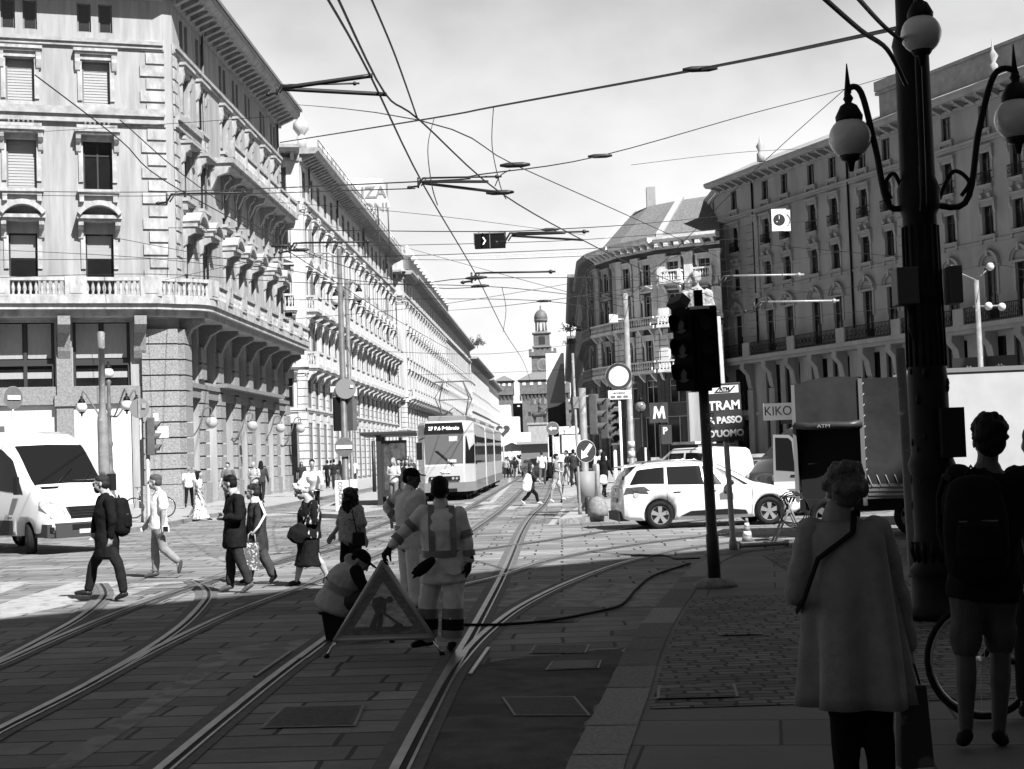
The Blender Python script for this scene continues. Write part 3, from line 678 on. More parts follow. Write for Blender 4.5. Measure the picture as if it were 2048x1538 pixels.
for k, y in enumerate((99, 110, 121, 133, 134.6, 151)):
    a = MB(); a.T = I2; a.lathe((-16.9, y, PAV+22.8), [(.35, 0), (.35, .9), (.2, 1.0), (.25, 1.1), (.55, 1.5), (.5, 1.9), (.2, 2.2), (.05, 2.5)], 10); a.build('roof_finial', stoneB2, B2)
for k, y in enumerate((101.0, 114, 129, 146)):
    g = MB(); g.T = I2; g.tube([(-16.75, y, PAV+22), (-16.75, y, PAV+7)], .07, 6); g.build('downpipe', ironG, B2)
a = MB(); a.T = I2
for i in range(27): a.tube([(-15.75, 99+2*i, PAV+22.7), (-15.75, 99+2*i, PAV+23.5)], .03, 4)
for z in (23.1, 23.5): a.tube([(-15.75, 99, PAV+z), (-15.75, 151, PAV+z)], .03, 4)
a.build('roof_railing', ironG, B2)
a = MB(); a.T = I2; a.pr([(-16.3, 121), (-14.9, 121.4), (-14.9, 133), (-16.3, 133)], PAV+22.9, PAV+23.1, 'z'); 
# rooftop letter board
TS = thing('rooftop_sign', 'slanted white rooftop letter board with the end of two words above the second left palazzo', 'sign', tuple(at(742, 400, 128)))
a = MB(); sg = 128/FPX
def rel(px, py, Y, o): p = at(px, py, Y); return (p.x-o[0], p.y-o[1], p.z-o[2])
o_ = at(742, 400, 128)
a.add([rel(690, 355, 128, o_), rel(764, 357, 128, o_), rel(780, 415, 128, o_), rel(690, 412, 128, o_)]+[tuple(V(rel(x, y, 128, o_))+V((0, .25, 0))) for x, y in ((690, 355), (764, 357), (780, 415), (690, 412))],
      [(0, 1, 2, 3), (7, 6, 5, 4), (0, 4, 5, 1), (1, 5, 6, 2), (2, 6, 7, 3), (3, 7, 4, 0)]); a.build('board', panelW, TS)
gl = mat('sign_grey', .22, .6)
text('NZA', 1.45, TS, (-.15, -.05, .62), m=gl, bold=.02); text('IONI', 1.25, TS, (.2, -.05, -.75), m=gl, bold=.01)
a = MB()
for x in (-2, -.8, .5, 1.4): a.tube([(x, .3, 1.5), (x, 1.0, -5)], .06, 4)
a.build('sign_frame', ironG, TS)
# third building, its corner pavilion and the long row behind
B3 = thing('pavilion_palazzo', 'white palazzo with a domed corner bay and roof urns behind the balconied one', 'building', (-16.5, 158, PAV))
I3 = M.Translation((16.5, -158, -PAV))
r3 = [(0, 4.6, 2.0, .1, 4.0, None, None), (4.6, 8.0, 1.6, 5.0, 7.4, None, None), (8.0, 12.2, 1.3, 8.2, 11.0, 'flat', 'b'), (12.2, 16, 1.3, 12.6, 15.2, 'tri', 's'), (16, 19.2, 1.1, 16.3, 18.3, 'flat', 's'), (19.2, 21.4, .9, 19.7, 21, None, None)]
s3 = dict(inset=.06, st=stoneB2, tr=stoneB2, rows=r3, top=21.3, rust=7.6, bands=[(7.7, .4, .5), (18.9, .4, .3), (4.6, .2, .12)], pil=(8.2, 18.8, .7), cd=1.1, cm=mat('cornice_weathered', .3))
palazzo(B3, I3, -16.3, 164, 0, 1, 50, 3.1, s3)
T3, _ = palazzo(B3, I3, -19.5, 157, 3.2, 0, 3.2, 3.2, dict(s3, top=21.0))
palazzo(B3, I3, -16.3, 157, 0, 1, 7, 3.5, dict(s3, top=21.0))
palazzo(B3, I3, -30, 157.6, 10.5, 0, 10.5, 3.5, s3)
a = MB(); a.T = I3; a.pr([(-30, 157.6), (-16.3, 157.6), (-16.3, 214), (-30, 214)], PAV+21.4, PAV+21.6, 'z')
a.pr([(-19.9+4*i/10, 21.8+2.0*math.sin(math.pi*i/10)) for i in range(11)], 156.3, 158.5, 'y'); a.build('roof', stoneB2, B3)
for k in range(17):
    a = MB(); a.T = I3; a.lathe((-15.9, 158.5+3.3*k, PAV+22.1), [(.45, 0), (.45, 1.3), (.6, 1.35), (.6, 1.5), (.15, 1.6), (.4, 2.0), (.3, 2.3), (.05, 2.7)], 8); a.build('roof_urn', stoneB3, B3)
B4 = thing('arcaded_palazzo', 'long grey white palazzo with small hooded windows, fourth along the left side', 'building', (-16.3, 214, PAV))
I4 = M.Translation((16.3, -214, -PAV))
s4 = dict(s3, st=stoneB3, tr=stoneB3, pil=None, rows=[(0, 4.6, 2.0, .1, 4.0, None, None), (4.6, 8.0, 1.4, 5.0, 7.4, None, 's'), (8.0, 12.2, 1.2, 8.2, 11.0, 'tri', 's'), (12.2, 16, 1.2, 12.6, 15.0, 'flat', 's'), (16, 19.2, 1.0, 16.3, 18.3, None, 's'), (19.2, 21.4, .9, 19.7, 21, None, None)])
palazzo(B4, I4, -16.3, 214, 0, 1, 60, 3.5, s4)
a = MB(); a.T = I4; a.pr([(-30, 214), (-16.3, 214), (-16.3, 274), (-30, 274)], PAV+21.4, PAV+21.6, 'z'); a.build('roof', stoneB3, B4)
B5 = thing('end_palazzo', 'far pale palazzo with a dark eave closing the left row before the castle', 'building', (-16.3, 275, PAV))
I5 = M.Translation((16.3, -275, -PAV))
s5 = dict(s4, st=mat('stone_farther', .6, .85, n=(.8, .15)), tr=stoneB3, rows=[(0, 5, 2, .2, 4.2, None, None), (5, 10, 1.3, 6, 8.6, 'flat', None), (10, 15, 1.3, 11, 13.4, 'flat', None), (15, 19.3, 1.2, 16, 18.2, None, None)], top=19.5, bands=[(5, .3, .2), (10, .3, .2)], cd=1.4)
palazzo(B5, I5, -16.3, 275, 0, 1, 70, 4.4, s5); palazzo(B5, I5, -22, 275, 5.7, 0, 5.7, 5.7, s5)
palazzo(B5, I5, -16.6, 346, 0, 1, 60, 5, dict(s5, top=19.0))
a = MB(); a.T = I5; a.pr([(-30, 275), (-16.3, 275), (-16.5, 406), (-30, 406)], PAV+19.6, PAV+20.6, 'z'); a.build('roof', tileR, B5)
# ================================================================ curved corner building on the right of the street
C1 = thing('curved_palazzo', 'dark corner palazzo with pale giant pilasters, curving out of the street', 'building', (4.3, 127, PAV))
IC = M.Translation((-4.3, -127, -PAV))
cp = [(2.9, 158), (3.05, 136), (3.7, 131.4), (5.4, 127.2), (8.6, 122.9), (13.6, 120.4)]
rC = [(0, 5.0, 2.2, .1, 4.4, None, None), (5.0, 8.3, 1.5, 5.5, 7.5, None, None), (8.3, 12.0, 1.0, 8.9, 10.9, 'flat', None), (12.0, 15.0, 1.0, 12.5, 14.6, 'tri', None), (15.0, 18.4, .95, 15.5, 17.3, 'flat', 'b')]; rCs = rC[:4]+[(15.0, 18.4, .95, 15.5, 17.3, 'flat', 's')]
for i in range(len(cp)-1):
    p, q2 = V(cp[i]), V(cp[i+1]); L = (q2-p).length; nb = max(1, round(L/3.1))
    T, cs = palazzo(C1, IC, p.x, p.y, (q2-p).x, (q2-p).y, L, L/nb-.001, dict(st=stoneC if i >= 2 else stoneD2, tr=trimC if i >= 3 else stoneD2 if i < 2 else mat('stone_curved_shaded', .4, .8, n=(1.6, .2)), rows=rC if i == 4 else rCs, top=18.4, rust=8.0, bands=[(8.0, .3, .12)], pil=(12.2, 17.9, .75), cd=1.0, ch=1.0, cstep=.8, cm=trimC if i >= 2 else stoneD2, fm=frameL if i >= 2 else frameG, hd=.3))  # trim colour carries the light: bright on sunlit segments, darker round the turn
    a = MB(); a.T = T
    for x in [0.4]+[L/nb*(k+1) for k in range(nb-1)]+[L-.4]: rustic_mb(a, x-.36, x+.36, 8.4, 11.7, .42, .12, .05)
    for zb in (8.3, 12.0):
        a.b(0, L, -.75, 0, zb-.25, zb); a.b(0, L, -.75, -.6, zb+.62, zb+.75)
        for k in range(int(L/.3)): a.lathe((.15+k*.3, -.68, zb), [(r, z*.62/.6) for r, z in BAL], 5)
        for k in range(int(L/1.5)+1): a.pr([(0, zb-.25), (-.65, zb-.25), (-.5, zb-.5), (0, zb-.95)], k*1.5-.1+.2, k*1.5+.1+.2, 'x')
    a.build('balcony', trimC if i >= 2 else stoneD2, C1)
a = MB(); a.T = IC                                                  # tiled roof with gables walls
top = [(x, y) for x, y in cp[1:]]; rid = [(6.5, 150), (7.5, 140), (9.0, 136), (11.5, 133.5), (15.0, 131)]
for i in range(len(top)-1):
    p, q2, r0, r1 = top[i], top[i+1], rid[i], rid[i+1]
    a.q((p[0], p[1], PAV+19.3), (q2[0], q2[1], PAV+19.3), (r1[0], r1[1], PAV+24.2), (r0[0], r0[1], PAV+24.2))
a.build('roof', tileR, C1)
a = MB(); a.T = IC
for p, r0 in ((top[1], rid[1]), (top[3], rid[3])):
    d = V((.35, .3)); a.add([(p[0], p[1], PAV+19.4), (p[0]+.55, p[1]+.3, PAV+19.4), (r0[0]+.55, r0[1]+.3, PAV+24.4), (r0[0], r0[1], PAV+24.4), (p[0], p[1], PAV+19.75), (p[0]+.55, p[1]+.3, PAV+19.75), (r0[0]+.55, r0[1]+.3, PAV+24.65), (r0[0], r0[1], PAV+24.65)], [(0, 1, 2, 3), (7, 6, 5, 4), (0, 4, 5, 1), (1, 5, 6, 2), (2, 6, 7, 3), (3, 7, 4, 0)])
a.b(8.8, 9.6, 136, 137, PAV+23.5, PAV+26); a.build('fire_wall', mat('plaster_pale', .3, .8, n=(2, .1)), C1)
# farther right-hand buildings, dark against the light
for k, (x, y0, L, h, nm, lb) in enumerate(((2.8, 162, 58, 20.5, 'dark_palazzo', 'dark narrow palazzo front with roof plants seen edge on behind the curved one'), (2.9, 222, 130, 18.5, 'dark_palazzo', 'far low dark building front seen edge on beside the tall white banner'))):
    D = thing(nm, lb, 'building', (x, y0, PAV)); ID = M.Translation((-x, -y0, -PAV)); d5 = dict(s5, st=stoneD2, tr=stoneD, top=h, cm=stoneD2)
    palazzo(D, ID, x, y0+L, 0, -1, L, 4.4, d5); palazzo(D, ID, x, y0, 10, 0, 10, 5, d5)
    a = MB(); a.T = ID; a.pr([(x, y0), (x+12, y0), (x+12, y0+L), (x, y0+L)], PAV+h, PAV+h+1, 'z'); a.build('roof', tileR, D)
# ================================================================ big shaded palazzo across the square
D1 = thing('shaded_palazzo', 'large palazzo in shade across the square with iron balconies and arched window hoods', 'building', (13.9, 123.5, PAV))
I1 = M.Translation((-13.9, -123.5, -PAV))
cD = sorted([2.6]+[7.4+6.45*k for k in range(7)]+[10.2+6.45*k for k in range(7)])
rD = [(0, 4.2, 2.3, .1, 3.8, None, None), (4.2, 8.9, 2.1, 4.6, 8.0, None, None), (8.9, 14.0, 1.1, 9.1, 12.4, 'arch', None), (14.0, 17.2, 1.05, 14.4, 16.3, 'flat', 's'), (17.2, 20.6, 1.0, 17.6, 19.7, 'flat', 'i'), (20.6, 23.2, .95, 21.1, 22.7, None, 's')]
DL = 54
T1, cs1 = palazzo(D1, I1, 13.9, 123.5, .407, -.914, DL, 3, dict(st=stoneD, tr=stoneD, rows=rD, top=22.9, cs=cD, bands=[(4.1, .3, .15), (20.3, .35, .22), (13.9, .2, .1)], cd=1.3, ch=.9, cstep=1.1, fm=frameD, hd=.3))
palazzo(D1, I1, 13.5, 134.5, .04, -1, 11, 5.5, dict(st=stoneD, tr=stoneD, rows=rD, top=22.9, cd=.15, fm=frameD))
for x in (.5, 4.9, 24.6, 44.0, 53.4): a = MB(); a.T = T1; rustic_mb(a, x-.55, x+.55, 9.2, 20.2, .62, .07); a.build('quoin', stoneD, D1)
for x in (5.9, 25.5, 45): a = MB(); a.T = T1; pilaster_mb(a, x, .6, 13.5, 20.2, .12); a.build('pilaster', stoneD, D1)
a = MB(); a.T = T1
a.b(0, DL, -1.25, 0, 8.55, 8.85); a.b(0, DL, -1.0, 0, 8.3, 8.55)
for i in range(18): x = 1.2+i*3.2; a.pr([(0, 8.3), (-.95, 8.3), (-1.0, 7.9), (-.5, 7.4), (-.3, 6.4), (0, 6.1)], x-.3, x+.3, 'x'); a.b(x-.4, x+.4, -.3, 0, 0, 6.2)
for i in range(int(DL/6.45)+1): x = 5.6+i*6.45; a.b(x-.5, x+.5, -1.3, -1.0, 8.85, 9.9)
a.build('balcony', stoneD, D1)
a = MB(); a.T = T1
for z in (8.95, 9.85): a.b(0, DL, -1.2, -1.15, z, z+.05)
for i in range(int(DL/.16)): x = .08+i*.16; a.b(x-.014, x+.014, -1.19, -1.16, 8.85, 9.85)
for i in range(int(DL/.5)):
    for t in range(8):
        t0, t1 = t*math.pi/4, (t+1)*math.pi/4; a.tube([(.25+i*.5+.2*math.cos(t0), -1.17, 9.4+.2*math.sin(t0)), (.25+i*.5+.2*math.cos(t1), -1.17, 9.4+.2*math.sin(t1))], .022, 4, False)
a.build('balcony_railing', iron, D1)
for x in (5.6, 18.6, 37.9):
    g = MB(); g.T = T1; g.tube([(x, -.1, 23), (x, -.1, 10.3), (x+.3, -.3, 9.9)], .08, 6); g.build('downpipe', iron, D1)
a = MB(); a.T = T1
a.add([(0, -1.2, 23.65), (DL, -1.2, 23.65), (DL, 3.5, 25.7), (0, 3.5, 25.7)], [(0, 1, 2, 3)]); a.add([(0, 3.5, 25.7), (DL, 3.5, 25.7), (DL, 12, 25.8), (0, 12, 25.8)], [(0, 1, 2, 3)])
a.add([(0, -1.2, 23.65), (0, 3.5, 25.7), (0, 3.5, 23.65)], [(0, 1, 2)]); a.build('roof', copperR, D1)
a = MB(); a.T = T1; a.b(21, DL, 1.2, 8, 24.3, 26.3); a.b(20.8, DL, 1.0, 8.2, 26.3, 26.5); a.b(21, 25, .8, 3, 26.5, 27.2); a.build('roof_attic', copperR, D1)
for x in (6.5, 25.3, 34): a = MB(); a.T = T1; a.lathe((x, .3, 24.4), [(.3, 0), (.3, .6), (.15, .8), (.35, 1.2), (.1, 1.6), (.02, 2.3)], 8); a.build('finial', stoneB1, D1)
for i, c in enumerate(cs1):
    if i % 2: continue
    a = MB(); a.T = T1; a.b(c-1.1, c+1.1, -.55, -.5, 3.3, 4.05); a.build('awning_fascia', mat('fascia_dark', .03, .5), D1)
# shop sign and banner signs fixed on the facade
KS = thing('shop_sign', 'long white shop sign reading KIKO on the shaded palazzo', 'sign', tuple(at(1590, 822, 108)))
a = MB(); a.b(-2.3, 2.3, -.12, .12, -.62, .62); a.build('board', mat('sign_white', .75, .5), KS, bev=.02); text('KIKO', .95, KS, (-1.25, -.13, .02), m=mat('letter_black', .02, .5), sx=.9)
for k, (x, y) in enumerate(((1939, 742), (2001, 738))):
    p = at(x, y, 88); E = thing('emblem_panel', ('dark shop panel with a ringed white emblem, nearer the grey pole of the square', 'dark shop panel with a ringed white emblem, rightmost on the palazzo')[k], 'sign', tuple(p), -.42)
    a = MB(); a.b(-.95, .95, -.05, .05, -.8, .8); a.build('board', mat('fascia_dark', .03, .5), E)
    a = MB()
    for j in range(10): t = j*math.pi/5; a.sph((.27*math.cos(t), -.06, .27*math.sin(t)), .065, 6, 4)
    a.pr([(-.2, 0), (0, .13), (.2, 0), (0, -.13)], -.08, -.05); a.build('emblem', mat('sign_white', .75, .5), E)
# hanging square panels with round emblem
HP = thing('hanging_clock_panel', 'pair of hanging square panels, white with a black disc, in front of the shaded palazzo', 'sign', tuple(at(1558, 440, 100)))
a = MB(); a.b(-.5, .5, -.06, .06, -.75, .75); a.build('panel', mat('sign_white', .75), HP); a = MB(); a.cyl((0, -.07, 0), (0, -.06, 0), .4, n=28); a.build('disc', mat('letter_black', .02), HP)
a = MB(); a.b(-.01, .03, -.085, -.07, .05, .3); a.b(-.2, -.1, -.085, -.07, -.15, -.1); a.build('hand', mat('sign_white', .75), HP)
a = MB(); a.b(.35, .85, .5, .6, -.7, .75); a.build('panel', mat('sign_pale', .6), HP)
a = MB()
for t in range(24): t0, t1 = t*math.pi/12, (t+1)*math.pi/12; a.tube([(.5+.32*math.cos(t0), .49, .05+.42*math.sin(t0)), (.5+.32*math.cos(t1), .49, .05+.42*math.sin(t1))], .03, 4, False)
a.build('ring', frameG, HP)
# ================================================================ castle
KX, KY = at(1090, 890, 740).x, 740
CT = thing('castle_tower', 'dark brick castle gate tower with clock and domed lantern at the end of the street', 'tower', (KX, KY, 0))
sc = KY/FPX
def kz(py): return EYE+(907-py)*sc
def kx(px): return (px-1090)*sc
a = MB(); a.b(-10.5, 12.5, -6, 12, 0, kz(790)); a.b(-11.5, 13.5, -7, 13, kz(787), kz(762))
for i in range(14): x = -11.2+i*1.85; a.pr([(-6.0, kz(800)), (-7, kz(789)), (-6, kz(789))], x-.5, x+.5, 'x')
a.b(-11.5, 13.5, -6.6, 12.6, kz(762), kz(757))
a.b(-5.2, 6.3, -4, 6, kz(750), kz(711)); a.b(-6.4, 7.5, -5, 7, kz(711), kz(703))
for i in range(6): x = -6.4+i*2.46; a.b(x, x+1.5, -5, -4.2, kz(703), kz(697))
a.b(-3.9, 4.2, -3, 4, kz(703), kz(666)); a.build('wall', brickM, CT)
a = MB(); pts = [(-12.6, -8), (14.6, -8), (14.6, 14), (-12.6, 14)]
a.add([(x, y, kz(759)) for x, y in pts]+[(-5.5, -4.2, kz(744)), (6.6, -4.2, kz(744)), (6.6, 6.2, kz(744)), (-5.5, 6.2, kz(744))], [(0, 1, 5, 4), (1, 2, 6, 5), (2, 3, 7, 6), (3, 0, 4, 7)]); a.build('roof', tileR, CT)
a = MB(); a.b(-4.6, 5, -3.8, 4.8, kz(694), kz(691)); a.b(-4.6, 5, -3.8, 4.8, kz(666), kz(664)); a.b(-2.9, 3.2, -2, 3, kz(664), kz(660))
for i in range(8): t = i*math.pi/4+.39; a.cyl((.15+2.7*math.cos(t), .5+2.7*math.sin(t), kz(660)), (.15+2.7*math.cos(t), .5+2.7*math.sin(t), kz(642)), .45, n=6)
a.lathe((.15, .5, kz(642)), [(3.4, 0), (3.4, .8), (3.6, 1.0), (3.3, 1.4)], 14); a.build('lantern', castleT, CT)
a = MB(); a.lathe((.15, .5, kz(638)), [(3.3, 0), (3.5, 1.2), (3.1, 2.8), (2.2, 4.2), (1.0, 5.0), (.4, 5.4), (.3, 6.4), (.5, 6.8), (.08, 7.2), (.05, 10)], 16); a.build('dome', mat('lead', .12, .6, n=(.5, .2)), CT)
a = MB(); a.cyl((.6, -4.1, kz(729)), (.6, -4.0, kz(729)), 3.3, n=28); a.mk(1); a.cyl((.6, -4.15, kz(729)), (.6, -4.1, kz(729)), 2.3, n=28); a.mk(0); a.b(.5, .8, -4.3, -4.15, kz(729), kz(729)+2); a.b(.5, 2, -4.3, -4.15, kz(729)-.2, kz(729)+.1)
for t in range(12): t0 = t*math.pi/6; a.sph((.6+2.8*math.cos(t0), -4.12, kz(729)+2.8*math.sin(t0)), .25, 5, 4)
a.build('clock_face', [castleT, brickM], CT)
a = MB()
for x in (-9.2, -5.5, -1.5, 2.5, 6.5, 10.5): a.b(x-.8, x+.8, -7.05, -6.9, kz(769), kz(763))
a.mk(1)
for x in (-7, 0, 7): a.b(x-.7, x+.7, -6.06, -5.9, kz(830), kz(822))
a.b(-1.3, 1.9, -3.1, -2.9, kz(688), kz(672)); a.build('window', [mat('sky_gap_paint', .7, .9), frameD], CT)  # upper openings are solid pale boxes, coloured as bright sky shining through
a = MB(); a.b(-6.5, 1.5, -6.2, -6, kz(808), kz(795)); a.b(3, 8.3, -6.2, -6, kz(808), kz(787)); a.mk(1)
for x in (-5.4, -2.6, -.2): a.b(x-.7, x+.7, -6.4, -6.2, kz(806), kz(797))
a.lathe((5.6, -6.3, kz(806)), [(.8, 0), (1.0, 1.5), (.7, 3), (.5, 4.2), (.1, 4.6)], 8); a.build('relief_panel', [castleT, stoneC], CT)
CL = thing('castle_side_tower', 'lower dark brick castle tower with a pyramid roof left of the gate tower', 'tower', (kx(1013)+KX, KY, 0))
a = MB(); a.b(-4, 4, -5, 5, 0, kz(788)); a.b(-4.6, 4.6, -6, 6, kz(787), kz(764)); a.b(-4.6, 4.6, -5.6, 6, kz(764), kz(758))
for i in range(5): x = -4+i*2; a.pr([(-5, kz(798)), (-6, kz(789)), (-5, kz(789))], x-.5, x+.5, 'x')
a.build('wall', brickM, CL); a = MB(); a.add([(-5.3, -7, kz(759)), (5.3, -7, kz(759)), (5.3, 7, kz(759)), (-5.3, 7, kz(759)), (0, 0, kz(747))], [(0, 1, 4), (1, 2, 4), (2, 3, 4), (3, 0, 4)]); a.build('roof', tileR, CL)
a = MB()
for x in (-2.8, 0, 2.8): a.b(x-.7, x+.7, -6.05, -5.9, kz(769), kz(763))
a.build('window', mat('sky_gap_paint', .7), CL)
CW = thing('castle_wall', 'dark battlemented castle wall between the two brick towers', 'wall', (KX, KY+6, 0))
a = MB(); a.b(-60, 60, 0, 6, 0, kz(820)); a.b(-60, 60, -1, 6, kz(820), kz(810))
for i in range(30): x = -60+i*4; a.b(x, x+2.6, -1, 0, kz(810), kz(806))
a.b(-60, 60, -1.2, 6.5, kz(806), kz(803)); a.build('wall', brickM, CW)
# ================================================================ building behind the viewer that shades the near half of the square
SB = thing('street_corner_building', 'tall corner building behind the viewpoint whose shade covers the near paving', 'building', (8, -3.4, PAV))
IS = M.Translation((-8, 3.4, -PAV)); sdir = V((.76, .65)); SHW = 30.0
_d = V((-SH.x, -SH.y))*(SHW/math.tan(SUN_EL)); _p0 = V((gnd(900, 1152).x, gnd(900, 1152).y))-_d
ss = dict(st=stoneD, tr=stoneD, rows=[(0, 5, 2.2, .2, 4.4, None, None)]+[(5+4.1*i, 9.1+4.1*i, 1.2, 6+4.1*i, 8.4+4.1*i, 'flat', 's') for i in range(6)], top=29.0, cd=.02, ch=.9, bands=[(5, .3, .2)])
_a, _b = _p0+sdir*42, _p0-sdir*58
palazzo(SB, IS, _a.x, _a.y, -sdir.x, -sdir.y, 100, 4.2, ss)
a = MB(); a.T = IS; nn_ = V((sdir.y, -sdir.x)); a.pr([tuple(_a), tuple(_b), tuple(_b+nn_*18), tuple(_a+nn_*18)], PAV+29.6, PAV+SHW, 'z')
for p, q2 in ((_a, _a+nn_*18), (_b+nn_*18, _b), (_a+nn_*18, _b+nn_*18)): a.q((p.x, p.y, PAV), (q2.x, q2.y, PAV), (q2.x, q2.y, PAV+29.7), (p.x, p.y, PAV+29.7))
a.build('roof', stoneD, SB)
# ================================================================ vehicles
carW = mat('car_white', .72, .22, spec=.5, coat=.6); carGl = mat('car_glass', .01, .05, spec=.35); chrome = mat('chrome', .6, .15, metal=1); alloy = mat('alloy', .55, .3, metal=.7); lampM = mat('lamp_clear', .45, .08, n=(14, .5), metal=.3); lampR = mat('lamp_dark', .05, .1, n=(20, .6)); carD = mat('car_dark', .03, .25, coat=.5); plasG = mat('bumper_grey', .05, .6, spec=.2)
def ip(st, x, k):
    for i in range(len(st)-1):
        a_, b_ = st[i], st[i+1]
        if a_[0] <= x <= b_[0]: t = (x-a_[0])/(b_[0]-a_[0]); t = t*t*(3-2*t)*.35+t*.65; return a_[k]+(b_[k]-a_[k])*t
    return st[0][k] if x < st[0][0] else st[-1][k]
def loft(st, nsub=5):
    xs = []
    for i in range(len(st)-1): xs += [st[i][0]+(st[i+1][0]-st[i][0])*j/nsub for j in range(nsub)]
    xs.append(st[-1][0]); vs = []; fs = []; n = 15
    for x in xs:
        zb, zm, zr, wb, wm, wr = [ip(st, x, k) for k in range(1, 7)]; h = zm-zb; e = min(.07, max(.01, (zr-zm)*.3))
        half = [(wb*.94, zb), (wb, zb+.12*h), (wb+.012, zb+h*.5), (wm+.005, zb+h*.85), (wm-.01, zm), (wr+(wm-wr)*.12, zr-e), (wr*.86, zr-e*.15)]
        for y, z in half: vs.append((x, y, z))
        vs.append((x, 0, zr+.012))
        for y, z in reversed(half): vs.append((x, -y, z))
    for i in range(len(xs)-1):
        for j in range(n-1): fs.append((i*n+j, i*n+j+1, (i+1)*n+j+1, (i+1)*n+j))
        fs.append((i*n+n-1, i*n, (i+1)*n, (i+1)*n+n-1))
    fs.append(tuple(range(n))[::-1]); fs.append(tuple(range((len(xs)-1)*n, len(xs)*n)))
    a = MB(); a.add(vs, fs, True); return a
def sidept(st, x, f, s, off=.006):
    zm, zr, wm, wr = ip(st, x, 2), ip(st, x, 3), ip(st, x, 5), ip(st, x, 6); e = min(.07, max(.01, (zr-zm)*.3))
    return (x, s*(wm-.01+(wr+(wm-wr)*.12-wm+.01)*f+off), zm+(zr-e-zm)*f)
def sideglass(a, st, s, b0, b1, t0, t1, f0=.06, f1=.94, off=.006):
    n = 8
    for i in range(n):
        u, v = i/n, (i+1)/n; p = [sidept(st, b0+(b1-b0)*u, f0, s, off), sidept(st, b0+(b1-b0)*v, f0, s, off), sidept(st, t0+(t1-t0)*v, f1, s, off), sidept(st, t0+(t1-t0)*u, f1, s, off)]
        a.add(p if s < 0 else p[::-1], [(0, 1, 2, 3)], True)
def topglass(a, st, x0, x1, k0=.9, k1=.9, off=.018):
    n = 8
    for i in range(n):
        u, v = x0+(x1-x0)*i/n, x0+(x1-x0)*(i+1)/n; wa, wb_ = ip(st, u, 6)*(k0+(k1-k0)*i/n), ip(st, v, 6)*(k0+(k1-k0)*(i+1)/n); za, zb_ = ip(st, u, 3)+off, ip(st, v, 3)+off
        a.add([(u, -wa, za-.02), (v, -wb_, zb_-.02), (v, 0, zb_), (u, 0, za), (v, wb_, zb_-.02), (u, wa, za-.02)], [(0, 1, 2, 3), (3, 2, 4, 5)], True)
def wheel(parent, x, y, r, w_, steer=0, spokes=5, rimm=None):
    s = 1 if y > 0 else -1; o = bpy.data.objects.new('wheel', None); C.objects.link(o); o.parent = parent; o.location = (x, y, r); o.rotation_euler = (0, 0, steer)
    def fn():
        t = MB(); n = 28; prof = [(r*.66, -w_/2), (r*.9, -w_/2), (r*.975, -w_*.4), (r, -w_*.25), (r, w_*.25), (r*.975, w_*.4), (r*.9, w_/2), (r*.66, w_/2)]
        vs = [(p*math.cos(2*math.pi*j/n), q, p*math.sin(2*math.pi*j/n)) for p, q in prof for j in range(n)]; k = len(prof)
        t.add(vs, [(i*n+j, i*n+(j+1) % n, ((i+1) % k)*n+(j+1) % n, ((i+1) % k)*n+j) for i in range(k) for j in range(n)], True)
        m = MB(); m.cyl((0, -w_*.3, 0), (0, w_*.28, 0), r*.66, n=24); m.mk(1)
        for q in (-1, 1):
            m.cyl((0, q*w_*.3, 0), (0, q*w_*.44, 0), r*.14, n=12)
            for i in range(spokes):
                a_ = 2*math.pi*i/spokes+.3; d = V((math.cos(a_), 0, math.sin(a_))); e = V((-math.sin(a_), 0, math.cos(a_)))
                p = [d*r*.1-e*r*.1, d*r*.1+e*r*.1, d*r*.62+e*r*.17, d*r*.62-e*r*.17]; y0, y1 = q*w_*.33, q*w_*.42; vs = [v+V((0, y0, 0)) for v in p]+[v+V((0, y1, 0)) for v in p]
                m.add(vs, [(0, 1, 2, 3), (7, 6, 5, 4), (0, 4, 5, 1), (1, 5, 6, 2), (2, 6, 7, 3), (3, 7, 4, 0)])
        pr_ = [(r*.62, -w_*.44), (r*.68, -w_*.47), (r*.68, w_*.47), (r*.62, w_*.44)]
        vs = [(p*math.cos(2*math.pi*j/n), q, p*math.sin(2*math.pi*j/n)) for p, q in pr_ for j in range(n)]; m.add(vs, [(i*n+j, i*n+(j+1) % n, (i+1)*n+(j+1) % n, (i+1)*n+j) for i in range(3) for j in range(n)], True)
        return t.mesh('tyre', rubber), m.mesh('rim', [blackP, rimm or alloy])
    t, m = proto(('wheel', r, w_, spokes, (rimm or alloy).name), fn); inst(t, 'tyre', o); inst(m, 'rim', o)
def arches(body, pts, r, wid):
    """cut the wheel arches out of the body"""
    for x, z in pts:
        a = MB(); a.cyl((x, -2, z), (x, -wid, z), r, n=28); a.cyl((x, wid, z), (x, 2, z), r, n=28); cu = a.build('arch_cutter', blackP, fix=True); cu.parent = body.parent
        md = body.modifiers.new('b', 'BOOLEAN'); md.operation = 'DIFFERENCE'; md.object = cu; md.solver = 'EXACT'
        bpy.context.view_layer.update(); me = bpy.data.meshes.new_from_object(body.evaluated_get(bpy.context.evaluated_depsgraph_get())); body.modifiers.clear(); body.data = me; bpy.data.objects.remove(cu)
def mirror(parent, x, y, z, m): a = MB(); s = 1 if y > 0 else -1; a.sph((x, y+s*.11, z), (.07, .11, .075), 10, 6); a.b(x-.02, x+.02, min(y, y+s*.05), max(y, y+s*.05), z-.06, z-.02); a.build('mirror', m, parent)
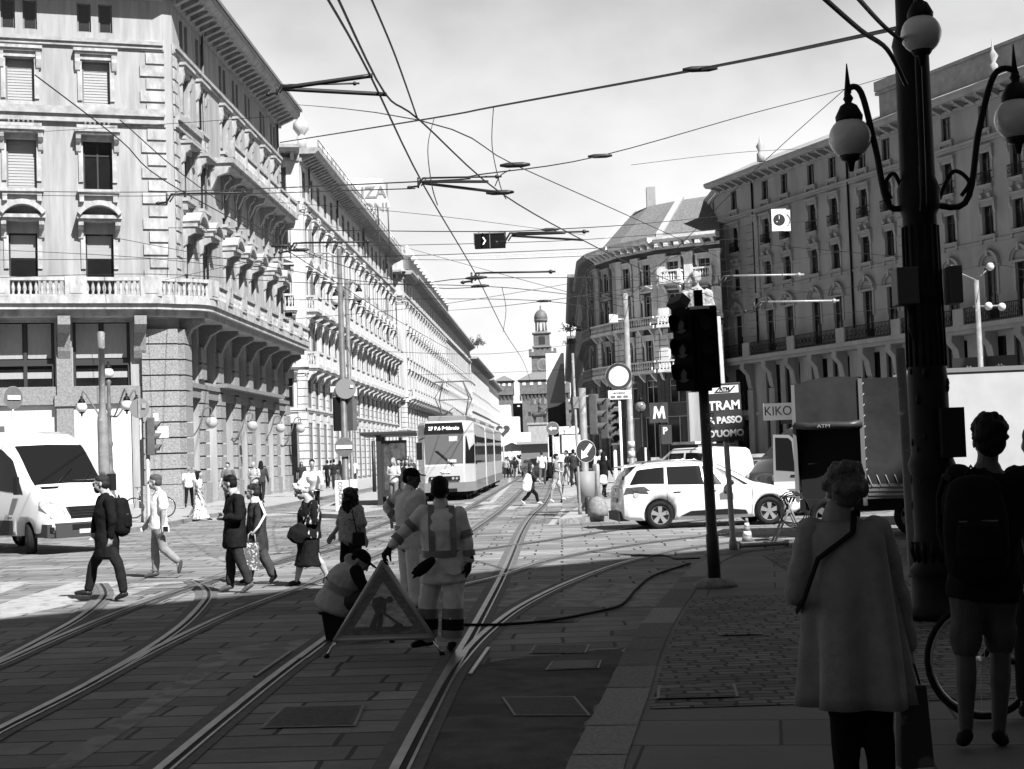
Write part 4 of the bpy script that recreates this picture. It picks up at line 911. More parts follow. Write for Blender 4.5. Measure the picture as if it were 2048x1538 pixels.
def car(name, label, st, loc, ang, m, R_, wb, glassfn, parts=None, cat='car', tw=.2, track=.74, steer=0, spokes=5, arch=None, wheels=None, rimm=None):
    t = thing(name, label, cat, (loc[0], loc[1], 0), ang); b = loft(st).build('body', m, t, fix=True)
    arches(b, [(x, R_+.01) for x in (0, wb)], R_*1.16, track-.2)
    for i, x in enumerate((0, wb)):
        for s in (-1, 1): wheel(t, x, s*track, R_, tw, steer if (i if steer > 0 else 1-i) else 0, spokes, rimm)
    g = MB(); glassfn(g); g.build('window', carGl, t)
    for nm, mm, fn in parts or []: x = MB(); fn(x); x.build(nm, mm, t)
    return t
# white estate car
p, q2 = gnd(1320, 1058), gnd(1537, 1044); dv = (q2-p); an = math.atan2(dv.y, dv.x)
CL_ = [(-.84, .38, .62, .66, .7, .7, .5), (-.8, .26, .9, .96, .8, .78, .66), (-.7, .22, .98, 1.2, .835, .8, .6), (-.42, .2, .98, 1.43, .85, .835, .6), (.1, .19, .96, 1.475, .865, .86, .62), (.9, .19, .94, 1.48, .865, .865, .63), (1.35, .19, .92, 1.43, .865, .86, .61), (1.75, .19, .91, 1.25, .865, .855, .64), (2.22, .2, .9, .98, .865, .85, .72), (2.75, .22, .82, .88, .86, .83, .68), (3.1, .26, .7, .76, .82, .78, .6), (3.3, .33, .52, .57, .7, .66, .46)]
def clg(a):
    for s in (-1, 1): sideglass(a, CL_, s, -.66, .12, -.46, .16, .1, .93); sideglass(a, CL_, s, .2, 1.02, .22, .98, .06, .94); sideglass(a, CL_, s, 1.07, 2.08, 1.03, 1.46, .06, .94)
    topglass(a, CL_, 1.42, 2.2); topglass(a, CL_, -.74, -.45, .85, .85)
L_ = (p+q2)/2; ux = dv.normalized(); an = R(8); ux = V((math.cos(an), math.sin(an), 0)); org = p+V((-ux.y, ux.x, 0))*.76
car('estate_car', 'white estate car with alloy wheels and a sticker on its door, crossing the square', CL_, org, an, carW, .315, 2.5, clg, [
    ('tail_light', lampR, lambda a: [a.add([sidept(CL_, -.76, -.62, s, .014), sidept(CL_, -.2, -.3, s, .014), sidept(CL_, -.34, -.04, s, .014), sidept(CL_, -.74, -.04, s, .014)], [(0, 1, 2, 3)], True) for s in (-1, 1)]),
    ('headlight', lampM, lambda a: [a.sph((3.0, s*.66, .69), (.2, .13, .09), 12, 6) for s in (-1, 1)]),
    ('bumper', plasG, lambda a: a.b(-.9, -.66, -.66, .66, .2, .4).b(3.16, 3.33, -.6, .6, .24, .42)),
    ('side_trim', blackP, lambda a: [a.pr([(.45, .27), (2.0, .27), (1.95, .36), (1.6, .4), (.7, .38)], s*.868, s*.886, 'y') for s in (-1, 1)]),
    ('roof_rail', chrome, lambda a: [a.tube([(-.35, s*.58, 1.44), (-.2, s*.58, 1.5), (.9, s*.6, 1.52), (1.05, s*.6, 1.47)], .014, 6) for s in (-1, 1)]),
    ('spoiler', carW, lambda a: a.pr([(-.78, 1.4), (-.3, 1.47), (-.3, 1.44), (-.76, 1.375)], -.52, .52, 'y')),
    ('sticker', mat('sticker', .12, .6), lambda a: a.pr([(1.36, .6), (1.68, .6), (1.68, .74), (1.6, .78), (1.44, .78), (1.36, .74)], -.875, -.871, 'y')),
    ('mirror', blackP, lambda a: [a.sph((1.6, s*.96, .98), (.08, .1, .07), 10, 6) for s in (-1, 1)]),
    ('door_handle', chrome, lambda a: [a.b(x, x+.16, s*.868-.012, s*.868+.012, .8, .825) for s in (-1, 1) for x in (.32, 1.12)]),
    ('door_seam', blackP, lambda a: [a.tube([(x-.03, s*.866, .28), (x, s*.8775, .55), (x, s*.8705, .84), (x, s*.853, .94)], .0045, 4) for s in (-1, 1) for x in (.17, 1.05, 2.12)]),
    ('fuel_flap', mat('seam_grey', .4), lambda a: a.pr([(-.52+.07*math.cos(i*math.pi/6), .78+.07*math.sin(i*math.pi/6)) for i in range(12)], -.853, -.849, 'y')),
    ('badge', chrome, lambda a: a.b(-.86, -.84, -.06, .06, .84, .92)),
    ('plate', mat('plate', .5), lambda a: a.b(-.875, -.86, -.25, .25, .6, .7))], tw=.2, track=.76)
VN = [(-5.2, .4, 1.3, 2.5, .95, .95, .85), (-5.0, .38, 1.3, 2.66, .98, .97, .87), (-1.7, .38, 1.3, 2.68, .985, .975, .87), (-1.15, .38, 1.3, 2.6, .985, .97, .86), (-.75, .38, 1.28, 2.36, .985, .965, .86), (.2, .38, 1.24, 1.46, .985, .95, .88), (.55, .38, 1.1, 1.24, .975, .93, .82), (.82, .4, .95, 1.06, .93, .88, .74), (.98, .45, .72, .8, .78, .74, .6)]
gp = gnd(62, 1108); va = R(-42); ca, sa = math.cos(va), math.sin(va); vo = gp-V((sa*.85, -ca*.85, 0))
def vng(a):
    for s in (-1, 1): sideglass(a, VN, s, -1.5, -.12, -1.5, -.62, .06, .8)
    topglass(a, VN, -.72, .17, .93, .93)
def van_wheels(t, pts, R_, track, steer): pass
VNf = [tuple([s[0]]+list(s[1:])) for s in VN]
t = thing('delivery_van', 'white delivery van with dark lower bumper turning in at the left edge', 'van', (vo.x, vo.y, 0), va)
b = loft(VN).build('body', carW, t, fix=True); arches(b, [(0, .36), (-3.6, .36)], .43, .6)
for x in (0, -3.6):
    for s in (-1, 1): wheel(t, x, s*.84, .345, .22, R(-24) if x == 0 else 0, 6, mat('steel_rim', .25, .5, metal=.5))
a = MB(); vng(a); a.build('window', carGl, t)
for nm, mm, fn in [('bumper', plasG, lambda a: a.b(.46, 1.0, -.8, .8, .34, .66).b(.4, .92, -.96, .96, .36, .64)), ('bumper_vent', blackP, lambda a: a.b(.99, 1.02, -.42, .42, .52, .62).b(.9, .955, -.9, -.62, .48, .58)),
    ('grille', blackP, lambda a: a.pr([(-.44, .74), (.44, .74), (.5, 1.0), (-.5, 1.0)], .86, .985, 'x')), ('grille_bar', chrome, lambda a: [a.b(.985, .995, -.42, .42, z, z+.012) for z in (.8, .86, .92)]),
    ('headlight', lampM, lambda a: [a.add([(.98, s*.56, .72), (.9, s*.86, .78), (.62, s*.965, 1.02), (.55, s*.93, 1.16), (.78, s*.72, 1.1), (.95, s*.56, .9)], [(0, 1, 2, 3, 4, 5)] if s > 0 else [(5, 4, 3, 2, 1, 0)]) for s in (-1, 1)]),
    ('mirror', blackP, lambda a: [a.b(-.1, .06, s*1.0-.02+s*.1, s*1.0+.2*s+.02, 1.28, 1.66) for s in (-1, 1)]), ('side_rail', plasG, lambda a: [a.b(-3, -.5, s*.975, s*1.0, .4, .72) for s in (-1, 1)]),
    ('bonnet_vent', blackP, lambda a: a.b(.26, .36, -.75, -.35, 1.415, 1.435)), ('wiper', blackP, lambda a: a.tube([(.18, -.3, 1.5), (-.15, .25, 1.83)], .012, 5).tube([(.18, .3, 1.5), (-.1, .7, 1.74)], .012, 5)), ('plate', mat('plate', .5), lambda a: a.b(1.0, 1.012, -.26, .26, .42, .53)),
    ('stripe', mat('stripe_grey', .22, .4), lambda a: [a.pr([(-.75, .75), (-.55, .75), (-.28, 1.2), (-.5, 1.2)], s*.978, s*.984+s*.012, 'y') for s in (-1, 1)])]:
    x = MB(); fn(x); x.build(nm, mm, t)
a = MB(); a.add([(-.28, .1, 1.62), (.1, .1, 1.55), (.1, .7, 1.55), (-.28, .7, 1.62)], [(0, 1, 2, 3)]); a.build('dashboard_paper', panelW, t)
# people carrier seen from behind
BE = [(-.75, .35, .8, .9, .76, .76, .66), (-.7, .28, 1.0, 1.55, .84, .83, .68), (-.55, .26, 1.0, 1.76, .87, .86, .7), (.2, .25, 1.0, 1.81, .88, .87, .72), (1.4, .25, 1.0, 1.8, .88, .87, .72), (1.85, .25, 1.0, 1.6, .88, .86, .72), (2.55, .25, .98, 1.08, .87, .84, .74), (3.1, .28, .85, .92, .84, .78, .66), (3.4, .35, .6, .66, .7, .64, .5)]
p = at(1452, 960, 43.5)
def beg(a):
    for s in (-1, 1): sideglass(a, BE, s, -.35, .55, -.3, .55, .1, .88); sideglass(a, BE, s, .65, 1.5, .65, 1.45, .1, .88); sideglass(a, BE, s, 1.55, 2.4, 1.5, 1.8, .1, .85)
    topglass(a, BE, 1.85, 2.5); a.q((-.735, -.62, 1.04), (-.735, .62, 1.04), (-.66, .58, 1.58), (-.66, -.58, 1.58))
car('people_carrier', 'white people carrier with roof bars seen from behind, beyond the estate car', BE, (p.x-.2, p.y), R(118), carW, .32, 2.7, beg, [('tail_light', lampR, lambda a: [a.b(-.76, -.62, s*.8-.05, s*.8+.05, .85, 1.35) for s in (-1, 1)]), ('roof_bar', iron, lambda a: [a.b(x, x+.05, -.75, .75, 1.86, 1.9) for x in (.1, 1.2)] and [a.b(0, 1.4, s*.7-.02, s*.7+.02, 1.8, 1.87) for s in (-1, 1)]), ('bumper', plasG, lambda a: a.b(-.82, -.6, -.8, .8, .3, .5)), ('plate', mat('plate', .5), lambda a: a.b(-.775, -.755, -.25, .25, .72, .84))], cat='car', tw=.19, track=.76)
t = thing('roof_ladder', 'bundle of pale boards and a dark ladder tied on the roof of the people carrier', 'ladder', (p.x-.2-.35, p.y+.6, 1.9), R(118)); MB().b(-.2, 1.5, -.3, -.22, 0, .05).b(-.2, 1.5, .1, .18, 0, .05).b(-.3, .9, .3, .5, 0, .08).build('boards', panelW, t); x = MB()
for i in range(6): x.b(-.1+.26*i, -.06+.26*i, -.22, .1, .01, .04)
x.build('rung', iron, t)
SM = [(-.6, .4, .7, .76, .7, .7, .5), (-.5, .28, .95, 1.15, .78, .77, .58), (-.1, .25, .95, 1.46, .8, .79, .56), (1.0, .25, .94, 1.5, .82, .81, .58), (1.5, .25, .93, 1.38, .82, .8, .58), (2.1, .25, .9, .98, .81, .79, .64), (2.7, .3, .78, .84, .78, .74, .56), (2.9, .36, .58, .62, .66, .62, .44)]
p = at(1322, 960, 46)
def smg(a):
    for s in (-1, 1): sideglass(a, SM, s, -.2, .8, -.05, .78, .1, .86); sideglass(a, SM, s, .88, 1.9, .88, 1.45, .1, .86)
    topglass(a, SM, 1.5, 2.05); topglass(a, SM, -.46, -.12)
car('hatchback_car', 'small white hatchback half hidden behind the roof of the estate car', SM, (p.x+.3, p.y), R(80), carW, .3, 2.3, smg, [('tail_light', lampR, lambda a: [a.b(-.58, -.4, s*.68-.06, s*.68+.06, .75, 1.0) for s in (-1, 1)]), ('plate', mat('plate', .5), lambda a: a.b(-.615, -.6, -.25, .25, .55, .66))], track=.7)
# dark works van with beacons and an open door
p = at(1545, 985, 36.5)
DVs = [(-4.6, .4, 1.25, 2.3, .93, .93, .84), (-4.4, .38, 1.25, 2.45, .97, .96, .86), (-.9, .38, 1.25, 2.46, .98, .97, .86), (-.4, .38, 1.22, 2.2, .98, .96, .86), (.5, .38, 1.15, 1.4, .98, .94, .86), (.8, .4, 1.0, 1.1, .93, .88, .74), (.95, .45, .75, .8, .8, .74, .6)]
def dvg(a):
    topglass(a, DVs, -.38, .46, .93, .93); sideglass(a, DVs, 1, -1.2, .1, -1.2, -.3, .08, .85)
DV = car('works_van', 'dark works van with roof beacons and its cab door standing open, behind the truck', DVs, (p.x+.7, p.y+1.6), R(200), mat('van_dark', .045, .25, coat=.5), .34, -3.2, dvg, [('bumper', plasG, lambda a: a.b(.5, .98, -.85, .85, .35, .62)), ('side_stripe', mat('stripe_pale', .5, .4), lambda a: a.b(-4.3, -1.4, .975, .99, 1.0, 1.12).b(-4.3, -.6, .9, .96, 2.2, 2.26)), ('headlight', lampM, lambda a: [a.sph((.72, s*.74, .95), (.2, .16, .14), 10, 6) for s in (-1, 1)]), ('roof_bar', chrome, lambda a: a.b(-1.4, -1.3, -.7, .8, 2.5, 2.58))], cat='van', track=.8, tw=.22)
for k, y in enumerate((-.55, .1, .7)): x = MB(); x.cyl((-1.35, y, 2.58), (-1.35, y, 2.66), .1, n=12); x.lathe((-1.35, y, 2.66), [(.085, 0), (.085, .12), (.06, .18), (.01, .2)], 12); x.build('beacon', mat('beacon_glass', .12, .1, n=(9, .5)), DV)
dr = bpy.data.objects.new('door', MB().pr([(-.28, .5), (.28, .5), (.28, 1.15), (.24, 1.3), (.2, 1.9), (.1, 2.0), (-.26, 2.02), (-.28, 1.15)], -.04, .04).mk(1).pr([(-.22, 1.22), (.2, 1.18), (.15, 1.85), (.08, 1.93), (-.21, 1.95)], -.05, .05).mk(2).b(-.28, .28, -.046, .046, .78, .95).mesh('door', [mat('door_pale', .22, .35), carGl, panelW])); C.objects.link(dr); dr.parent = DV; q2 = at(1572, 940, 33.6);
dr.matrix_local = (M.Translation((p.x+.7, p.y+1.6, 0)) @ M.Rotation(R(200), 4, 'Z')).inverted() @ M.Translation((q2.x, q2.y, 0)) @ M.Rotation(R(-6), 4, 'Z')
MB().b(.1, .2, -.06, .06, 1.06, 1.1).build('door_handle', blackP, dr)
# canvas truck
tarp = mat('tarpaulin_dark', .035, .4, n=(2, .25), bump=(3, .5)); tarpP = mat('tarpaulin_pale', .5, .55, n=(1.2, .08), bump=(2.5, .3))
p = at(1600, 1080, 28.0); q2 = at(1830, 1070, 27.4)
TKA = math.atan2(q2.y-p.y, q2.x-p.x)
TK = thing('canvas_truck', 'truck with a dark tarpaulin cover and open end, behind the woman in the coat', 'truck', (p.x, p.y, 0), TKA)
a = MB(); W_ = 1.25; Lt = 2.6
def tp(x, z, s): return (x, s, z)
n = 10; bulge = lambda x, z: .03*math.sin(x*3.1)*math.sin(z*2.2)
for i in range(n):
    for j in range(6):
        x0, x1 = 1.22+(Lt-1.22)*i/n, 1.22+(Lt-1.22)*(i+1)/n; z0, z1 = 1.0+1.95*j/6, 1.0+1.95*(j+1)/6
        a.add([(x0, -.0+bulge(x0, z0), z0), (x1, bulge(x1, z0), z0), (x1, bulge(x1, z1), z1), (x0, bulge(x0, z1), z1)], [(0, 1, 2, 3)], True)
prof = [(0, 2.88), (.3, 2.98), (.7, 3.02), (1.22, 3.0)]
for i in range(3): a.add([(prof[i][0], -.02, 2.12), (prof[i+1][0], -.02, 2.12-.03*(i == 1)), (prof[i+1][0], -.02, prof[i+1][1]), (prof[i][0], -.02, prof[i][1])], [(0, 1, 2, 3)])
for i in range(3): a.add([(prof[i][0], -.02, prof[i][1]), (prof[i+1][0], -.02, prof[i+1][1]), (prof[i+1][0], 2.4, prof[i+1][1]), (prof[i][0], 2.4, prof[i][1])], [(0, 1, 2, 3)])
a.b(1.22, Lt, .04, 2.4, 2.93, 2.96); a.b(0, Lt, 2.36, 2.4, .9, 2.9); a.b(-.02, .0, .0, 2.4, .9, 2.9); a.b(Lt-.02, Lt, .04, 2.4, 1, 2.94); a.build('tarpaulin', tarp, TK)
a = MB(); a.tube([(.0, -.03, 2.13), (.3, -.09, 2.1), (.7, -.1, 2.11), (1.0, -.08, 2.1), (1.24, -.03, 2.13)], .07, 8); a.build('rolled_flap', tarp, TK)
text('ATM', .09, TK, (.55, -.175, 2.1), m=mat('letter_grey', .3), sx=1.3)
a = MB(); a.b(-.04, .02, -.04, .04, .7, 2.9); a.b(1.2, 1.27, -.05, .03, .6, 2.96); a.build('post', frameG, TK)
a = MB(); a.b(1.27, Lt, -.02, .02, .72, 1.0); a.mk(1)
for z in (.78, .86, .94): a.b(1.3, Lt, -.035, -.02, z, z+.03)
a.build('side_board', [frameG, alloy], TK); a = MB(); a.b(0, Lt, .2, 2.2, .5, .72); a.b(.03, 1.2, .35, .4, .72, 2.9); a.build('chassis', mat('chassis_shade_black', .006, .8), TK)  # the upright black panel paints in the darkness of the open end
for x in (.55, 2.1): wheel(TK, x, .25, .38, .26, 0, 6, mat('steel_rim', .25)); wheel(TK, x, 2.15, .38, .26, 0, 6, mat('steel_rim', .25))
a = MB()
for i in range(8): a.tube([(1.3+.16*i, -.02, 1.16), (1.38+.16*i, -.045, .95)], .008, 4)
for i in range(9): a.tube([(1.24, -.03, 1.2+.2*i), (1.3, -.05, 1.28+.2*i)], .01, 4)
a.build('lacing', mat('cord_pale', .3), TK)
p = at(1890, 1020, 31); WB = thing('box_truck', 'white box truck body filling the right edge behind the lamp post', 'truck', (p.x, p.y, 0), R(-6))
a = MB(); a.b(-.6, 5.4, 0, 2.4, .95, 3.2); a.build('body', tarpP, WB, bev=.03); MB().b(-.64, 5.44, -.03, 2.44, 3.16, 3.25).b(-.64, 5.44, -.03, 2.44, .85, .97).build('frame', alloy, WB); MB().b(-.5, 5.3, .3, 2.1, .5, .85).build('chassis', blackP, WB)
for x in (.4, 4.2): wheel(WB, x, .2, .4, .26, 0, 6, mat('steel_rim', .25)); wheel(WB, x, 2.2, .4, .26, 0, 6, mat('steel_rim', .25))
# ================================================================ tram
tramL = mat('tram_pale', .5, .3, n=(2, .05), coat=.3); tramG = mat('tram_grey', .2, .35, n=(2, .08), coat=.3)
TM = thing('tram', 'pale articulated tram with a lit destination board standing at the stop', 'tram', (-4.75, 59.8, 0))
def tram_sec(y0, y1, first, last):
    a = MB(); w_ = 1.18
    if first: plan = [(-.82, y0), (.82, y0), (w_, y0+1.5), (w_, y1), (-w_, y1), (-w_, y0+1.5)]
    else: plan = [(-w_, y0), (w_, y0), (w_, y1), (-w_, y1)]
    def rg(s, z, lean=0): return [(x*s, y+(lean if first and y == y0 else 0), z) for x, y in plan]
    L_ = [rg(1, .36, .12), rg(1, .72, .04), rg(1, 1.42, 0), rg(1, 2.72, .38), rg(.98, 3.12, .5), rg(.9, 3.26, .62)]; n = len(plan); vs = [p for r_ in L_ for p in r_]; fs = []
    for i in range(len(L_)-1):
        for j in range(n): fs.append((i*n+j, i*n+(j+1) % n, (i+1)*n+(j+1) % n, (i+1)*n+j))
    fs.append(tuple(range((len(L_)-1)*n, len(L_)*n))); a.add(vs, fs); return a
secs = [(0, 10.0), (10.7, 19.0), (19.7, 29.0)]
for i, (y0, y1) in enumerate(secs):
    tram_sec(y0, y1, i == 0, i == 2).build('body', tramL, TM, bev=.04)
    a = MB()
    for s in (-1, 1): a.b(s*1.185-.008, s*1.185+.008, y0+(1.5 if i == 0 else .05), y1-.05, .36, .78)
    if i == 0: a.pr([(-.83, .02), (.83, .02), (1.19, 1.5), (1.19, 1.6), (-1.19, 1.6), (-1.19, 1.5)], .36, .74, 'z')
    a.build('skirt', tramG, TM)
    y = y0+(2.6 if i == 0 else .5)
    while y+1.0 < y1:
        for s in (-1, 1): inst(proto(('tramwin',), lambda: MB().b(-.01, .01, 0, 1.0, 1.5, 2.62).mk(1).b(-.016, .016, 0, 1.0, 2.32, 2.36).mesh('window', [carGl, frameG])), 'window', TM, loc=(s*1.185, y, 0))
        y += 1.18
    a = MB(); a.b(-.8, .8, y0+2.2, y1-.6, 3.26, 3.52); a.build('roof_equipment', tramG, TM, bev=.04)
    for yy in (y0+2.4, y1-2.4):
        a = MB(); a.b(-.95, .95, yy-1.2, yy+1.2, .18, .4)
        for dy in (-.8, .8):
            for s in (-1, 1): a.cyl((s*.66, yy+dy, .33), (s*.8, yy+dy, .33), .33, n=18)
        for s in (-1, 1): a.b(s*1.02-.06, s*1.02+.06, yy-1.1, yy+1.1, .22, .5)
        a.build('bogie', blackP, TM)
for y in (10.35, 19.35):
    a = MB()
    for k in range(4): a.b(-1.1, 1.1, y-.36+k*.18, y-.28+k*.18, .5, 3.15); a.b(-1.02, 1.02, y-.28+k*.18, y-.18+k*.18, .55, 3.1)
    a.build('gangway_bellows', blackP, TM)
def fr(x, z, o=.012):                                              # point on the leaning front
    y = (0 if z <= 1.42 else (z-1.42)/1.3*.38 if z <= 2.72 else .38+(z-2.72)/.4*.12); return (x, y-o, z)
a = MB(); a.q(fr(-.76, 1.5), fr(.78, 1.5), fr(.8, 2.68), fr(-.8, 2.68)); a.build('windscreen', mat('tram_glass', .1, .06, spec=.8), TM)
a = MB(); a.q((.86, .11, 1.5), (1.17, 1.35, 1.5), (1.17, 1.5, 2.62), (.87, .5, 2.62)); a.b(1.176, 1.195, 1.55, 2.4, 1.45, 2.66); a.build('cab_window', carGl, TM)
a = MB(); a.pr([(-.82, 2.74), (.82, 2.74), (.76, 3.18), (-.76, 3.18)], .33, .37); a.build('destination_board', blackP, TM)
text('27 P.6 Febbraio', .2, TM, (0, .322, 2.95), m=mat('led_letters', .7, .5, emit=.5), sx=1.0, bold=.006)
a = MB(); a.b(-.62, .62, -.035, .03, .82, 1.0); a.mk(1)
for x in (-.5, -.35, .35, .5): a.cyl((x, -.05, .91), (x, -.03, .91), .055, n=12)
a.build('headlight', [blackP, lampM], TM)
text('4812', .19, TM, (.05, -.012, 1.2), m=mat('letter_white', .8), bold=.012)
a = MB(); a.tube([fr(.35, 1.45, .04), fr(-.35, 2.05, .04)], .018, 6); a.tube([fr(.42, 1.45, .04), fr(-.28, 2.05, .04)], .012, 6); a.build('wiper', blackP, TM)
a = MB(); a.b(.2, .55, .28, .33, 2.38, 2.62); a.b(.15, .5, .0, .03, 1.55, 1.68); a.build('windscreen_notice', panelW, TM)
a = MB(); a.b(-1.12, -.9, .1, .25, 1.7, 2.4); a.tube([(-.8, .3, 2.6), (-1.0, .18, 2.5)], .025, 6); a.build('mirror', blackP, TM)
a = MB(); a.b(-.5, .5, -.12, .1, .36, .5); a.b(-.12, .12, -.3, .0, .4, .52); a.build('coupler', blackP, TM)
a = MB(); yb = 6.5
for s in (-1, 1): a.tube([(s*.5, yb, 3.55), (s*.75, yb+1.3, 4.4), (s*.45, yb, 5.15)], .03, 6); a.tube([(s*.5, yb+.2, 3.55), (s*.75, yb-1.0, 4.4), (s*.45, yb, 5.15)], .03, 6)
a.tube([(-1.0, yb, 4.95), (-.8, yb, 5.17), (.8, yb, 5.17), (1.0, yb, 4.95)], .035, 6); a.tube([(-.75, yb+1.3, 4.4), (.75, yb+1.3, 4.4)], .025, 5); a.tube([(-.5, yb, 3.6), (0, yb, 4.0), (.5, yb, 3.6)], .03, 5); a.build('pantograph', ironG, TM)
# ================================================================ people
skin = mat('skin', .3, .55, n=(12, .12)); skinD = mat('skin_shadow_tan', .2, .55, n=(12, .12))
def cloth(v, nm=None): return mat(nm or 'cloth_%03d' % int(v*1000), v, .9, n=(9, .18), bump=(55, .25), spec=.06)
hairB = mat('hair_black', .009, .6, spec=.15, n=(60, .5), bump=(70, 1), stretch=(1, 1, .25)); hairG = mat('hair_grey', .28, .7, n=(50, .4), bump=(60, 1), stretch=(1, 1, .3)); hairW = mat('hair_white', .7, .7, n=(40, .25), bump=(50, 1)); hairM = mat('hair_brown', .025, .6, spec=.2, n=(50, .5), bump=(60, 1), stretch=(1, 1, .3))
shoeM = mat('shoe_leather', .012, .5, spec=.2); shoeG = mat('shoe_suede', .045, .8); shoeW = mat('shoe_white', .55, .6)
patD = mat('dress_print', .012, .9, n=(1, .3), spec=.06, spots=(15, .55, .58), stretch=(1.2, 1.2, .45)); floral = mat('dress_floral', .6, .9, spots=(16, .1, .54), bump=(30, .3)); spotT = mat('top_spotted', .45, .9, spots=(75, .08, .53)); plaid = mat('shirt_plaid', .5, .9, spots=(26, .15, .5), stretch=(1, 1, 2.4))
wrinkT = bpy.data.textures.new('wrinkles', 'CLOUDS'); wrinkT.noise_scale = .09; wrinkT.noise_depth = 2
def bake(mb, name, m, parent, vox=.014, sm=4, disp=0):
    me = mb.mesh(name, m); o = bpy.data.objects.new(name, me); C.objects.link(o)
    r = o.modifiers.new('r', 'REMESH'); r.mode = 'VOXEL'; r.voxel_size = vox; r.use_smooth_shade = True
    if disp:
        d = o.modifiers.new('d', 'DISPLACE'); d.texture = wrinkT; d.strength = disp; d.mid_level = .5; d.texture_coords = 'LOCAL'
    s = o.modifiers.new('s', 'SMOOTH'); s.factor = .5; s.iterations = sm
    BAKE.append((o, name, m)); o.parent = parent
    return o
BAKE = []
def flush_bake():
    bpy.context.view_layer.update(); dg = bpy.context.evaluated_depsgraph_get()
    for o, name, m in BAKE:
        me = bpy.data.meshes.new_from_object(o.evaluated_get(dg)); old = o.data; o.modifiers.clear(); o.data = me; me.name = name; bpy.data.meshes.remove(old)
    BAKE.clear()
def etube(mb, pts, rw, rd, side, n=14, c0=.9):
    """elliptical tube with rounded ends; side = width axis"""
    pts = [V(p) for p in pts]; k = len(pts)
    d0 = (pts[1]-pts[0]).normalized(); d1 = (pts[-1]-pts[-2]).normalized()
    P = []
    for t in (1.0, .8, .45): P.append((pts[0]-d0*min(rw[0], rd[0])*t*c0, math.sqrt(max(.02, 1-t*t))*rw[0], math.sqrt(max(.02, 1-t*t))*rd[0], d0))
    for i in range(k):
        d = (pts[min(i+1, k-1)]-pts[max(i-1, 0)]).normalized(); P.append((pts[i], rw[i], rd[i], d))
    for t in (.45, .8, 1.0): P.append((pts[-1]+d1*min(rw[-1], rd[-1])*t*.9, math.sqrt(max(.02, 1-t*t))*rw[-1], math.sqrt(max(.02, 1-t*t))*rd[-1], d1))
    vs = []; fs = []
    for p, a, b_, d in P:
        s_ = V(side); s_ = s_-d*s_.dot(d); s_ = s_.normalized() if s_.length > 1e-4 else d.orthogonal().normalized(); f = d.cross(s_)
        for j in range(n): t = 2*math.pi*j/n; vs.append(p+s_*a*math.cos(t)+f*b_*math.sin(t))
    K = len(P)
    for i in range(K-1):
        for j in range(n): fs.append((i*n+j, i*n+(j+1) % n, (i+1)*n+(j+1) % n, (i+1)*n+j))
    fs.append(tuple(reversed(range(n)))); fs.append(tuple(range((K-1)*n, K*n)))
    mb.add(vs, fs, True)
def limb(mb, p, q, r0, r1, mid=None):
    p, q = V(p), V(q); side = (q-p).orthogonal(); rr = [r0, mid or (r0+r1)/2, r1]
    etube(mb, [p, p+(q-p)*.4, q], rr, rr, side, 10)
def chain(mb, ps, rs):
    for i in range(len(ps)-1): limb(mb, ps[i], ps[i+1], rs[i], rs[i+1])
def hand(mb, w_, h, palm, s, curl=.6, fine=True, side=1):
    w_, h, palm = V(w_), V(h), V(palm); d = (h-w_).normalized(); n_ = (palm-d*palm.dot(d)).normalized(); a = d.cross(n_)*side
    k = w_+d*.085*s
    etube(mb, [w_, w_+d*.04*s, k], [.026*s, .038*s, .04*s], [.02*s, .017*s, .014*s], a, 10)
    if not fine: etube(mb, [k, k+d*.035*s+n_*.02*s*curl, k+d*.05*s+n_*.06*s*curl], [.038*s, .036*s, .03*s], [.014*s]*3, a, 8); limb(mb, w_+d*.03*s+a*.03*s, w_+d*.08*s+a*.055*s+n_*.02*s, .012*s, .01*s); return
    for i, (o, L) in enumerate(((.03, .88), (.01, 1.0), (-.011, .94), (-.03, .74))):
        p = k+a*o*s; dd = d.copy(); pts = [p]
        for j, l in enumerate((.042, .027, .021)):
            t = curl*(.55+.5*j)+.06*i; dd = (d*math.cos(t)+n_*math.sin(t)); p = p+dd*l*L*s; pts.append(p)
        chain(mb, pts, [.0098*s, .0092*s, .0085*s, .0075*s])
    t0 = w_+d*.025*s+a*.03*s; t1 = t0+d*.032*s+a*.022*s+n_*.012*s; t2 = t1+d*.03*s+n_*.016*s*(1+curl)
    chain(mb, [t0, t1, t2], [.014*s, .0115*s, .009*s])
def head(mb, c, f, u, s):
    f, u = V(f).normalized(), V(u).normalized(); u = (u-f*u.dot(f)).normalized(); r = f.cross(u)
    def e(o, rr, n=12): 
        T = M(((r.x, f.x, u.x, 0), (r.y, f.y, u.y, 0), (r.z, f.z, u.z, 0), (0, 0, 0, 1))); old = mb.T
        mb.T = (M.Translation(c) @ T); mb.sph([x*s for x in o], [x*s for x in rr], n, 8); mb.T = old
    e((0, -.012, .03), (.076, .096, .088)); e((0, .022, -.035), (.06, .066, .078)); e((0, .058, -.085), (.03, .03, .024))
    e((0, .088, .028), (.045, .014, .012)); e((0, .098, -.008), (.011, .016, .026), 8); e((0, .106, -.024), (.016, .015, .011), 8)
    for k in (-1, 1): e((k*.077, -.008, -.008), (.01, .02, .03), 8); e((k*.038, .066, -.03), (.024, .022, .022), 8); e((k*.031, .083, .008), (.014, .011, .008), 8)
    e((0, .087, -.055), (.022, .012, .006), 8); e((0, .085, -.066), (.019, .012, .006), 8)
    return r, f, u
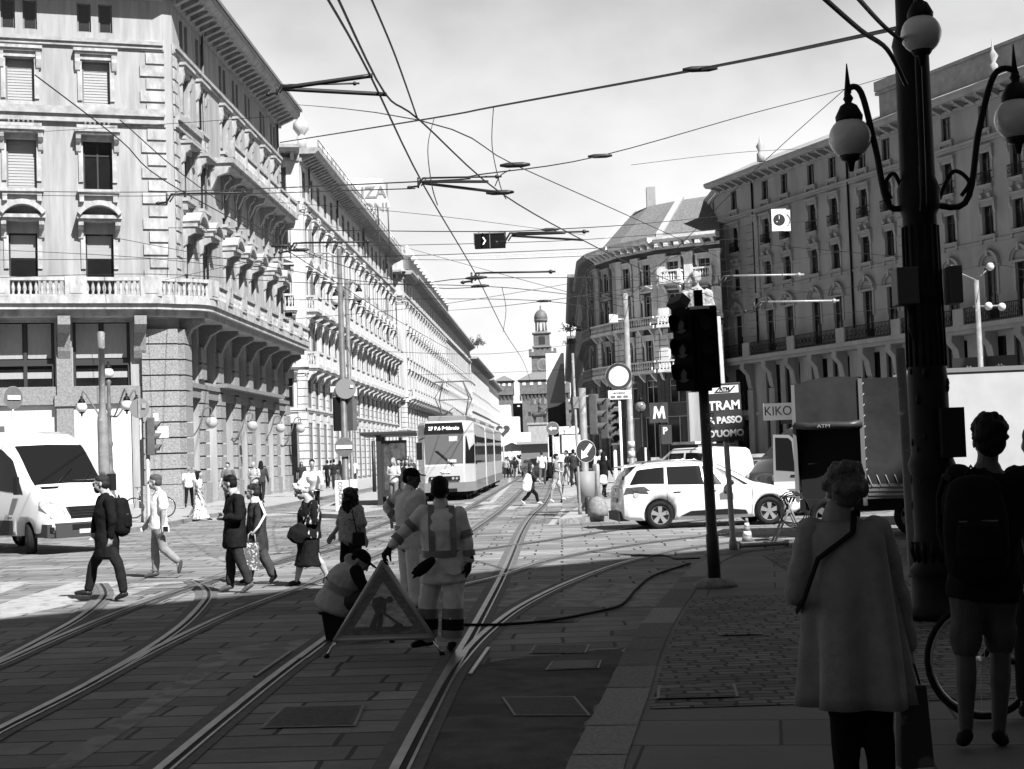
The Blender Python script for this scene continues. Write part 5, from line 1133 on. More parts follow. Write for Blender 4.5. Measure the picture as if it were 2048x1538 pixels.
def person(label, J, f, O, s=1.0, group=None, fine=True, up=None):
    """J: world joints; f: facing; O: outfit dict"""
    J = {k: V(v) for k, v in J.items()}
    f = V(f); f.z = 0; f.normalize()
    base = (J['anL']+J['anR'])/2; base.z = min(J['toeL'].z, J['toeR'].z)-.02
    root = thing('person', label, 'person', base, 0, group)
    for k in J: J[k] = J[k]-base
    vx = .0085 if fine else .02; vc = .013 if fine else .022
    side = (J['shR']-J['shL']); side = side.normalized() if side.length > .05 else V((f.y, -f.x, 0))
    hs = (J['hipR']-J['hipL']); hs = hs.normalized() if hs.length > .03 else side
    hip = (J['hipL']+J['hipR'])/2; sh = (J['shL']+J['shR'])/2; nk = J['neck']; hd = J['head']
    hf = V(O.get('face', tuple(f))).normalized(); hu = V(O.get('hup', tuple((hd-nk).normalized()*.4+V((0, 0, 1)))))
    m_skin = O.get('skin', skin); b = MB()
    ax = (sh-hip)
    sp_ = [hip-ax*.06, hip+ax*.1, hip+ax*.38, hip+ax*.72, hip+ax*.95, nk+(sh-nk)*.4]
    w_ = O.get('bulk', 1.0)*s
    etube(b, sp_, [x*w_ for x in (.15, .155, .128, .15, .15, .07)], [x*w_ for x in (.1, .11, .09, .11, .08, .06)], side*.7+hs*.3)
    limb(b, nk-(hd-nk)*.3, hd-hu.normalized()*.02*s, .058*s, .052*s)
    r_, ff, uu = head(b, hd, hf, hu, s*O.get('hs', 1))
    kl = .8 if O.get('low', 'trousers') == 'trousers' else 1; ka = .82 if O.get('sleeve', 1) > .8 else 1
    for S_ in 'LR':
        limb(b, J['sh'+S_], J['el'+S_], .05*s*ka, .038*s*ka); limb(b, J['el'+S_], J['wr'+S_], .04*s*ka, .027*s)
        hd_ = J.get('ha'+S_, J['wr'+S_]+(J['wr'+S_]-J['el'+S_]).normalized()*.1)
        hand(b, J['wr'+S_], hd_, O.get('palm'+S_, tuple((side if S_ == 'L' else -side)*.8+f*.5)), s, O.get('curl'+S_, .55), fine, 1 if S_ == 'L' else -1)
        limb(b, J['hip'+S_], J['kn'+S_], .085*w_*kl, .056*s*kl); chain(b, [J['kn'+S_], J['kn'+S_]*.62+J['an'+S_]*.38-f*.015*s, J['an'+S_]], [.054*s*kl, .056*s*kl, .036*s])
        limb(b, J['an'+S_]-V((0, 0, .03*s)), J['toe'+S_], .036*s, .026*s)
    bake(b, 'body', m_skin, root, vx, 3)
    # ---- shoes
    sh_ = MB()
    for S_ in 'LR':
        an, to = J['an'+S_], J['toe'+S_]; d = (to-an).normalized(); dn = (J['an'+S_]-J['kn'+S_]).normalized(); heel = an+dn*.05*s-d*.035*s
        x = MB(); etube(x, [heel, (heel+to)/2+V((0, 0, .008)), to], [.036*s, .042*s, .04*s], [.034*s, .04*s, .026*s], d.cross(dn), 10)
        if O.get('boot'): limb(x, an+(J['kn'+S_]-an).normalized()*.06*s, heel, .052*s, .04*s)
        bake(x, 'shoe', O.get('shoe', shoeM), root, vc*.9, 2)
    # ---- lower garment
    lo = O.get('low', 'trousers'); lm = O.get('lowm', cloth(.02))
    if lo in ('trousers', 'shorts'):
        x = MB(); etube(x, [hip-ax*.1, hip+ax*.08, hip+ax*.26], [.15*w_, .165*w_, .15*w_], [.105*w_, .12*w_, .112*w_], hs, 14, .3)
        for S_ in 'LR':
            h_, k_, a_ = J['hip'+S_], J['kn'+S_], J['an'+S_]; g = O.get('wide', 1.0)
            limb(x, h_, k_, .098*w_, .072*s*g)
            if lo == 'trousers': chain(x, [k_, k_*.5+a_*.5-f*.008, a_+(k_-a_)*.08], [.072*s*g, .068*s*g, .06*s*g])
            else: limb(x, k_+(h_-k_)*.3, k_+(h_-k_)*.12, .09*s, .085*s)
        bake(x, lo, lm, root, vc, 4, .02 if fine else 0)
    elif lo == 'skirt':
        hem = V((J['knL'].x*.5+J['knR'].x*.5, J['knL'].y*.5+J['knR'].y*.5, O.get('hem', .35))); x = MB()
        hw = O.get('hemw', .2); etube(x, [hem, hem*.5+hip*.5, hip+ax*.08, hip+ax*.36], [hw*s, (hw*.6+.07)*s, .18*w_, .145*w_], [O.get('hemd', hw*.75)*s, .15*s, .135*w_, .115*w_], side, 20, .12)
        bake(x, 'skirt', lm, root, vc, 4, .03 if fine else 0)
    # ---- upper garment
    um = O.get('upm', cloth(.02)); un = O.get('up', 'jacket'); x = MB(); drop = O.get('drop', .05); fl = O.get('flare', 1.0); tw = O.get('thick', .022)
    lowp = hip-ax.normalized()*drop*s if not O.get('vhem') else V((hip.x, hip.y, hip.z-drop*s))
    etube(x, [lowp, hip+ax*.05, hip+ax*.38, hip+ax*.72, hip+ax*.96, nk+(sh-nk)*.45],
          [(.155*w_+tw)*fl, (.158*w_+tw)*(1+(fl-1)*.7), .138*w_*(1+(fl-1)*.35)+tw, .155*w_+tw, .155*w_+tw*.7, .078*s], [(.115*w_+tw)*fl, (.115*w_+tw)*(1+(fl-1)*.7), .102*w_*(1+(fl-1)*.3)+tw, .118*w_+tw, .088*w_+tw*.7, .068*s], side*.7+hs*.3, 18, .2)
    slv = O.get('sleeve', 1.0)
    for S_ in 'LR':
        a_, e_, w2 = J['sh'+S_], J['el'+S_], J['wr'+S_]
        if slv == 0: limb(x, a_, a_+(e_-a_)*.1, .06*s, .06*s); continue
        if slv < .55: limb(x, a_, a_+(e_-a_)*slv*1.9, .066*s+tw*.4, .06*s+tw*.4)
        else: limb(x, a_, e_, .064*s+tw*.4, .05*s+tw*.3); limb(x, e_, e_+(w2-e_)*min(1, (slv-.5)*1.9), .05*s+tw*.3, .04*s+tw*.2)
    bake(x, un, um, root, vc, 4, .028 if fine else 0)
    if O.get('collar'): x = MB(); limb(x, nk-(hd-nk)*.25, nk+(hd-nk)*.12, .078*s, .07*s); bake(x, 'collar', O['collar'], root, vc, 2)
    # ---- hair
    hm = O.get('hairm', hairB); st = O.get('hair', 'short'); k = s*O.get('hs', 1)
    if st != 'bald':
        x = MB(); T = M(((r_.x, ff.x, uu.x, hd.x), (r_.y, ff.y, uu.y, hd.y), (r_.z, ff.z, uu.z, hd.z), (0, 0, 0, 1))); x.T = T
        def e(o, rr): x.sph([v*k for v in o], [v*k for v in rr], 12, 8)
        if st == 'cap': e((0, -.015, .055), (.085, .106, .072)); x.pr([(-.062*k, .05*k), (.062*k, .05*k), (.05*k, .16*k), (0, .178*k), (-.05*k, .16*k)], .045*k, .058*k, 'z'); e((0, -.055, -.01), (.078, .062, .06))
        else:
            e((0, -.022, .052), (.083, .1, .078)); e((0, -.05, .0), (.081, .068, .08)); e((0, .018, .082), (.068, .058, .036))
            if st == 'curly': 
                rnd = random.Random(3)
                for i in range(70): p = rnd.uniform(0, 6.28); q_ = rnd.uniform(-.2, 1.05); u_ = math.sqrt(max(0, 1-q_*q_*.8)); e((.084*math.cos(p)*u_, -.024+.094*math.sin(p)*u_-(.03 if math.sin(p) > .3 and q_ < .5 else 0), .04+.1*q_), (.021, .021, .02))
            if st == 'puff':
                rnd = random.Random(5)
                for i in range(40): p = rnd.uniform(0, 6.28); q_ = rnd.uniform(-.35, 1); e((.088*math.cos(p)*(1-.35*max(q_, 0)), -.03+.098*math.sin(p)*(1-.35*max(q_, 0)) - (.03 if math.sin(p) > .3 and q_ < .4 else 0), .03+.1*q_), (.03, .03, .03))
            if st in ('long', 'longcurl'):
                e((0, -.07, -.08), (.088, .05, .12)); e((0, -.085, -.18), (.1, .045, .12))
                for q_ in (-1, 1): e((q_*.07, -.02, -.06), (.028, .06, .11)); e((q_*.085, -.045, -.17), (.032, .05, .1))
                if st == 'longcurl':
                    rnd = random.Random(9)
                    for i in range(46): p = rnd.uniform(2.7, 6.7); e((.105*math.cos(p), -.02+.09*math.sin(p), rnd.uniform(-.27, .1)), (.028, .028, .03))
        bake(x, 'cap' if st == 'cap' else 'hair', hm, root, .011 if fine else .018, 2)
    if O.get('beard'):
        x = MB(); x.T = M(((r_.x, ff.x, uu.x, hd.x), (r_.y, ff.y, uu.y, hd.y), (r_.z, ff.z, uu.z, hd.z), (0, 0, 0, 1)))
        x.sph((0, .05*k, -.075*k), (.05*k, .05*k, .05*k)); x.sph((0, .092*k, -.045*k), (.03*k, .018*k, .01*k)); bake(x, 'beard', hairB, root, .01, 2)
    if O.get('glasses'):
        x = MB(); x.T = M(((r_.x, ff.x, uu.x, hd.x), (r_.y, ff.y, uu.y, hd.y), (r_.z, ff.z, uu.z, hd.z), (0, 0, 0, 1)))
        for q_ in (-1, 1): x.b(q_*.036*k-.024*k, q_*.036*k+.024*k, .098*k, .104*k, -.008*k, .022*k); x.b(q_*.08*k-.003, q_*.08*k+.003, -.01*k, .1*k, .01*k, .016*k)
        x.b(-.012*k, .012*k, .1*k, .106*k, .01*k, .018*k); x.build('glasses', blackP, root)
    for fn in O.get('extra', []): fn(root, J, side, f)
    return root
def jpx(Y, d, sc=None):
    return {k: at(v[0], v[1], Y+(v[2] if len(v) > 2 else 0)) for k, v in d.items()}
def ground_fix(J, z):
    for S_ in 'LR':
        pass
    dz = z+.025-min(J['toeL'].z, J['toeR'].z)
    for k in J: J[k] = J[k]+V((0, 0, dz))
    return J
# ---- generic pose for people farther off
def pose(x, y, z, h, ang, stride=.3, arms=.25, kind='walk', ph=1):
    s = h/1.75; f = V((math.cos(ang), math.sin(ang), 0)); r = V((f.y, -f.x, 0)); o = V((x, y, z)); U = V((0, 0, 1)); J = {}
    def P(a, b_, c): return o+r*a*s+f*b_*s+U*c*s
    if kind == 'ride':
        J = dict(head=P(0, .22, 1.72), neck=P(0, .16, 1.52), shL=P(-.19, .14, 1.46), shR=P(.19, .14, 1.46), elL=P(-.27, .3, 1.25), elR=P(.27, .3, 1.25), wrL=P(-.25, .5, 1.1), wrR=P(.25, .5, 1.1), hipL=P(-.1, -.12, .98), hipR=P(.1, -.12, .98), knL=P(-.12, .27, .8), knR=P(.12, .25, .62), anL=P(-.12, .1, .46), anR=P(.12, .1, .2), toeL=P(-.12, .26, .4), toeR=P(.12, .26, .13)); return J
    if kind == 'sit':
        J = dict(head=P(0, .04, 1.27), neck=P(0, 0, 1.07), shL=P(-.19, 0, 1.0), shR=P(.19, 0, 1.0), elL=P(-.24, .05, .72), elR=P(.24, .05, .72), wrL=P(-.16, .28, .62), wrR=P(.16, .28, .62), hipL=P(-.1, 0, .5), hipR=P(.1, 0, .5), knL=P(-.12, .42, .5), knR=P(.12, .42, .5), anL=P(-.12, .42, .09), anR=P(.12, .42, .09), toeL=P(-.12, .58, .03), toeR=P(.12, .58, .03)); return J
    J = dict(head=P(0, .03, 1.63), neck=P(0, 0, 1.46), shL=P(-.19, 0, 1.4), shR=P(.19, 0, 1.4), hipL=P(-.09, 0, .92), hipR=P(.09, 0, .92))
    for S_, q, a in (('L', -1, ph), ('R', 1, -ph)):
        t = a*stride; J['kn'+S_] = P(.1*q, .5*t+.04, .5); lift = .1 if t < 0 and stride > .1 else 0
        J['an'+S_] = P(.1*q, t-(.06 if t < 0 else 0), .09+lift); J['toe'+S_] = P(.1*q+.02*q, t+.14-(.06 if t < 0 else 0), .03+lift*.2)
        ta = -a*arms; J['el'+S_] = P(.25*q, .4*ta-.03, 1.12); J['wr'+S_] = P(.25*q, ta+.04, .88)
    if kind == 'hold':
        for S_, q in (('L', -1), ('R', 1)): J['el'+S_] = P(.24*q, .0, 1.12); J['wr'+S_] = P(.1*q, .24, 1.15)
    return J
LFT = (-1, 0, 0); RGT = (1, 0, 0)
sm = lambda d, **k: dict(d, **k)
# 1 man with backpack walking left
J = jpx(19.6, dict(head=(202, 968), neck=(209, 986), shL=(219, 1000, -.16), shR=(205, 1000, .16), elL=(226, 1042, -.2), elR=(192, 1036, .22), wrL=(221, 1074, -.18), wrR=(187, 1064, .1), haL=(220, 1088, -.18),
    hipL=(214, 1084, -.09), hipR=(214, 1084, .09), knL=(237, 1130, -.1), anL=(247, 1184, -.1), toeL=(232, 1197, -.1), knR=(186, 1130, .1), anR=(177, 1180, .1), toeR=(152, 1186, .1)))
P1 = person('man in a black suit jacket walking left with a black backpack, beside the white van', J, LFT, dict(upm=cloth(.012), lowm=cloth(.016), drop=.2, vhem=1, flare=1.08, thick=.035, face=(-1, -.1, -.05), hair='short', hairm=hairM, beard=1, glasses=1, bulk=1.0, wide=1.02))
def backpack(label, c, w_, d, h, out, m, group=None, cat='backpack'):
    out = V(out).normalized(); rt = V((-out.y, out.x, 0)); t = thing('backpack', label, cat, c)
    T = M(((rt.x, out.x, 0, 0), (rt.y, out.y, 0, 0), (0, 0, 1, 0), (0, 0, 0, 1)))
    x = MB(); x.T = T; etube(x, [V((0, 0, -h*.42)), V((0, .01, 0)), V((0, 0, h*.34))], [w_*.5, w_*.52, w_*.42], [d*.5, d*.5, d*.4], (1, 0, 0), 16); bake(x, 'bag', m, t, .013, 3, .02)
    x = MB(); x.T = T; etube(x, [V((0, d*.42, -h*.3)), V((0, d*.44, -h*.02))], [w_*.36, w_*.34], [d*.2, d*.18], (1, 0, 0), 12); bake(x, 'pocket', m, t, .012, 3, .01)
    x = MB(); x.T = T
    for q in (-1, 1): x.tube([(q*w_*.3, -d*.2, h*.42), (q*w_*.36, -d*.75, h*.46), (q*w_*.42, -d*1.25, h*.25), (q*w_*.45, -d*1.1, -h*.1), (q*w_*.42, -d*.3, -h*.32)], .018, 6)
    x.tube([(-.03, -d*.2, h*.47), (0, -d*.2, h*.56), (.03, -d*.2, h*.47)], .009, 5); x.build('strap', m, t)
    x = MB(); x.T = T; x.b(-w_*.3, w_*.3, d*.5, d*.52, h*.02, h*.035); x.b(-.01, .01, d*.5, d*.55, -.03, .01); x.build('zip', frameG, t)
    return t
backpack('black backpack on the back of the man walking left by the white van', at(244, 1030, 19.6), .3, .2, .48, (1, -.1), cloth(.01))
# 2 man in white T-shirt
J = jpx(23.4, dict(head=(309, 964), neck=(318, 981), shL=(324, 991, -.17), shR=(315, 991, .17), elL=(327, 1029, -.2), elR=(305, 1030, .22), wrL=(325, 1055, -.2), wrR=(294, 1046, .2), haL=(322, 1068, -.2), haR=(289, 1054, .2),
    hipL=(318, 1052, -.08), hipR=(316, 1052, .08), knR=(310, 1097, .09), anR=(311, 1143, .09), toeR=(291, 1153, .09), knL=(328, 1098, -.09), anL=(357, 1123, -.09), toeL=(358, 1144, -.09)))
person('man with close cropped hair in a white T-shirt and grey jeans striding left', J, LFT, dict(up='t_shirt', upm=cloth(.8, 'cloth_white'), sleeve=.33, lowm=cloth(.22), drop=.04, face=(-1, -.05, -.02), hairm=mat('stubble', .06, .8), hs=1.02, shoe=shoeG, bulk=1.08))
t = thing('phone', 'white phone in the hand of the man in the white T-shirt', 'phone', at(329, 1058, 23.15)); MB().b(-.035, .075, -.01, .01, -.05, .05).build('phone_case', whiteP, t, bev=.008); MB().b(-.02, .06, -.0125, -.0105, -.04, .04).build('screen', blackP, t)
# 3 dark jacket, arms crossed
J = jpx(20.3, dict(head=(458, 968), neck=(467, 984), shL=(478, 997, -.17), shR=(463, 996, .17), elL=(477, 1036, -.22), elR=(450, 1034, .2), wrL=(451, 1036, -.18), wrR=(442, 1034, -.02), haL=(440, 1034, -.1), haR=(446, 1026, -.1),
    hipL=(469, 1076, -.09), hipR=(469, 1076, .09), knR=(461, 1116, .09), anR=(460, 1168, .09), toeR=(440, 1180, .09), knL=(481, 1122, -.09), anL=(498, 1166, -.09), toeL=(484, 1184, -.09)))
person('man in a dark jacket walking left with folded arms, nearer than the sequinned bag', J, LFT, dict(upm=cloth(.013), lowm=cloth(.03), drop=.12, vhem=1, flare=1.06, thick=.035, collar=cloth(.5), face=(-1, 0, -.12), hair='short', shoe=mat('trainer', .07, .7), bulk=1.04, wide=1.0))
# 4 suit and sunglasses
J = jpx(21.6, dict(head=(505, 984), neck=(510, 1001), shL=(519, 1012, -.16), shR=(505, 1012, .16), elL=(515, 1052, -.2), elR=(500, 1052, .2), wrL=(505, 1076, -.18), wrR=(494, 1074, .15), haL=(499, 1088, -.16),
    hipL=(516, 1082, -.08), hipR=(516, 1082, .08), knR=(498, 1116, .09), anR=(499, 1154, .09), toeR=(481, 1164, .09), knL=(529, 1116, -.08), anL=(546, 1150, -.08), toeL=(541, 1163, -.08)))
person('person in a dark suit and sunglasses with a pale shoulder strap, carrying a patterned bag', J, LFT, dict(upm=cloth(.035), lowm=cloth(.05), drop=.14, vhem=1, flare=1.08, collar=cloth(.7), face=(-1, -.05, -.02), hair='short', hairm=hairM, glasses=1, wide=1.1,
    extra=[lambda r, J, sd, f: MB().tube([J['shL']+V((.02, -.05, .06)), J['shL']+V((.1, -.1, -.12)), J['hipL']+V((.05, -.16, .22)), J['hipL']+V((-.05, -.19, .1))], .02, 6).build('shoulder_strap', cloth(.8, 'cloth_white'), r)]))
t = thing('tote_bag', 'shiny sequinned tote bag hanging from the hand of the person in the suit', 'bag', at(505, 1141, 21.35))
MB().pr([(-.1, 0), (.1, 0), (.095, .4), (-.095, .4)], -.05, .05).build('bag', mat('sequins', .12, .3, spots=(26, .6, .55), bump=(40, .6)), t, bev=.01)
MB().tube([(-.06, 0, .39), (-.045, 0, .52), (0, 0, .56), (.045, 0, .52), (.06, 0, .39)], .01, 5).build('handle', cloth(.4), t)
# 5 white haired woman
J = jpx(21.0, dict(head=(602, 982), neck=(616, 997), shL=(626, 1009, -.16), shR=(614, 1008, .16), elL=(630, 1042, -.2), elR=(608, 1042, .2), wrL=(606, 1050, -.2), wrR=(598, 1050, .15),
    hipL=(616, 1076, -.08), hipR=(616, 1076, .08), knR=(600, 1118, .08), anR=(594, 1160, .08), toeR=(573, 1170, .08), knL=(634, 1116, -.08), anL=(653, 1148, -.08), toeL=(648, 1164, -.08)))
person('older woman with white curly hair in a black patterned dress, head bowed, walking left', J, LFT, dict(up='dress_top', upm=patD, low='skirt', lowm=cloth(.012), hem=.3, hemw=.27, hemd=.21, drop=-.02, flare=1.12, thick=.04, sleeve=.8, face=(-.8, -.1, -.5), hup=(-.5, 0, .8), hair='puff', hairm=hairW, bulk=1.18))
t = thing('handbag', 'slouchy black shoulder bag on the front of the white haired woman', 'bag', at(597, 1064, 20.72))
x = MB(); etube(x, [V((-.05, 0, -.1)), V((0, 0, 0)), V((.05, 0, .08))], [.13, .14, .08], [.06, .07, .05], (.8, 0, -.6)); bake(x, 'bag', cloth(.012), t, .014, 3, .03); MB().tube([(.06, 0, .08), (.14, -.02, .28), (.18, .04, .36)], .015, 5).build('strap', cloth(.012), t)
# 6 curly haired woman
J = jpx(19.6, dict(head=(697, 993), neck=(701, 1010), shL=(689, 1019, 0), shR=(716, 1019, -.05), elL=(681, 1048, .05), elR=(725, 1048, -.1), wrL=(668, 1066, .05), wrR=(729, 1070, -.1), haL=(661, 1077, .05), haR=(733, 1082, -.1),
    hipL=(694, 1077, .04), hipR=(710, 1077, -.04), knL=(690, 1118, .06), knR=(712, 1120, -.04), anL=(690, 1168, .06), anR=(716, 1168, -.04), toeL=(678, 1182, .06), toeR=(706, 1184, -.04)))
person('woman with long dark curly hair in a spotted blouse and black trousers walking away', J, (-.55, .8, 0), dict(up='blouse', upm=spotT, sleeve=.5, lowm=cloth(.012), drop=.03, flare=1.05, face=(-.8, .5, 0), hair='longcurl', hairm=hairB, palmL=(0, 1, 0), curlL=.3, curlR=.3, bulk=.98))
t = thing('crossbody_bag', 'small black crossbody bag at the hip of the curly haired woman', 'bag', at(718, 1080, 19.35)); MB().pr([(-.09, -.08), (.09, -.08), (.08, .1), (-.08, .1)], -.03, .03).build('bag', blackP, t, bev=.01); MB().tube([(-.03, 0, .1), (-.06, -.02, .3), (-.1, .05, .48)], .008, 5).build('strap', blackP, t)
# workers
hv = mat('hi_vis_shirt', .78, .85, n=(10, .12), bump=(50, .3)); hvp = mat('hi_vis_trousers', .8, .85, n=(10, .12), bump=(50, .3)); band = mat('reflective_tape', .22, .45, n=(30, .15)); hvd = mat('hi_vis_vest', .45, .8, n=(10, .15), bump=(40, .3))
def ring(p, q, t, r, w_, m, name='reflective_band', rd=None, side=None):
    def fn(root, J, sd, f):
        a, b_ = J[p], J[q]; d = (b_-a); c = a+d*t; x = MB(); dn = d.normalized()
        etube_open(x, [c-dn*w_/2, c+dn*w_/2], r, rd or r, side or (sd if rd else d.orthogonal())); x.build(name, m, root)
    return fn
def etube_open(mb, pts, rw, rd, side, n=24):
    d = (pts[1]-pts[0]).normalized(); s_ = V(side); s_ = (s_-d*s_.dot(d)).normalized(); f = d.cross(s_); vs = []; fs = []
    for p in pts:
        for j in range(n): t = 2*math.pi*j/n; vs.append(p+s_*rw*math.cos(t)+f*rd*math.sin(t))
    for j in range(n): fs.append((j, (j+1) % n, n+(j+1) % n, n+j))
    mb.add(vs, fs, True)
def torso_ring(t, w_, rw, rd):
    def fn(root, J, sd, f):
        h = (J['hipL']+J['hipR'])/2; s_ = (J['shL']+J['shR'])/2; a = s_-h; x = MB(); c = h+a*t; dn = a.normalized(); etube_open(x, [c-dn*w_/2, c+dn*w_/2], rw, rd, sd); x.build('reflective_band', band, root)
    return fn
def braces(yo=.13):
    def fn(root, J, sd, f):
        h = (J['hipL']+J['hipR'])/2; s_ = (J['shL']+J['shR'])/2; a = s_-h
        for q in (-1, 1):
            for w_ in (-1, 1):
                x = MB(); o = sd*q*.1; pts = [h+a*.28+o+f*w_*(yo+.02), h+a*.6+o+f*w_*(yo+.04), h+a*.85+o+f*w_*(yo+.004), s_+o*.95+f*w_*.05+V((0, 0, .075))]
                vs = []; [vs.extend((p-sd*.028, p+sd*.028)) for p in pts]; x.add(vs, [(2*i, 2*i+1, 2*i+3, 2*i+2) for i in range(3)]); x.build('reflective_band', band, root)
    return fn
J = jpx(17.0, dict(head=(824, 957), neck=(819, 979), shL=(838, 990, -.12), shR=(800, 989, .1), elL=(846, 1036, -.1), elR=(774, 1014, .18), wrL=(842, 1076, -.05), wrR=(795, 1042, .14), haR=(806, 1050, .1),
    hipL=(826, 1084, -.08), hipR=(812, 1084, .08), knL=(830, 1144, -.08), knR=(815, 1144, .08), anL=(834, 1207, -.08), anR=(820, 1205, .08), toeL=(850, 1222, -.1), toeR=(838, 1219, .06)))
person('road worker in a dark cap and pale reflective overalls, standing with hand on hip', J, (.9, -.3, 0), dict(up='work_shirt', upm=hv, lowm=hvp, drop=.06, thick=.03, sleeve=.95, collar=hv, hair='cap', hairm=cloth(.012), face=(.9, -.35, -.12), boot=1, wide=1.3, bulk=1.1, skin=mat('skin_dark', .08, .6, n=(12, .1)),
    extra=[torso_ring(.3, .05, .19, .165), braces(.125), ring('shR', 'elR', .6, .072, .05, band), ring('elR', 'wrR', .5, .06, .05, band)]))
J = jpx(13.4, dict(head=(880, 981), neck=(881, 1008), shL=(848, 1025, .02), shR=(917, 1028, -.02), elL=(812, 1060, .0), elR=(935, 1082, -.05), wrL=(782, 1092, -.05), wrR=(939, 1122, -.06), haL=(768, 1110, -.06), haR=(937, 1146, -.05),
    hipL=(866, 1142, .03), hipR=(908, 1138, -.03), knL=(856, 1210, .05), knR=(906, 1210, -.05), anL=(854, 1276, .06), anR=(905, 1280, -.06), toeL=(826, 1290, .0), toeR=(902, 1296, .1)))
glove = cloth(.018)
def gloves(root, J, sd, f):
    for S_ in 'LR':
        x = MB(); hand(x, J['wr'+S_], J['ha'+S_], (0, .3, -1) if S_ == 'L' else tuple(-sd), 1.22, 1.15 if S_ == 'L' else .7, True, 1 if S_ == 'L' else -1); limb(x, J['wr'+S_]-(J['ha'+S_]-J['wr'+S_])*.3, J['wr'+S_], .04, .036); bake(x, 'glove', glove, root, .009, 2)
person('road worker seen from behind in pale reflective overalls, leaning to hold the triangular sign', J, (-.1, 1, 0), dict(up='work_shirt', upm=hv, lowm=hvp, drop=.1, flare=1.05, thick=.035, sleeve=1.0, collar=hv, hair='short', face=(.05, 1, -.25), hs=1.02, boot=1, wide=1.3, bulk=1.14, skin=mat('skin_dark', .08), palmL=(0, .3, -1), curlL=1.1,
    extra=[torso_ring(.3, .06, .2, .17), braces(.135), ring('shL', 'elL', .72, .071, .055, band), ring('elL', 'wrL', .55, .061, .055, band), ring('shR', 'elR', .75, .071, .055, band), ring('elR', 'wrR', .6, .06, .055, band), ring('knR', 'anR', .25, .098, .1, band), ring('knR', 'anR', .55, .1, .1, cloth(.015), 'dark_band'), ring('knR', 'anR', .82, .1, .07, band), ring('knL', 'anL', .25, .098, .1, band), ring('knL', 'anL', .55, .1, .1, cloth(.015), 'dark_band'), ring('knL', 'anL', .82, .1, .07, band), gloves,
        lambda r, J, sd, f: [MB().pr([(-.065, 0), (.065, 0), (.065, -.05), (0, -.075), (-.065, -.05)], -.004, .004).build('pocket_flap', hvp, r).__setattr__('location', J['hip'+S_]+V((q*.01, -.155, .03))) for S_, q in (('L', -1), ('R', 1))]]))
t = thing('work_gloves', 'dark spare gloves stuffed in the back pocket of the leaning worker', 'gloves', at(850, 1132, 13.15)); x = MB(); etube(x, [V((-.07, 0, -.05)), V((0, 0, 0)), V((.07, 0, .05))], [.05, .055, .035], [.03, .035, .025], (.4, 0, .8)); limb(x, (-.06, 0, -.04), (-.12, 0, -.06), .016, .012); limb(x, (-.06, -.01, -.07), (-.11, 0, -.1), .016, .012); bake(x, 'glove', glove, t, .01, 2, .03)
J = jpx(14.6, dict(head=(720, 1124), neck=(704, 1119), shL=(712, 1142, -.19), shR=(692, 1128, .19), elL=(729, 1176, -.22), elR=(716, 1172, .24), wrL=(746, 1186, -.15), wrR=(738, 1182, .18), hipL=(672, 1206, -.1), hipR=(672, 1206, .1), knL=(746, 1196, -.18), knR=(744, 1192, .18), anL=(738, 1264, -.16), anR=(736, 1256, .16), toeL=(762, 1276, -.18), toeR=(758, 1268, .18)))
person('road worker in a vest crouched forward on a black bucket beside the triangular sign', J, (1, -.25, 0), dict(up='vest', upm=hvd, sleeve=0, lowm=cloth(.05), drop=.06, thick=.05, flare=1.15, hair='cap', hairm=cloth(.01), face=(.75, -.2, -.6), hup=(.6, 0, .75), boot=1, bulk=1.15, wide=1.2,
    extra=[torso_ring(.42, .06, .235, .19), lambda r, J, sd, f: [bake(x_, 'sleeve', cloth(.015), r, .012, 3, .02) for S_ in 'LR' for x_ in [MB()] if (limb(x_, J['sh'+S_], J['el'+S_], .07, .058) or limb(x_, J['el'+S_], J['wr'+S_], .058, .045) or True)]]))
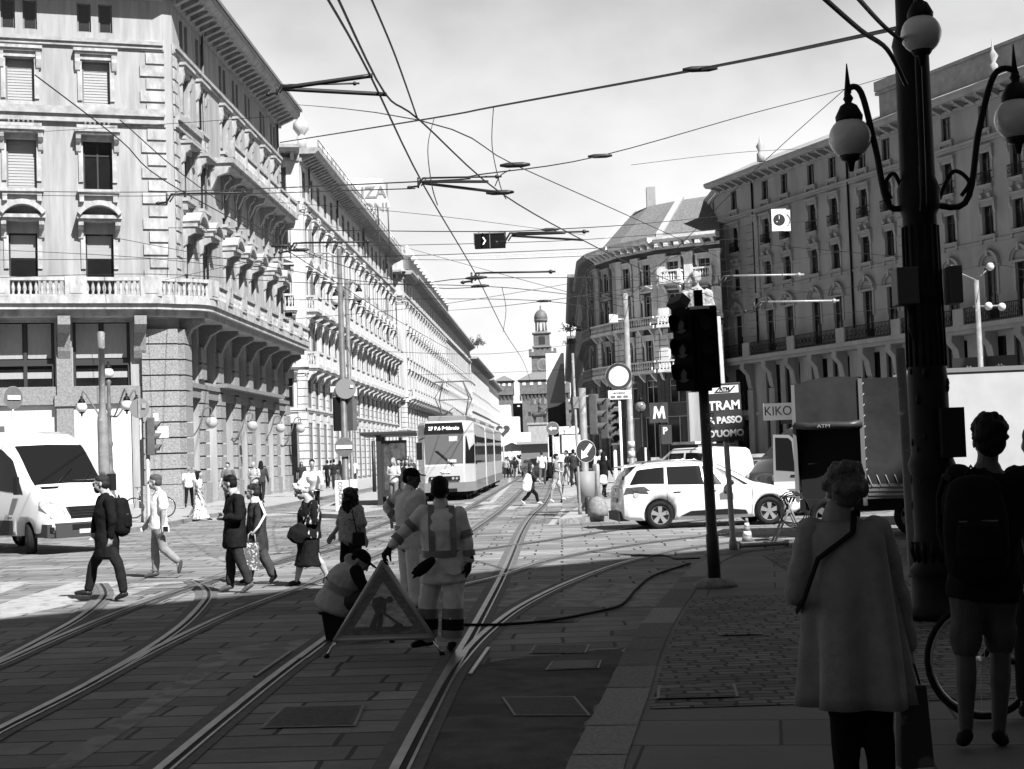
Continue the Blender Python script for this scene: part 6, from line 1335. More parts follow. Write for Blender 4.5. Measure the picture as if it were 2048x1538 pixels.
# woman in the pale coat
J = jpx(6.7, dict(head=(1684, 984), neck=(1678, 1026), shL=(1622, 1062, .02), shR=(1752, 1058, -.02), elL=(1592, 1186, .0), elR=(1796, 1190, .0), wrL=(1636, 1205, .22), wrR=(1818, 1296, .03), haR=(1824, 1328, .03), haL=(1660, 1195, .28),
    hipL=(1662, 1290, .0), hipR=(1742, 1290, .0), knL=(1690, 1436, 0), knR=(1758, 1436, 0), anL=(1694, 1578, 0), anR=(1762, 1578, 0), toeL=(1688, 1596, .14), toeR=(1768, 1596, .14)))
def coat(root, J, sd, f):
    hip = (J['hipL']+J['hipR'])/2; sh = (J['shL']+J['shR'])/2; n = 64; rows = 15; vs = []; fs = []
    for i in range(rows):
        t = i/(rows-1); z = sh.z+.035-t*(sh.z+.035-.47); rw = .165+t*.065; rd = .115+t*.075+.02*math.sin(t*3.1)
        if i == 0: rw, rd = .14, .075
        c = sh.lerp(hip+V((.005, 0, 0)), min(1, t*1.5))
        for j in range(n):
            a_ = 2*math.pi*j/n; fold = 1+(.15*math.sin(a_*6+.8+t*.4)+.07*math.sin(a_*11+2))*t**1.1; ce, se = math.cos(a_), math.sin(a_)
            ce = math.copysign(abs(ce)**.8, ce); vs.append((c.x+rw*fold*ce*sd.x+rd*fold*se*f.x, c.y+rw*fold*ce*sd.y+rd*fold*se*f.y, z))
    for i in range(rows-1):
        for j in range(n): fs.append((i*n+j, i*n+(j+1) % n, (i+1)*n+(j+1) % n, (i+1)*n+j))
    o = MB().add(vs, fs, True).build('coat_skirt', cloth(.27, 'coat_wool'), root); md = o.modifiers.new('t', 'SOLIDIFY'); md.thickness = .01
    MB().tube([J['neck']+V((.06, -.05, .01)), J['neck']+V((.03, -.14, -.08)), J['shL'].lerp(J['elL'], .35)+V((.03, -.135, -.02)), J['elL'].lerp(hip, .4)+V((-.08, -.13, .08)), J['elL'].lerp(hip, .35)+V((-.08, .02, .0))], .017, 8, sx=.35).build('bag_strap', cloth(.012), root)
person('older woman with short hair in a pale swing coat, standing with her back turned', J, (-.05, 1, 0), dict(up='coat', upm=cloth(.27, 'coat_wool'), lowm=cloth(.012), drop=-.12, thick=.02, sleeve=1.0, hair='puff', hairm=mat('hair_ash', .11, .7, n=(50, .4), bump=(60, 1)), face=(-.25, 1, -.05), collar=cloth(.27, 'coat_wool'), wide=.95, curlR=1.2, extra=[coat], bulk=.95, hs=.93))
t = thing('shopping_bag', 'dark patterned shopping bag in the right hand of the woman in the coat', 'bag', at(1832, 1534, 6.7)); MB().pr([(-.075, 0), (.07, .01), (.05, .37), (-.06, .37)], -.06, .06).build('bag', mat('bag_print', .03, .4, spots=(9, .12, .56)), t, bev=.006)
MB().tube([(-.045, -.03, .36), (-.03, -.02, .45), (-.01, 0, .475), (.01, -.02, .45), (.03, -.03, .36)], .006, 5).build('handle', blackP, t)
# tall man with backpack
J = jpx(7.8, dict(head=(1978, 884), neck=(1974, 930), shL=(1918, 952, 0), shR=(2034, 956, 0), elL=(1902, 1062, .06), elR=(2056, 1064, .0), wrL=(1924, 1130, .25), wrR=(2062, 1140, .16), hipL=(1938, 1172, 0), hipR=(2000, 1172, 0), knL=(1930, 1296, -.02), knR=(2000, 1290, .03), anL=(1932, 1456, .0), anR=(1998, 1458, .06), toeL=(1926, 1484, .14), toeR=(2004, 1482, .2)))
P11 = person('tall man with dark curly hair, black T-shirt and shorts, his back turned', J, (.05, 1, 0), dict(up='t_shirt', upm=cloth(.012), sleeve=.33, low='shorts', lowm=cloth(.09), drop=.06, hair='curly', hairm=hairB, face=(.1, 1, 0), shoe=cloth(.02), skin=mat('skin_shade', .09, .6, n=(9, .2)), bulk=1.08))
backpack('large dark hiking backpack on the tall man in shorts', at(1950, 1046, 7.62), .32, .2, .52, (-.1, -1), cloth(.014))
J = jpx(8.6, dict(head=(2072, 890), neck=(2070, 930), shL=(2030, 952, 0), shR=(2120, 952, 0), elL=(2022, 1040, .1), elR=(2136, 1050, 0), wrL=(2060, 1080, .25), wrR=(2140, 1130, .1), hipL=(2055, 1140, 0), hipR=(2100, 1140, 0), knL=(2052, 1262, 0), knR=(2100, 1262, 0), anL=(2052, 1400, 0), anR=(2100, 1400, 0), toeL=(2050, 1428, .14), toeR=(2104, 1428, .14)))
person('person in dark clothes cut off by the right edge, beyond the tall man', J, (0, 1, 0), dict(upm=cloth(.015), lowm=cloth(.02), sleeve=.33, face=(.2, 1, 0)), fine=False)
# two people crossing in the middle distance
J = jpx(51, dict(head=(1062, 932), neck=(1061, 943), shL=(1063, 948, .12), shR=(1063, 948, -.12), elL=(1070, 958, .15), elR=(1072, 957, -.15), wrL=(1078, 963, .12), wrR=(1082, 964, -.12), hipL=(1062, 978, .07), hipR=(1062, 978, -.07), knL=(1073, 989, .08), anL=(1076, 1003, .08), toeL=(1085, 1007, .08), knR=(1056, 991, -.08), anR=(1046, 1001, -.08), toeR=(1050, 1008, -.08)))
person('girl with long hair, dark top and leggings striding right across the road', J, RGT, dict(up='top', upm=cloth(.03), sleeve=.5, lowm=cloth(.01), hair='long', hairm=hairM, shoe=shoeW, drop=.03), s=.92, fine=False)
x = thing('tied_jacket', 'pale jacket and bag hanging behind the striding girl', 'jacket', at(1055, 966, 50.8)); y_ = MB(); etube(y_, [V((-.05, 0, -.2)), V((0, 0, .05)), V((.03, 0, .25))], [.17, .17, .1], [.13, .13, .08], (1, 0, 0)); bake(y_, 'jacket', cloth(.7), x, .02, 3, .03)
J = jpx(53, dict(head=(1113, 914), neck=(1111, 924), shL=(1112, 928, .15), shR=(1111, 928, -.15), elL=(1114, 938, .17), elR=(1111, 940, -.17), wrL=(1121, 942, .12), wrR=(1119, 943, -.12), hipL=(1111, 955, .08), hipR=(1111, 955, -.08), knL=(1120, 973, .09), anL=(1125, 995, .09), toeL=(1131, 999, .09), knR=(1105, 978, -.09), anR=(1102, 998, -.09), toeR=(1108, 1004, -.09)))
person('man in a grey T-shirt and patterned shorts walking right with a dark backpack', J, RGT, dict(up='t_shirt', upm=cloth(.2), sleeve=.33, low='shorts', lowm=plaid, shoe=shoeW), fine=False)
backpack('dark backpack on the man in patterned shorts', at(1100, 940, 53), .3, .22, .5, (-1, 0), cloth(.012))
# ---- farther people, generic poses
def far(label, px, Y, h, ang, kind='walk', group=None, z=PAV, ph=1, stride=.28, **O):
    p = at(px, 907, Y); J = pose(p.x, p.y, z+.01, h, ang, stride if kind == 'walk' else .04, .2, kind, ph); s = h/1.75
    return person(label, J, (math.cos(ang), math.sin(ang), 0), O, s=s, group=group, fine=False)
far('woman in a white top and black trousers walking away by the pier', 376, 57, 1.62, 1.7, ph=-1, up='top', upm=cloth(.8, 'cloth_white'), sleeve=.4, lowm=cloth(.012), hairm=hairG)
far('woman in a long floral dress walking right on the kerb', 396, 47, 1.6, -.2, z=0, up='dress_top', upm=floral, sleeve=0, low='skirt', lowm=floral, hem=.06, hemw=.42, hair='long', drop=.02)
far('man in a grey shirt standing by the rusticated piers', 455, 58, 1.72, -1.7, 'stand', up='shirt', upm=cloth(.12), sleeve=.4, lowm=cloth(.03))
far('man in a checked shirt standing by the piers', 507, 58, 1.72, -1.9, 'hold', up='shirt', upm=plaid, sleeve=.4, lowm=cloth(.1), hair='bald')
far('woman with long dark hair behind the man in the checked shirt', 521, 60, 1.74, 1.6, up='top', upm=cloth(.05), lowm=cloth(.02), hair='long')
CY = far('cyclist in a white shirt riding towards the square on the left', 624, 40, 1.74, -1.45, 'ride', z=0, up='shirt', upm=cloth(.8, 'cloth_white'), sleeve=.9, lowm=cloth(.02))
BS = [(602, 80, 1.66, -1.2, .03, .02, 'woman in a dark print dress near the corner of the white palazzo'), (654, 88, 1.7, 1.6, .015, .015, 'person in black walking away near the corner'), (661, 92, 1.7, 1.4, .1, .02, 'person behind the one in black by the corner shop'), (667, 84, 1.75, 1.6, .025, .12, 'man in a dark shirt and pale trousers walking away'), (679, 90, 1.66, 1.5, .02, .1, 'woman with a dark top left of the traffic light pole'), (705, 86, 1.74, 1.6, .8, .02, 'man in a white T-shirt and dark shorts walking away')]
for i, (px, Y, h, an, u_, l_, lb) in enumerate(BS): far(lb, px, Y, h, an, ph=1 if i % 2 else -1, up='shirt', upm=cloth(u_), sleeve=.4, lowm=cloth(l_), hair='long' if 'woman' in lb else 'short', hairm=hairB, low='shorts' if 'shorts' in lb else 'trousers')
ST = [(786, 50, .5, 'person in a pale top waiting at the tram stop, nearest the shelter'), (797, 51, .02, 'person in black waiting at the tram stop'), (805, 52.5, .7, 'person in a white top waiting at the tram stop'), (812, 51.5, .25, 'person in grey waiting at the tram stop beside the tram'), (820, 54, .05, 'person in a dark shirt waiting close to the tram front'), (791, 54, .1, 'person half hidden behind the waiting tram passengers')]
for i, (px, Y, u_, lb) in enumerate(ST): far(lb, px, Y, random.uniform(1.6, 1.78), random.uniform(-2.4, -.6), 'stand' if i % 2 else 'hold', up='shirt', upm=cloth(u_), sleeve=.4, lowm=cloth(random.choice([.02, .05, .15])), hair=random.choice(['short', 'long']), hairm=random.choice([hairB, hairM, hairG]))
far('man in a white shirt and glasses by the bollards, right of the arrow sign', 1200, 56, 1.76, -1.2, 'hold', upm=cloth(.8, 'cloth_white'), up='shirt', lowm=cloth(.02), hairm=hairB)
far('woman in a dark sweater with a white bag, walking away at the island', 1206, 52, 1.62, 1.1, up='sweater', upm=cloth(.015), lowm=cloth(.012), hair='long', hairm=hairB)
p = at(1207, 958, 51.7); x = thing('white_bag', 'white cloth bag worn by the woman in the dark sweater', 'bag', p); y_ = MB(); etube(y_, [V((-.02, 0, -.12)), V((0, 0, .1))], [.16, .12], [.09, .06], (1, 0, 0)); bake(y_, 'bag', cloth(.7), x, .02, 3)
FC = [(1011, 112, .3), (1017, 120, .03), (1024, 118, .05), (1030, 108, .02), (1036, 116, .4), (1044, 125, .6), (1050, 130, .1), (1014, 140, .5), (1028, 150, .1), (1040, 150, .3), (1083, 78, .75), (1133, 72, .03), (1139, 74, .35), (1146, 70, .04), (1128, 90, .5), (1153, 80, .1)]
LBL = ['in grey', 'in black', 'in a dark jacket', 'in dark shades', 'in pale grey', 'in a light shirt', 'in a dark shirt', 'in light grey', 'in dark clothes', 'in a grey shirt', 'in white', 'in black', 'in mid grey', 'in dark trousers', 'in a pale shirt', 'in a dark top']
for i, (px, Y, u_) in enumerate(FC):
    where = 'strolling far down the street right of the tram' if px < 1060 else 'on the far pavement under the traffic signs'
    nth = ('first', 'second', 'third', 'fourth', 'fifth', 'sixth', 'seventh', 'eighth', 'ninth', 'tenth', 'first', 'third', 'fourth', 'fifth', 'second', 'sixth')[i]
    far('distant pedestrian %s, %s' % (LBL[i], where), px, Y, random.uniform(1.6, 1.8), random.choice([1.5, -1.5, 0, 3.1]), ph=random.choice([-1, 1]), z=0 if px < 1060 else PAV, group='distant pedestrians in the street', up='shirt', upm=cloth(u_), sleeve=.4, lowm=cloth(random.choice([.02, .1, .3])), hair=random.choice(['short', 'long']), hairm=random.choice([hairB, hairM]))
flush_bake()
# ================================================================ poles, lamps and signals
def pole(name, label, cat, px, py_top, Y, z, r, m=zinc, r2=None, lean=0, prof=None):
    p = at(px, 907, Y); H = at(px, py_top, Y).z-z; t = thing(name, label, cat, (p.x, p.y, z)); t.rotation_euler = (0, lean, 0)
    x = MB(); x.lathe((0, 0, 0), prof or [(r*1.5, 0), (r*1.5, .12), (r, .2), (r2 or r, H)], 14); x.build('pole', m, t); return t, H
def disc(t, z, r, m, edge=None, ang=0, y=-.06, name='sign_plate', off=(0, 0)):
    x = MB(); x.cyl((0, y, 0), (0, y+.02, 0), r, n=32); x.mk(1); x.cyl((0, y-.004, 0), (0, y, 0), r*.97, n=32); o = x.build(name, [edge or zinc, m], t); o.location = (off[0], off[1], z); o.rotation_euler = (0, 0, ang); return o
def signal(t, z, ang, m, y=.0, n=3, visor=.2, name='traffic_light', off=(0, 0), box=.36, lensm=None):
    x = MB(); x.b(-.15, .15, -.12, .1, 0, box*n-.06+.1); o = x.build(name, m, t, bev=.02); o.location = (off[0], off[1], z); o.rotation_euler = (0, 0, ang)
    for i in range(n):
        zc = .2+i*(box-.02); l = MB(); l.cyl((0, -.135, zc), (0, -.12, zc), .105, n=18); l.build('lens', lensm or mat('lens_dark', .02, .15), o)
        v = MB(); k = 14; pts = []
        for j in range(k+1): a_ = R(-35)+R(250)*j/k; pts.append((.118*math.cos(a_), .118*math.sin(a_)))
        for j in range(k): (x0, z0), (x1, z1) = pts[j], pts[j+1]; v.q((x0, -.12, zc+z0), (x1, -.12, zc+z1), (x1, -.12-visor*(.55+.45*max(0, z1/.118)), zc+z1), (x0, -.12-visor*(.55+.45*max(0, z0/.118)), zc+z0))
        vo_ = v.build('visor', m, o); md = vo_.modifiers.new('s', 'SOLIDIFY'); md.thickness = .008
    return o
grn = mat('signal_green_paint', .1, .5, n=(4, .2)); sigB = mat('signal_black', .006, .7, spec=.12); noent = mat('sign_red', .13, .45, n=(8, .15)); signW = mat('sign_white', .75, .5); signD = mat('sign_blue_dark', .04, .4); backG = mat('sign_back', .22, .6)
# grey pole with capped top (left)
pole('grey_post', 'stout grey stepped pole behind the white van', 'pole', 207, 680, 41, PAV, .14, steelP, prof=[(.16, 0), (.15, .1), (.15, 3.0), (.09, 3.35), (.09, 5.0), (.1, 5.0), (.105, 5.05), (.105, 5.45), (.07, 5.5)])
def globe(parent, c, r, n=1): 
    x = MB(); x.sph(c, r, 20, 14); x.build('globe', milk, parent); x = MB(); x.lathe((c[0], c[1], c[2]+r*.75), [(r*.62, 0), (r*.65, r*.3), (r*.4, r*.8), (r*.15, r*.95), (r*.25, r*1.15), (r*.05, r*1.5)], 12); x.build('globe_cap', iron, parent); x = MB(); x.lathe((c[0], c[1], c[2]-r*1.35), [(.02, -.05), (r*.2, .04), (r*.42, r*.3), (r*.55, r*.5)], 10); x.build('globe_cup', iron, parent)
def arm(parent, pts, r=.03, m=iron): x = MB(); x.tube(spline([V(p) for p in pts], 6), r, 7); x.build('arm', m, parent)
p = at(220, 907, 45); GL = thing('globe_lamp', 'ornate iron lamp post with four milky globes beside the corner palazzo', 'street lamp', (p.x, p.y, PAV))
x = MB(); x.lathe((0, 0, 0), [(.26, 0), (.26, .25), (.2, .3), (.16, .6), (.2, .7), (.12, .9), (.1, 1.4), (.14, 1.5), (.09, 1.6), (.07, 2.3), (.11, 2.4), (.07, 2.5), (.055, 3.4), (.1, 3.5), (.06, 3.6), (.05, 4.2), (.09, 4.3), (.04, 4.4)], 12); x.build('post', ironG, GL)
globe(GL, (0, 0, 4.58), .17)
for a_ in (R(180), R(-35), R(30)):
    c, s = math.cos(a_), math.sin(a_); arm(GL, [(0, 0, 3.3), (.25*c, .25*s, 3.25), (.55*c, .55*s, 3.7), (.78*c, .78*s, 4.05), (.85*c, .85*s, 3.85)], .025, ironG); globe(GL, (.85*c, .85*s, 3.55), .17)
t, H = pole('no_entry_sign', 'no entry sign on a slim pole seen edge on at the left edge', 'sign', 27, 795, 40, PAV, .035, zinc); disc(t, H+.0, .31, noent, ang=R(55), y=-.04); x = MB(); x.b(-.2, .2, -.075, -.066, -.06, .06); o = x.build('bar', signW, t); o.location = (0, 0, H); o.rotation_euler = (0, 0, R(55))
t, H = pole('signal_post', 'dark traffic light cut off by the left edge of the view', 'traffic light', 2, 890, 40, PAV, .05, zinc); signal(t, H-.6, R(200), grn, off=(-.05, 0))
t, H = pole('road_sign', 'round road sign seen from its grey back beside the rusticated pier', 'sign', 282, 798, 44, PAV, .035, zinc); disc(t, H-.28, .3, backG, backG); x = MB(); x.b(-.03, .03, -.1, -.08, -.3, .3); x.b(.08, .2, -.1, -.095, .0, .16); o = x.build('bracket', zinc, t); o.location = (0, 0, H-.28)
t, H = pole('signal_post', 'traffic light facing right on a pale post at the left kerb', 'traffic light', 295, 840, 43.5, PAV, .07, zinc); signal(t, H-1.05, R(95), grn, off=(.12, 0)); x = MB(); x.b(.25, .65, -.02, .02, H-.55, H-.2); x.build('notice', panelW, t); x = MB(); x.b(.2, .36, -.03, .03, H-.05, H+.2); x.build('notice', panelW, t)
# tall pole at the tram platform
t, H = pole('wire_pole', 'tall dark pole on the tram platform carrying a no entry sign and signals', 'pole', 690, 497, 48.5, PAV, .12, mat('pole_dark', .1, .5, n=(4, .3)), r2=.08)
disc(t, 2.08, .32, noent, zinc, y=-.16); x = MB(); x.b(-.27, .27, -.19, -.165, -.06, .06); o = x.build('bar', signW, t); o.location = (0, 0, 2.08); disc(t, 4.0, .34, backG, backG, y=-.1, off=(.1, -.05)); x = MB(); x.b(-.1, .02, -.12, -.1, .02, .12); o = x.build('sticker', panelW, t); o.location = (.35, -.06, 4.0)
signal(t, 2.62, R(200), sigB, off=(-.2, .05)); signal(t, 2.62, R(150), grn, off=(.24, .05)); x = MB(); x.b(-.42, -.2, -.04, .04, 3.9, 4.1); x.b(.3, .46, -.04, .04, 3.75, 4.0); x.build('notice', panelW, t)
x = MB(); x.tube([(0, 0, H-.3), (-.35, 0, H-.12), (-.75, 0, H-.14)], .03); x.b(-1.0, -.55, -.09, .09, H-.2, H-.12); x.build('luminaire', zinc, t)
t, _ = pole('globe_lamp', 'ornate lamp with hanging globe behind the tall platform pole', 'street lamp', 703, 560, 66, PAV, .09, ironG); globe(t, (.55, 0, _-.75), .24); globe(t, (-.5, 0, _-.9), .24); arm(t, [(0, 0, _-.7), (.25, 0, _-.1), (.55, 0, _-.3)], .04, ironG); arm(t, [(0, 0, _-.8), (-.25, 0, _-.25), (-.5, 0, _-.45)], .04, ironG)
p = gnd(693, 1022, PAV); t = thing('concrete_barrier', 'two pale concrete slabs with scrawled graffiti at the foot of the tall pole', 'barrier', tuple(p)); MB().b(-.34, .1, -.12, .0, 0, 1.0).build('slab', mat('concrete', .55, .85, n=(3, .12), bump=(20, .3)), t, bev=.015); MB().b(.12, .36, .05, .17, 0, 1.02).build('slab', mat('concrete', .55), t, bev=.015)
text('CONDOR', .17, t, (-.17, -.125, .58), rot=(R(90), R(90), 0), m=mat('spray_paint', .06), depth=.001)
# tram shelter
a_, b_ = gnd(775, 1010, PAV), gnd(800, 982, PAV); SHt = thing('tram_shelter', 'dark tram shelter with a flat roof beside the front of the tram', 'shelter', (a_.x, a_.y, PAV), math.atan2((b_-a_).y, (b_-a_).x)-R(90))
MB().b(-.9, 1.1, -.3, 5.2, 2.5, 2.62).build('roof', frameD, SHt, bev=.02)
for x, y in ((-.25, 0), (-.25, 4.8)): MB().b(x-.09, x+.09, y-.12, y+.12, 0, 2.5).build('post', frameD, SHt)
MB().b(-.28, -.24, .15, 4.65, .3, 2.3).build('back_pane', carGl, SHt); MB().b(-.15, .75, -.05, .05, .3, 2.3).mk(1).b(-.08, .68, -.06, -.05, .4, 2.2).build('poster_case', [frameD, mat('poster_dark', .06, .2, n=(3, .9))], SHt); MB().b(-.1, .3, 1, 4, .42, .48).build('bench', frameG, SHt)
t, H = pole('stop_totem', 'slim dark totem standing on the pavement left of the shelter', 'totem', 747, 880, 75, PAV, .1, frameD, prof=[(.1, 0), (.1, 2.6)])
# right island
t, H = pole('signal_post', 'slim leaning post with a dark round arrow sign on the right island', 'sign', 1156, 706, 39, PAV, .035, steelP, lean=R(-.6))
disc(t, H-2.6, .3, signD, signW, ang=R(28), y=-.06, off=(.2, 0)); o = bpy.data.objects.new('arrow', MB().pr([(-.02, .16), (.03, .21), (.17-.02, .2)], 0, .004).mesh('arrow', signW))
x = MB(); x.pr([(.12, .2), (.2, .14), (0, -.1), (.06, -.14), (-.16, -.2), (-.14, .04), (-.08, -.02)], -.073, -.066); o = x.build('arrow', signW, t); o.location = (.2, 0, H-2.6); o.rotation_euler = (0, 0, R(28))
x = MB(); x.b(-.05, .1, -.05, .05, 2.8, 3.1); x.build('junction_box', backG, t)
t, H = pole('signal_post', 'grey post with a row of traffic lights facing right on the island', 'traffic light', 1169, 776, 41, PAV, .1, steelP); signal(t, H-1.3, R(75), grn, off=(.3, 0), visor=.26); signal(t, H-1.42, R(70), grn, off=(.62, .3), visor=.2); x = MB(); x.b(0, .25, -.03, .03, H-.25, H-.2); x.b(0, .25, -.03, .03, H-1.1, H-1.05); x.build('bracket', zinc, t); x = MB(); x.cyl((0, 0, .25), (0, 0, 1.1), .24, .27, n=16); x.build('litter_bin', backG, t)
t, H = pole('signal_post', 'pale post with a pedestrian signal facing the viewer, right of the row of lights', 'traffic light', 1230, 815, 43, PAV, .05, whiteP); signal(t, H-1.1, R(12), grn, off=(0, -.05)); x = MB(); x.b(-.32, -.18, -.03, .03, H-.15, H+.1); x.build('notice', panelW, t)
p = gnd(1196, 1032, PAV); t = thing('stone_dome', 'half round granite boulder bollard on the right island', 'bollard', (p.x, p.y, PAV)); x = MB(); x.lathe((0, 0, 0), [(.26, 0), (.27, .12), (.25, .28), (.18, .42), (.09, .48), (.01, .5)], 18); x.build('stone', granite2, t)
for k, (px, py) in enumerate(((1177, 1028), (1171, 1020))):
    p = gnd(px, py, PAV); t = thing('kerb_bollard', ('short dark bollard against the granite dome', 'short grey box bollard beside the litter bin')[k], 'bollard', (p.x, p.y, PAV)); x = MB(); x.lathe((0, 0, 0), [(.09, 0), (.09, .4), (.06, .46)], 10); x.build('post', backG if k else frameD, t)
for k, (px, Y) in enumerate(((1188, 47), (1193, 46.5))):
    p = at(px, 907, Y); t = thing('barrier_post', ('darker railing post on the island, left of the pair', 'lighter railing post on the island, right of the pair')[k], 'post', (p.x, p.y, PAV)); x = MB(); x.lathe((0, 0, 0), [(.08, 0), (.08, 1.2), (.05, 1.26)], 10); x.build('post', (frameG, zinc)[k], t)
t, H = pole('wire_pole', 'tall pale pole with a white camera box behind the round white sign', 'pole', 1263, 586, 53, PAV, .12, steelP, r2=.09)
x = MB(); x.b(-.62, -.3, -.15, .15, H-1.05, H-.75); x.b(-.3, 0, -.03, .03, H-.95, H-.9); o = x.build('camera_box', panelW, t); x = MB()
for z in (1.4, 1.75): x.lathe((0, 0, z), [(.128, 0), (.128, .22)], 12)
x.build('sticker', panelW, t)
t, H = pole('traffic_sign', 'round white sign with a dark rim over a small plate reading eccetto', 'sign', 1243, 742, 42, PAV, .035, whiteP)
disc(t, H-.15, .38, mat('rim_red', .05, .4), zinc, y=-.06); disc(t, H-.15, .29, signW, zinc, y=-.068, name='face'); x = MB(); x.b(-.32, .34, -.07, -.04, -.13, .13); o = x.build('plate', signW, t, bev=.01); o.location = (0, 0, H-.68); text('eccetto', .11, o, (0, -.073, .06), m=mat('letter_black', .02))
x = MB()
for k in range(3): x.b(-.25+k*.18, -.12+k*.18, -.073, -.07, -.09, -.02)
x.build('symbol', frameG, o)
# metro signs and small lamp
t, H = pole('metro_sign', 'dark square metro sign with a white letter M', 'sign', 1321, 805, 62, PAV, .05, iron); x = MB(); x.b(-.38, .38, -.1, .1, -.42, .42); o = x.build('board', mat('sign_metro', .05, .4), t); o.location = (0, 0, H-.42); x = MB()
x.pr([(-.26, -.26), (-.16, -.26), (-.13, .06), (-.03, -.24), (.03, -.24), (.13, .06), (.16, -.26), (.26, -.26), (.2, .26), (.1, .26), (0, -.02), (-.1, .26), (-.2, .26)], -.115, -.102); x.build('letter', signW, o)
x = MB(); x.b(-.05, .4, -.08, .08, -1.55, -.75); o2 = x.build('parking_panel', mat('sign_metro', .05), t); o2.location = (.1, 0, H-.2); text('P', .4, o2, (.12, -.085, -1.0), m=signW, bold=.01)
t, H = pole('globe_lamp', 'slender iron lamp with one clear globe left of the metro sign', 'street lamp', 1285, 800, 58, PAV, .05, iron); x = MB(); x.sph((0, 0, H-.25), .2, 16, 10); x.build('globe', mat('globe_smoky', .2, .15, spec=.7), t); x = MB(); x.lathe((0, 0, H-.05), [(.12, 0), (.08, .12), (.03, .2), (.05, .26), (.01, .34)], 10); x.build('cap', iron, t)
t, _ = pole('back_sign', 'round sign seen from its dark back standing behind the estate car', 'sign', 1291, 895, 39, 0, .035, zinc); disc(t, _-.28, .3, sigB, sigB, ang=R(50), y=.05)
for k, (px, Y) in enumerate(((1350, 66), (1286, 66))):
    p = at(px, 907, Y); t = thing('metro_parapet', ('long stone parapet of the metro stairs behind the cars', 'short stone parapet of the metro stairs left of the long one')[k], 'wall', (p.x, p.y, PAV)); w_ = (4.2, .9)[k]; MB().b(-.6, w_, 0, .4, 0, 1.15).build('wall', granite2, t); MB().b(-.7, w_+.1, -.08, .48, 1.15, 1.3).build('coping', stoneB1, t)
# near black signal
p = gnd(1430, 1172, PAV); BP = thing('signal_post', 'tall dark signal post with a double black signal head, standing on the near pavement', 'traffic light', (p.x, p.y, PAV)); BP.rotation_euler = (0, R(-1.0), 0)
x = MB(); x.lathe((0, 0, 0), [(.075, 0), (.075, .6), (.064, .62), (.058, 3.0)], 18); x.build('pole', mat('post_black', .03, .45, n=(6, .4), spots=(14, .12, .68)), BP); x = MB(); x.lathe((0, 0, -.01), [(.27, 0), (.25, .05), (.17, .09), (.09, .11)], 18); x.build('foot', granite, BP)
signal(BP, 2.33, R(8), sigB, off=(.05, -.06), box=.31, visor=.16).scale = (.9, .9, 1); signal(BP, 2.31, R(-38), sigB, off=(-.16, -.05), box=.31, visor=.2).scale = (.9, .9, 1); x = MB(); x.b(-.14, .1, -.05, .1, 2.3, 3.3); x.build('mounting', sigB, BP)
x = MB(); x.b(-.05, .05, -.05, .05, 3.3, 3.5); x.build('receiver', sigB, BP); x = MB(); x.b(-.07, .07, -.12, .12, -.06, .06); o = x.build('camera', mat('camera_grey', .05, .5), BP); o.location = (-.24, -.05, 3.36); o.rotation_euler = (R(-12), R(38), R(30))
x = MB(); x.b(-.13, .1, -.245, -.24, 3.255, 3.29); x.build('glint_strip', mat('white_glint', .6, .3), BP); x = MB(); x.b(-.02, .06, .05, .1, .9, 1.15); x.build('box', sigB, BP)  # the pale strip is a glint painted onto the signal head
text('BNE', .12, BP, (.05, -.078, 1.93), rot=(R(90), R(90), 0), m=mat('letter_pale', .3), depth=.001)
# tram walking pace sign
t, H = pole('tram_sign', 'dark sign reading TRAM A PASSO D UOMO on a grey pole', 'sign', 1459, 632, 23.5, PAV, .045, zinc, lean=R(-1.5)); x = MB(); zc = at(1460, 824, 23.5).z-PAV
x.b(-.27, .27, -.075, -.05, -.46, .46); o = x.build('board', mat('sign_board_dark', .045, .4, n=(3, .15)), t, bev=.008); o.location = (0, 0, zc)
x = MB(); x.b(-.24, .24, -.08, -.076, .3, .42); x.build('header', signW, o); x = MB(); x.pr([(-.12, .31), (.1, .31), (.2, .41), (.17, .41), (.085, .328), (-.1, .328)], -.084, -.081); x.pr([(-.15, .31), (-.12, .31), (-.02, .41), (-.05, .41)], -.084, -.081); x.build('emblem', mat('letter_black', .02), o)
text('ATM', .08, o, (.02, -.084, .365), m=mat('letter_black', .02), bold=.002)
for s_, sz, z_, sx in (('TRAM', .2, .1, 1.0), ("A PASSO", .145, -.13, 1.0), ("D'UOMO", .145, -.34, 1.0)): text(s_, sz, o, (.0, -.08, z_), m=signW, bold=.006, sx=sx*.95)
# cone, fallen bollard, trestle
p = gnd(1495, 1086); t = thing('traffic_cone', 'striped traffic cone by the foot of the tram sign', 'cone', (p.x, p.y, 0)); x = MB(); x.b(-.14, .14, -.14, .14, 0, .03); x.lathe((0, 0, .03), [(.105, 0), (.085, .1)], 16); x.mk(1); x.lathe((0, 0, .13), [(.085, 0), (.068, .09)], 16); x.mk(0); x.lathe((0, 0, .22), [(.068, 0), (.052, .08)], 16); x.mk(1); x.lathe((0, 0, .3), [(.052, 0), (.04, .07)], 16); x.mk(0); x.lathe((0, 0, .37), [(.04, 0), (.025, .09)], 16); x.build('cone', [mat('cone_orange', .16, .5), signW], t)
p, q2 = gnd(1476, 1098, PAV), gnd(1576, 1092, PAV); t = thing('fallen_bollard', 'metal bollard lying on its side along the kerb with a chain at its end', 'bollard', (p.x, p.y, PAV+.05)); d = q2-p; x = MB(); x.tube([V((0, 0, 0)), d*.06, d*.07, d*.5, d*.52, d*.56, d*.58, d*.92, d*.95, d], [.05, .05, .036, .036, .05, .05, .036, .036, .055, .05], 12); x.build('tube', mat('pipe_metal', .3, .35, metal=.6), t)
x = MB()
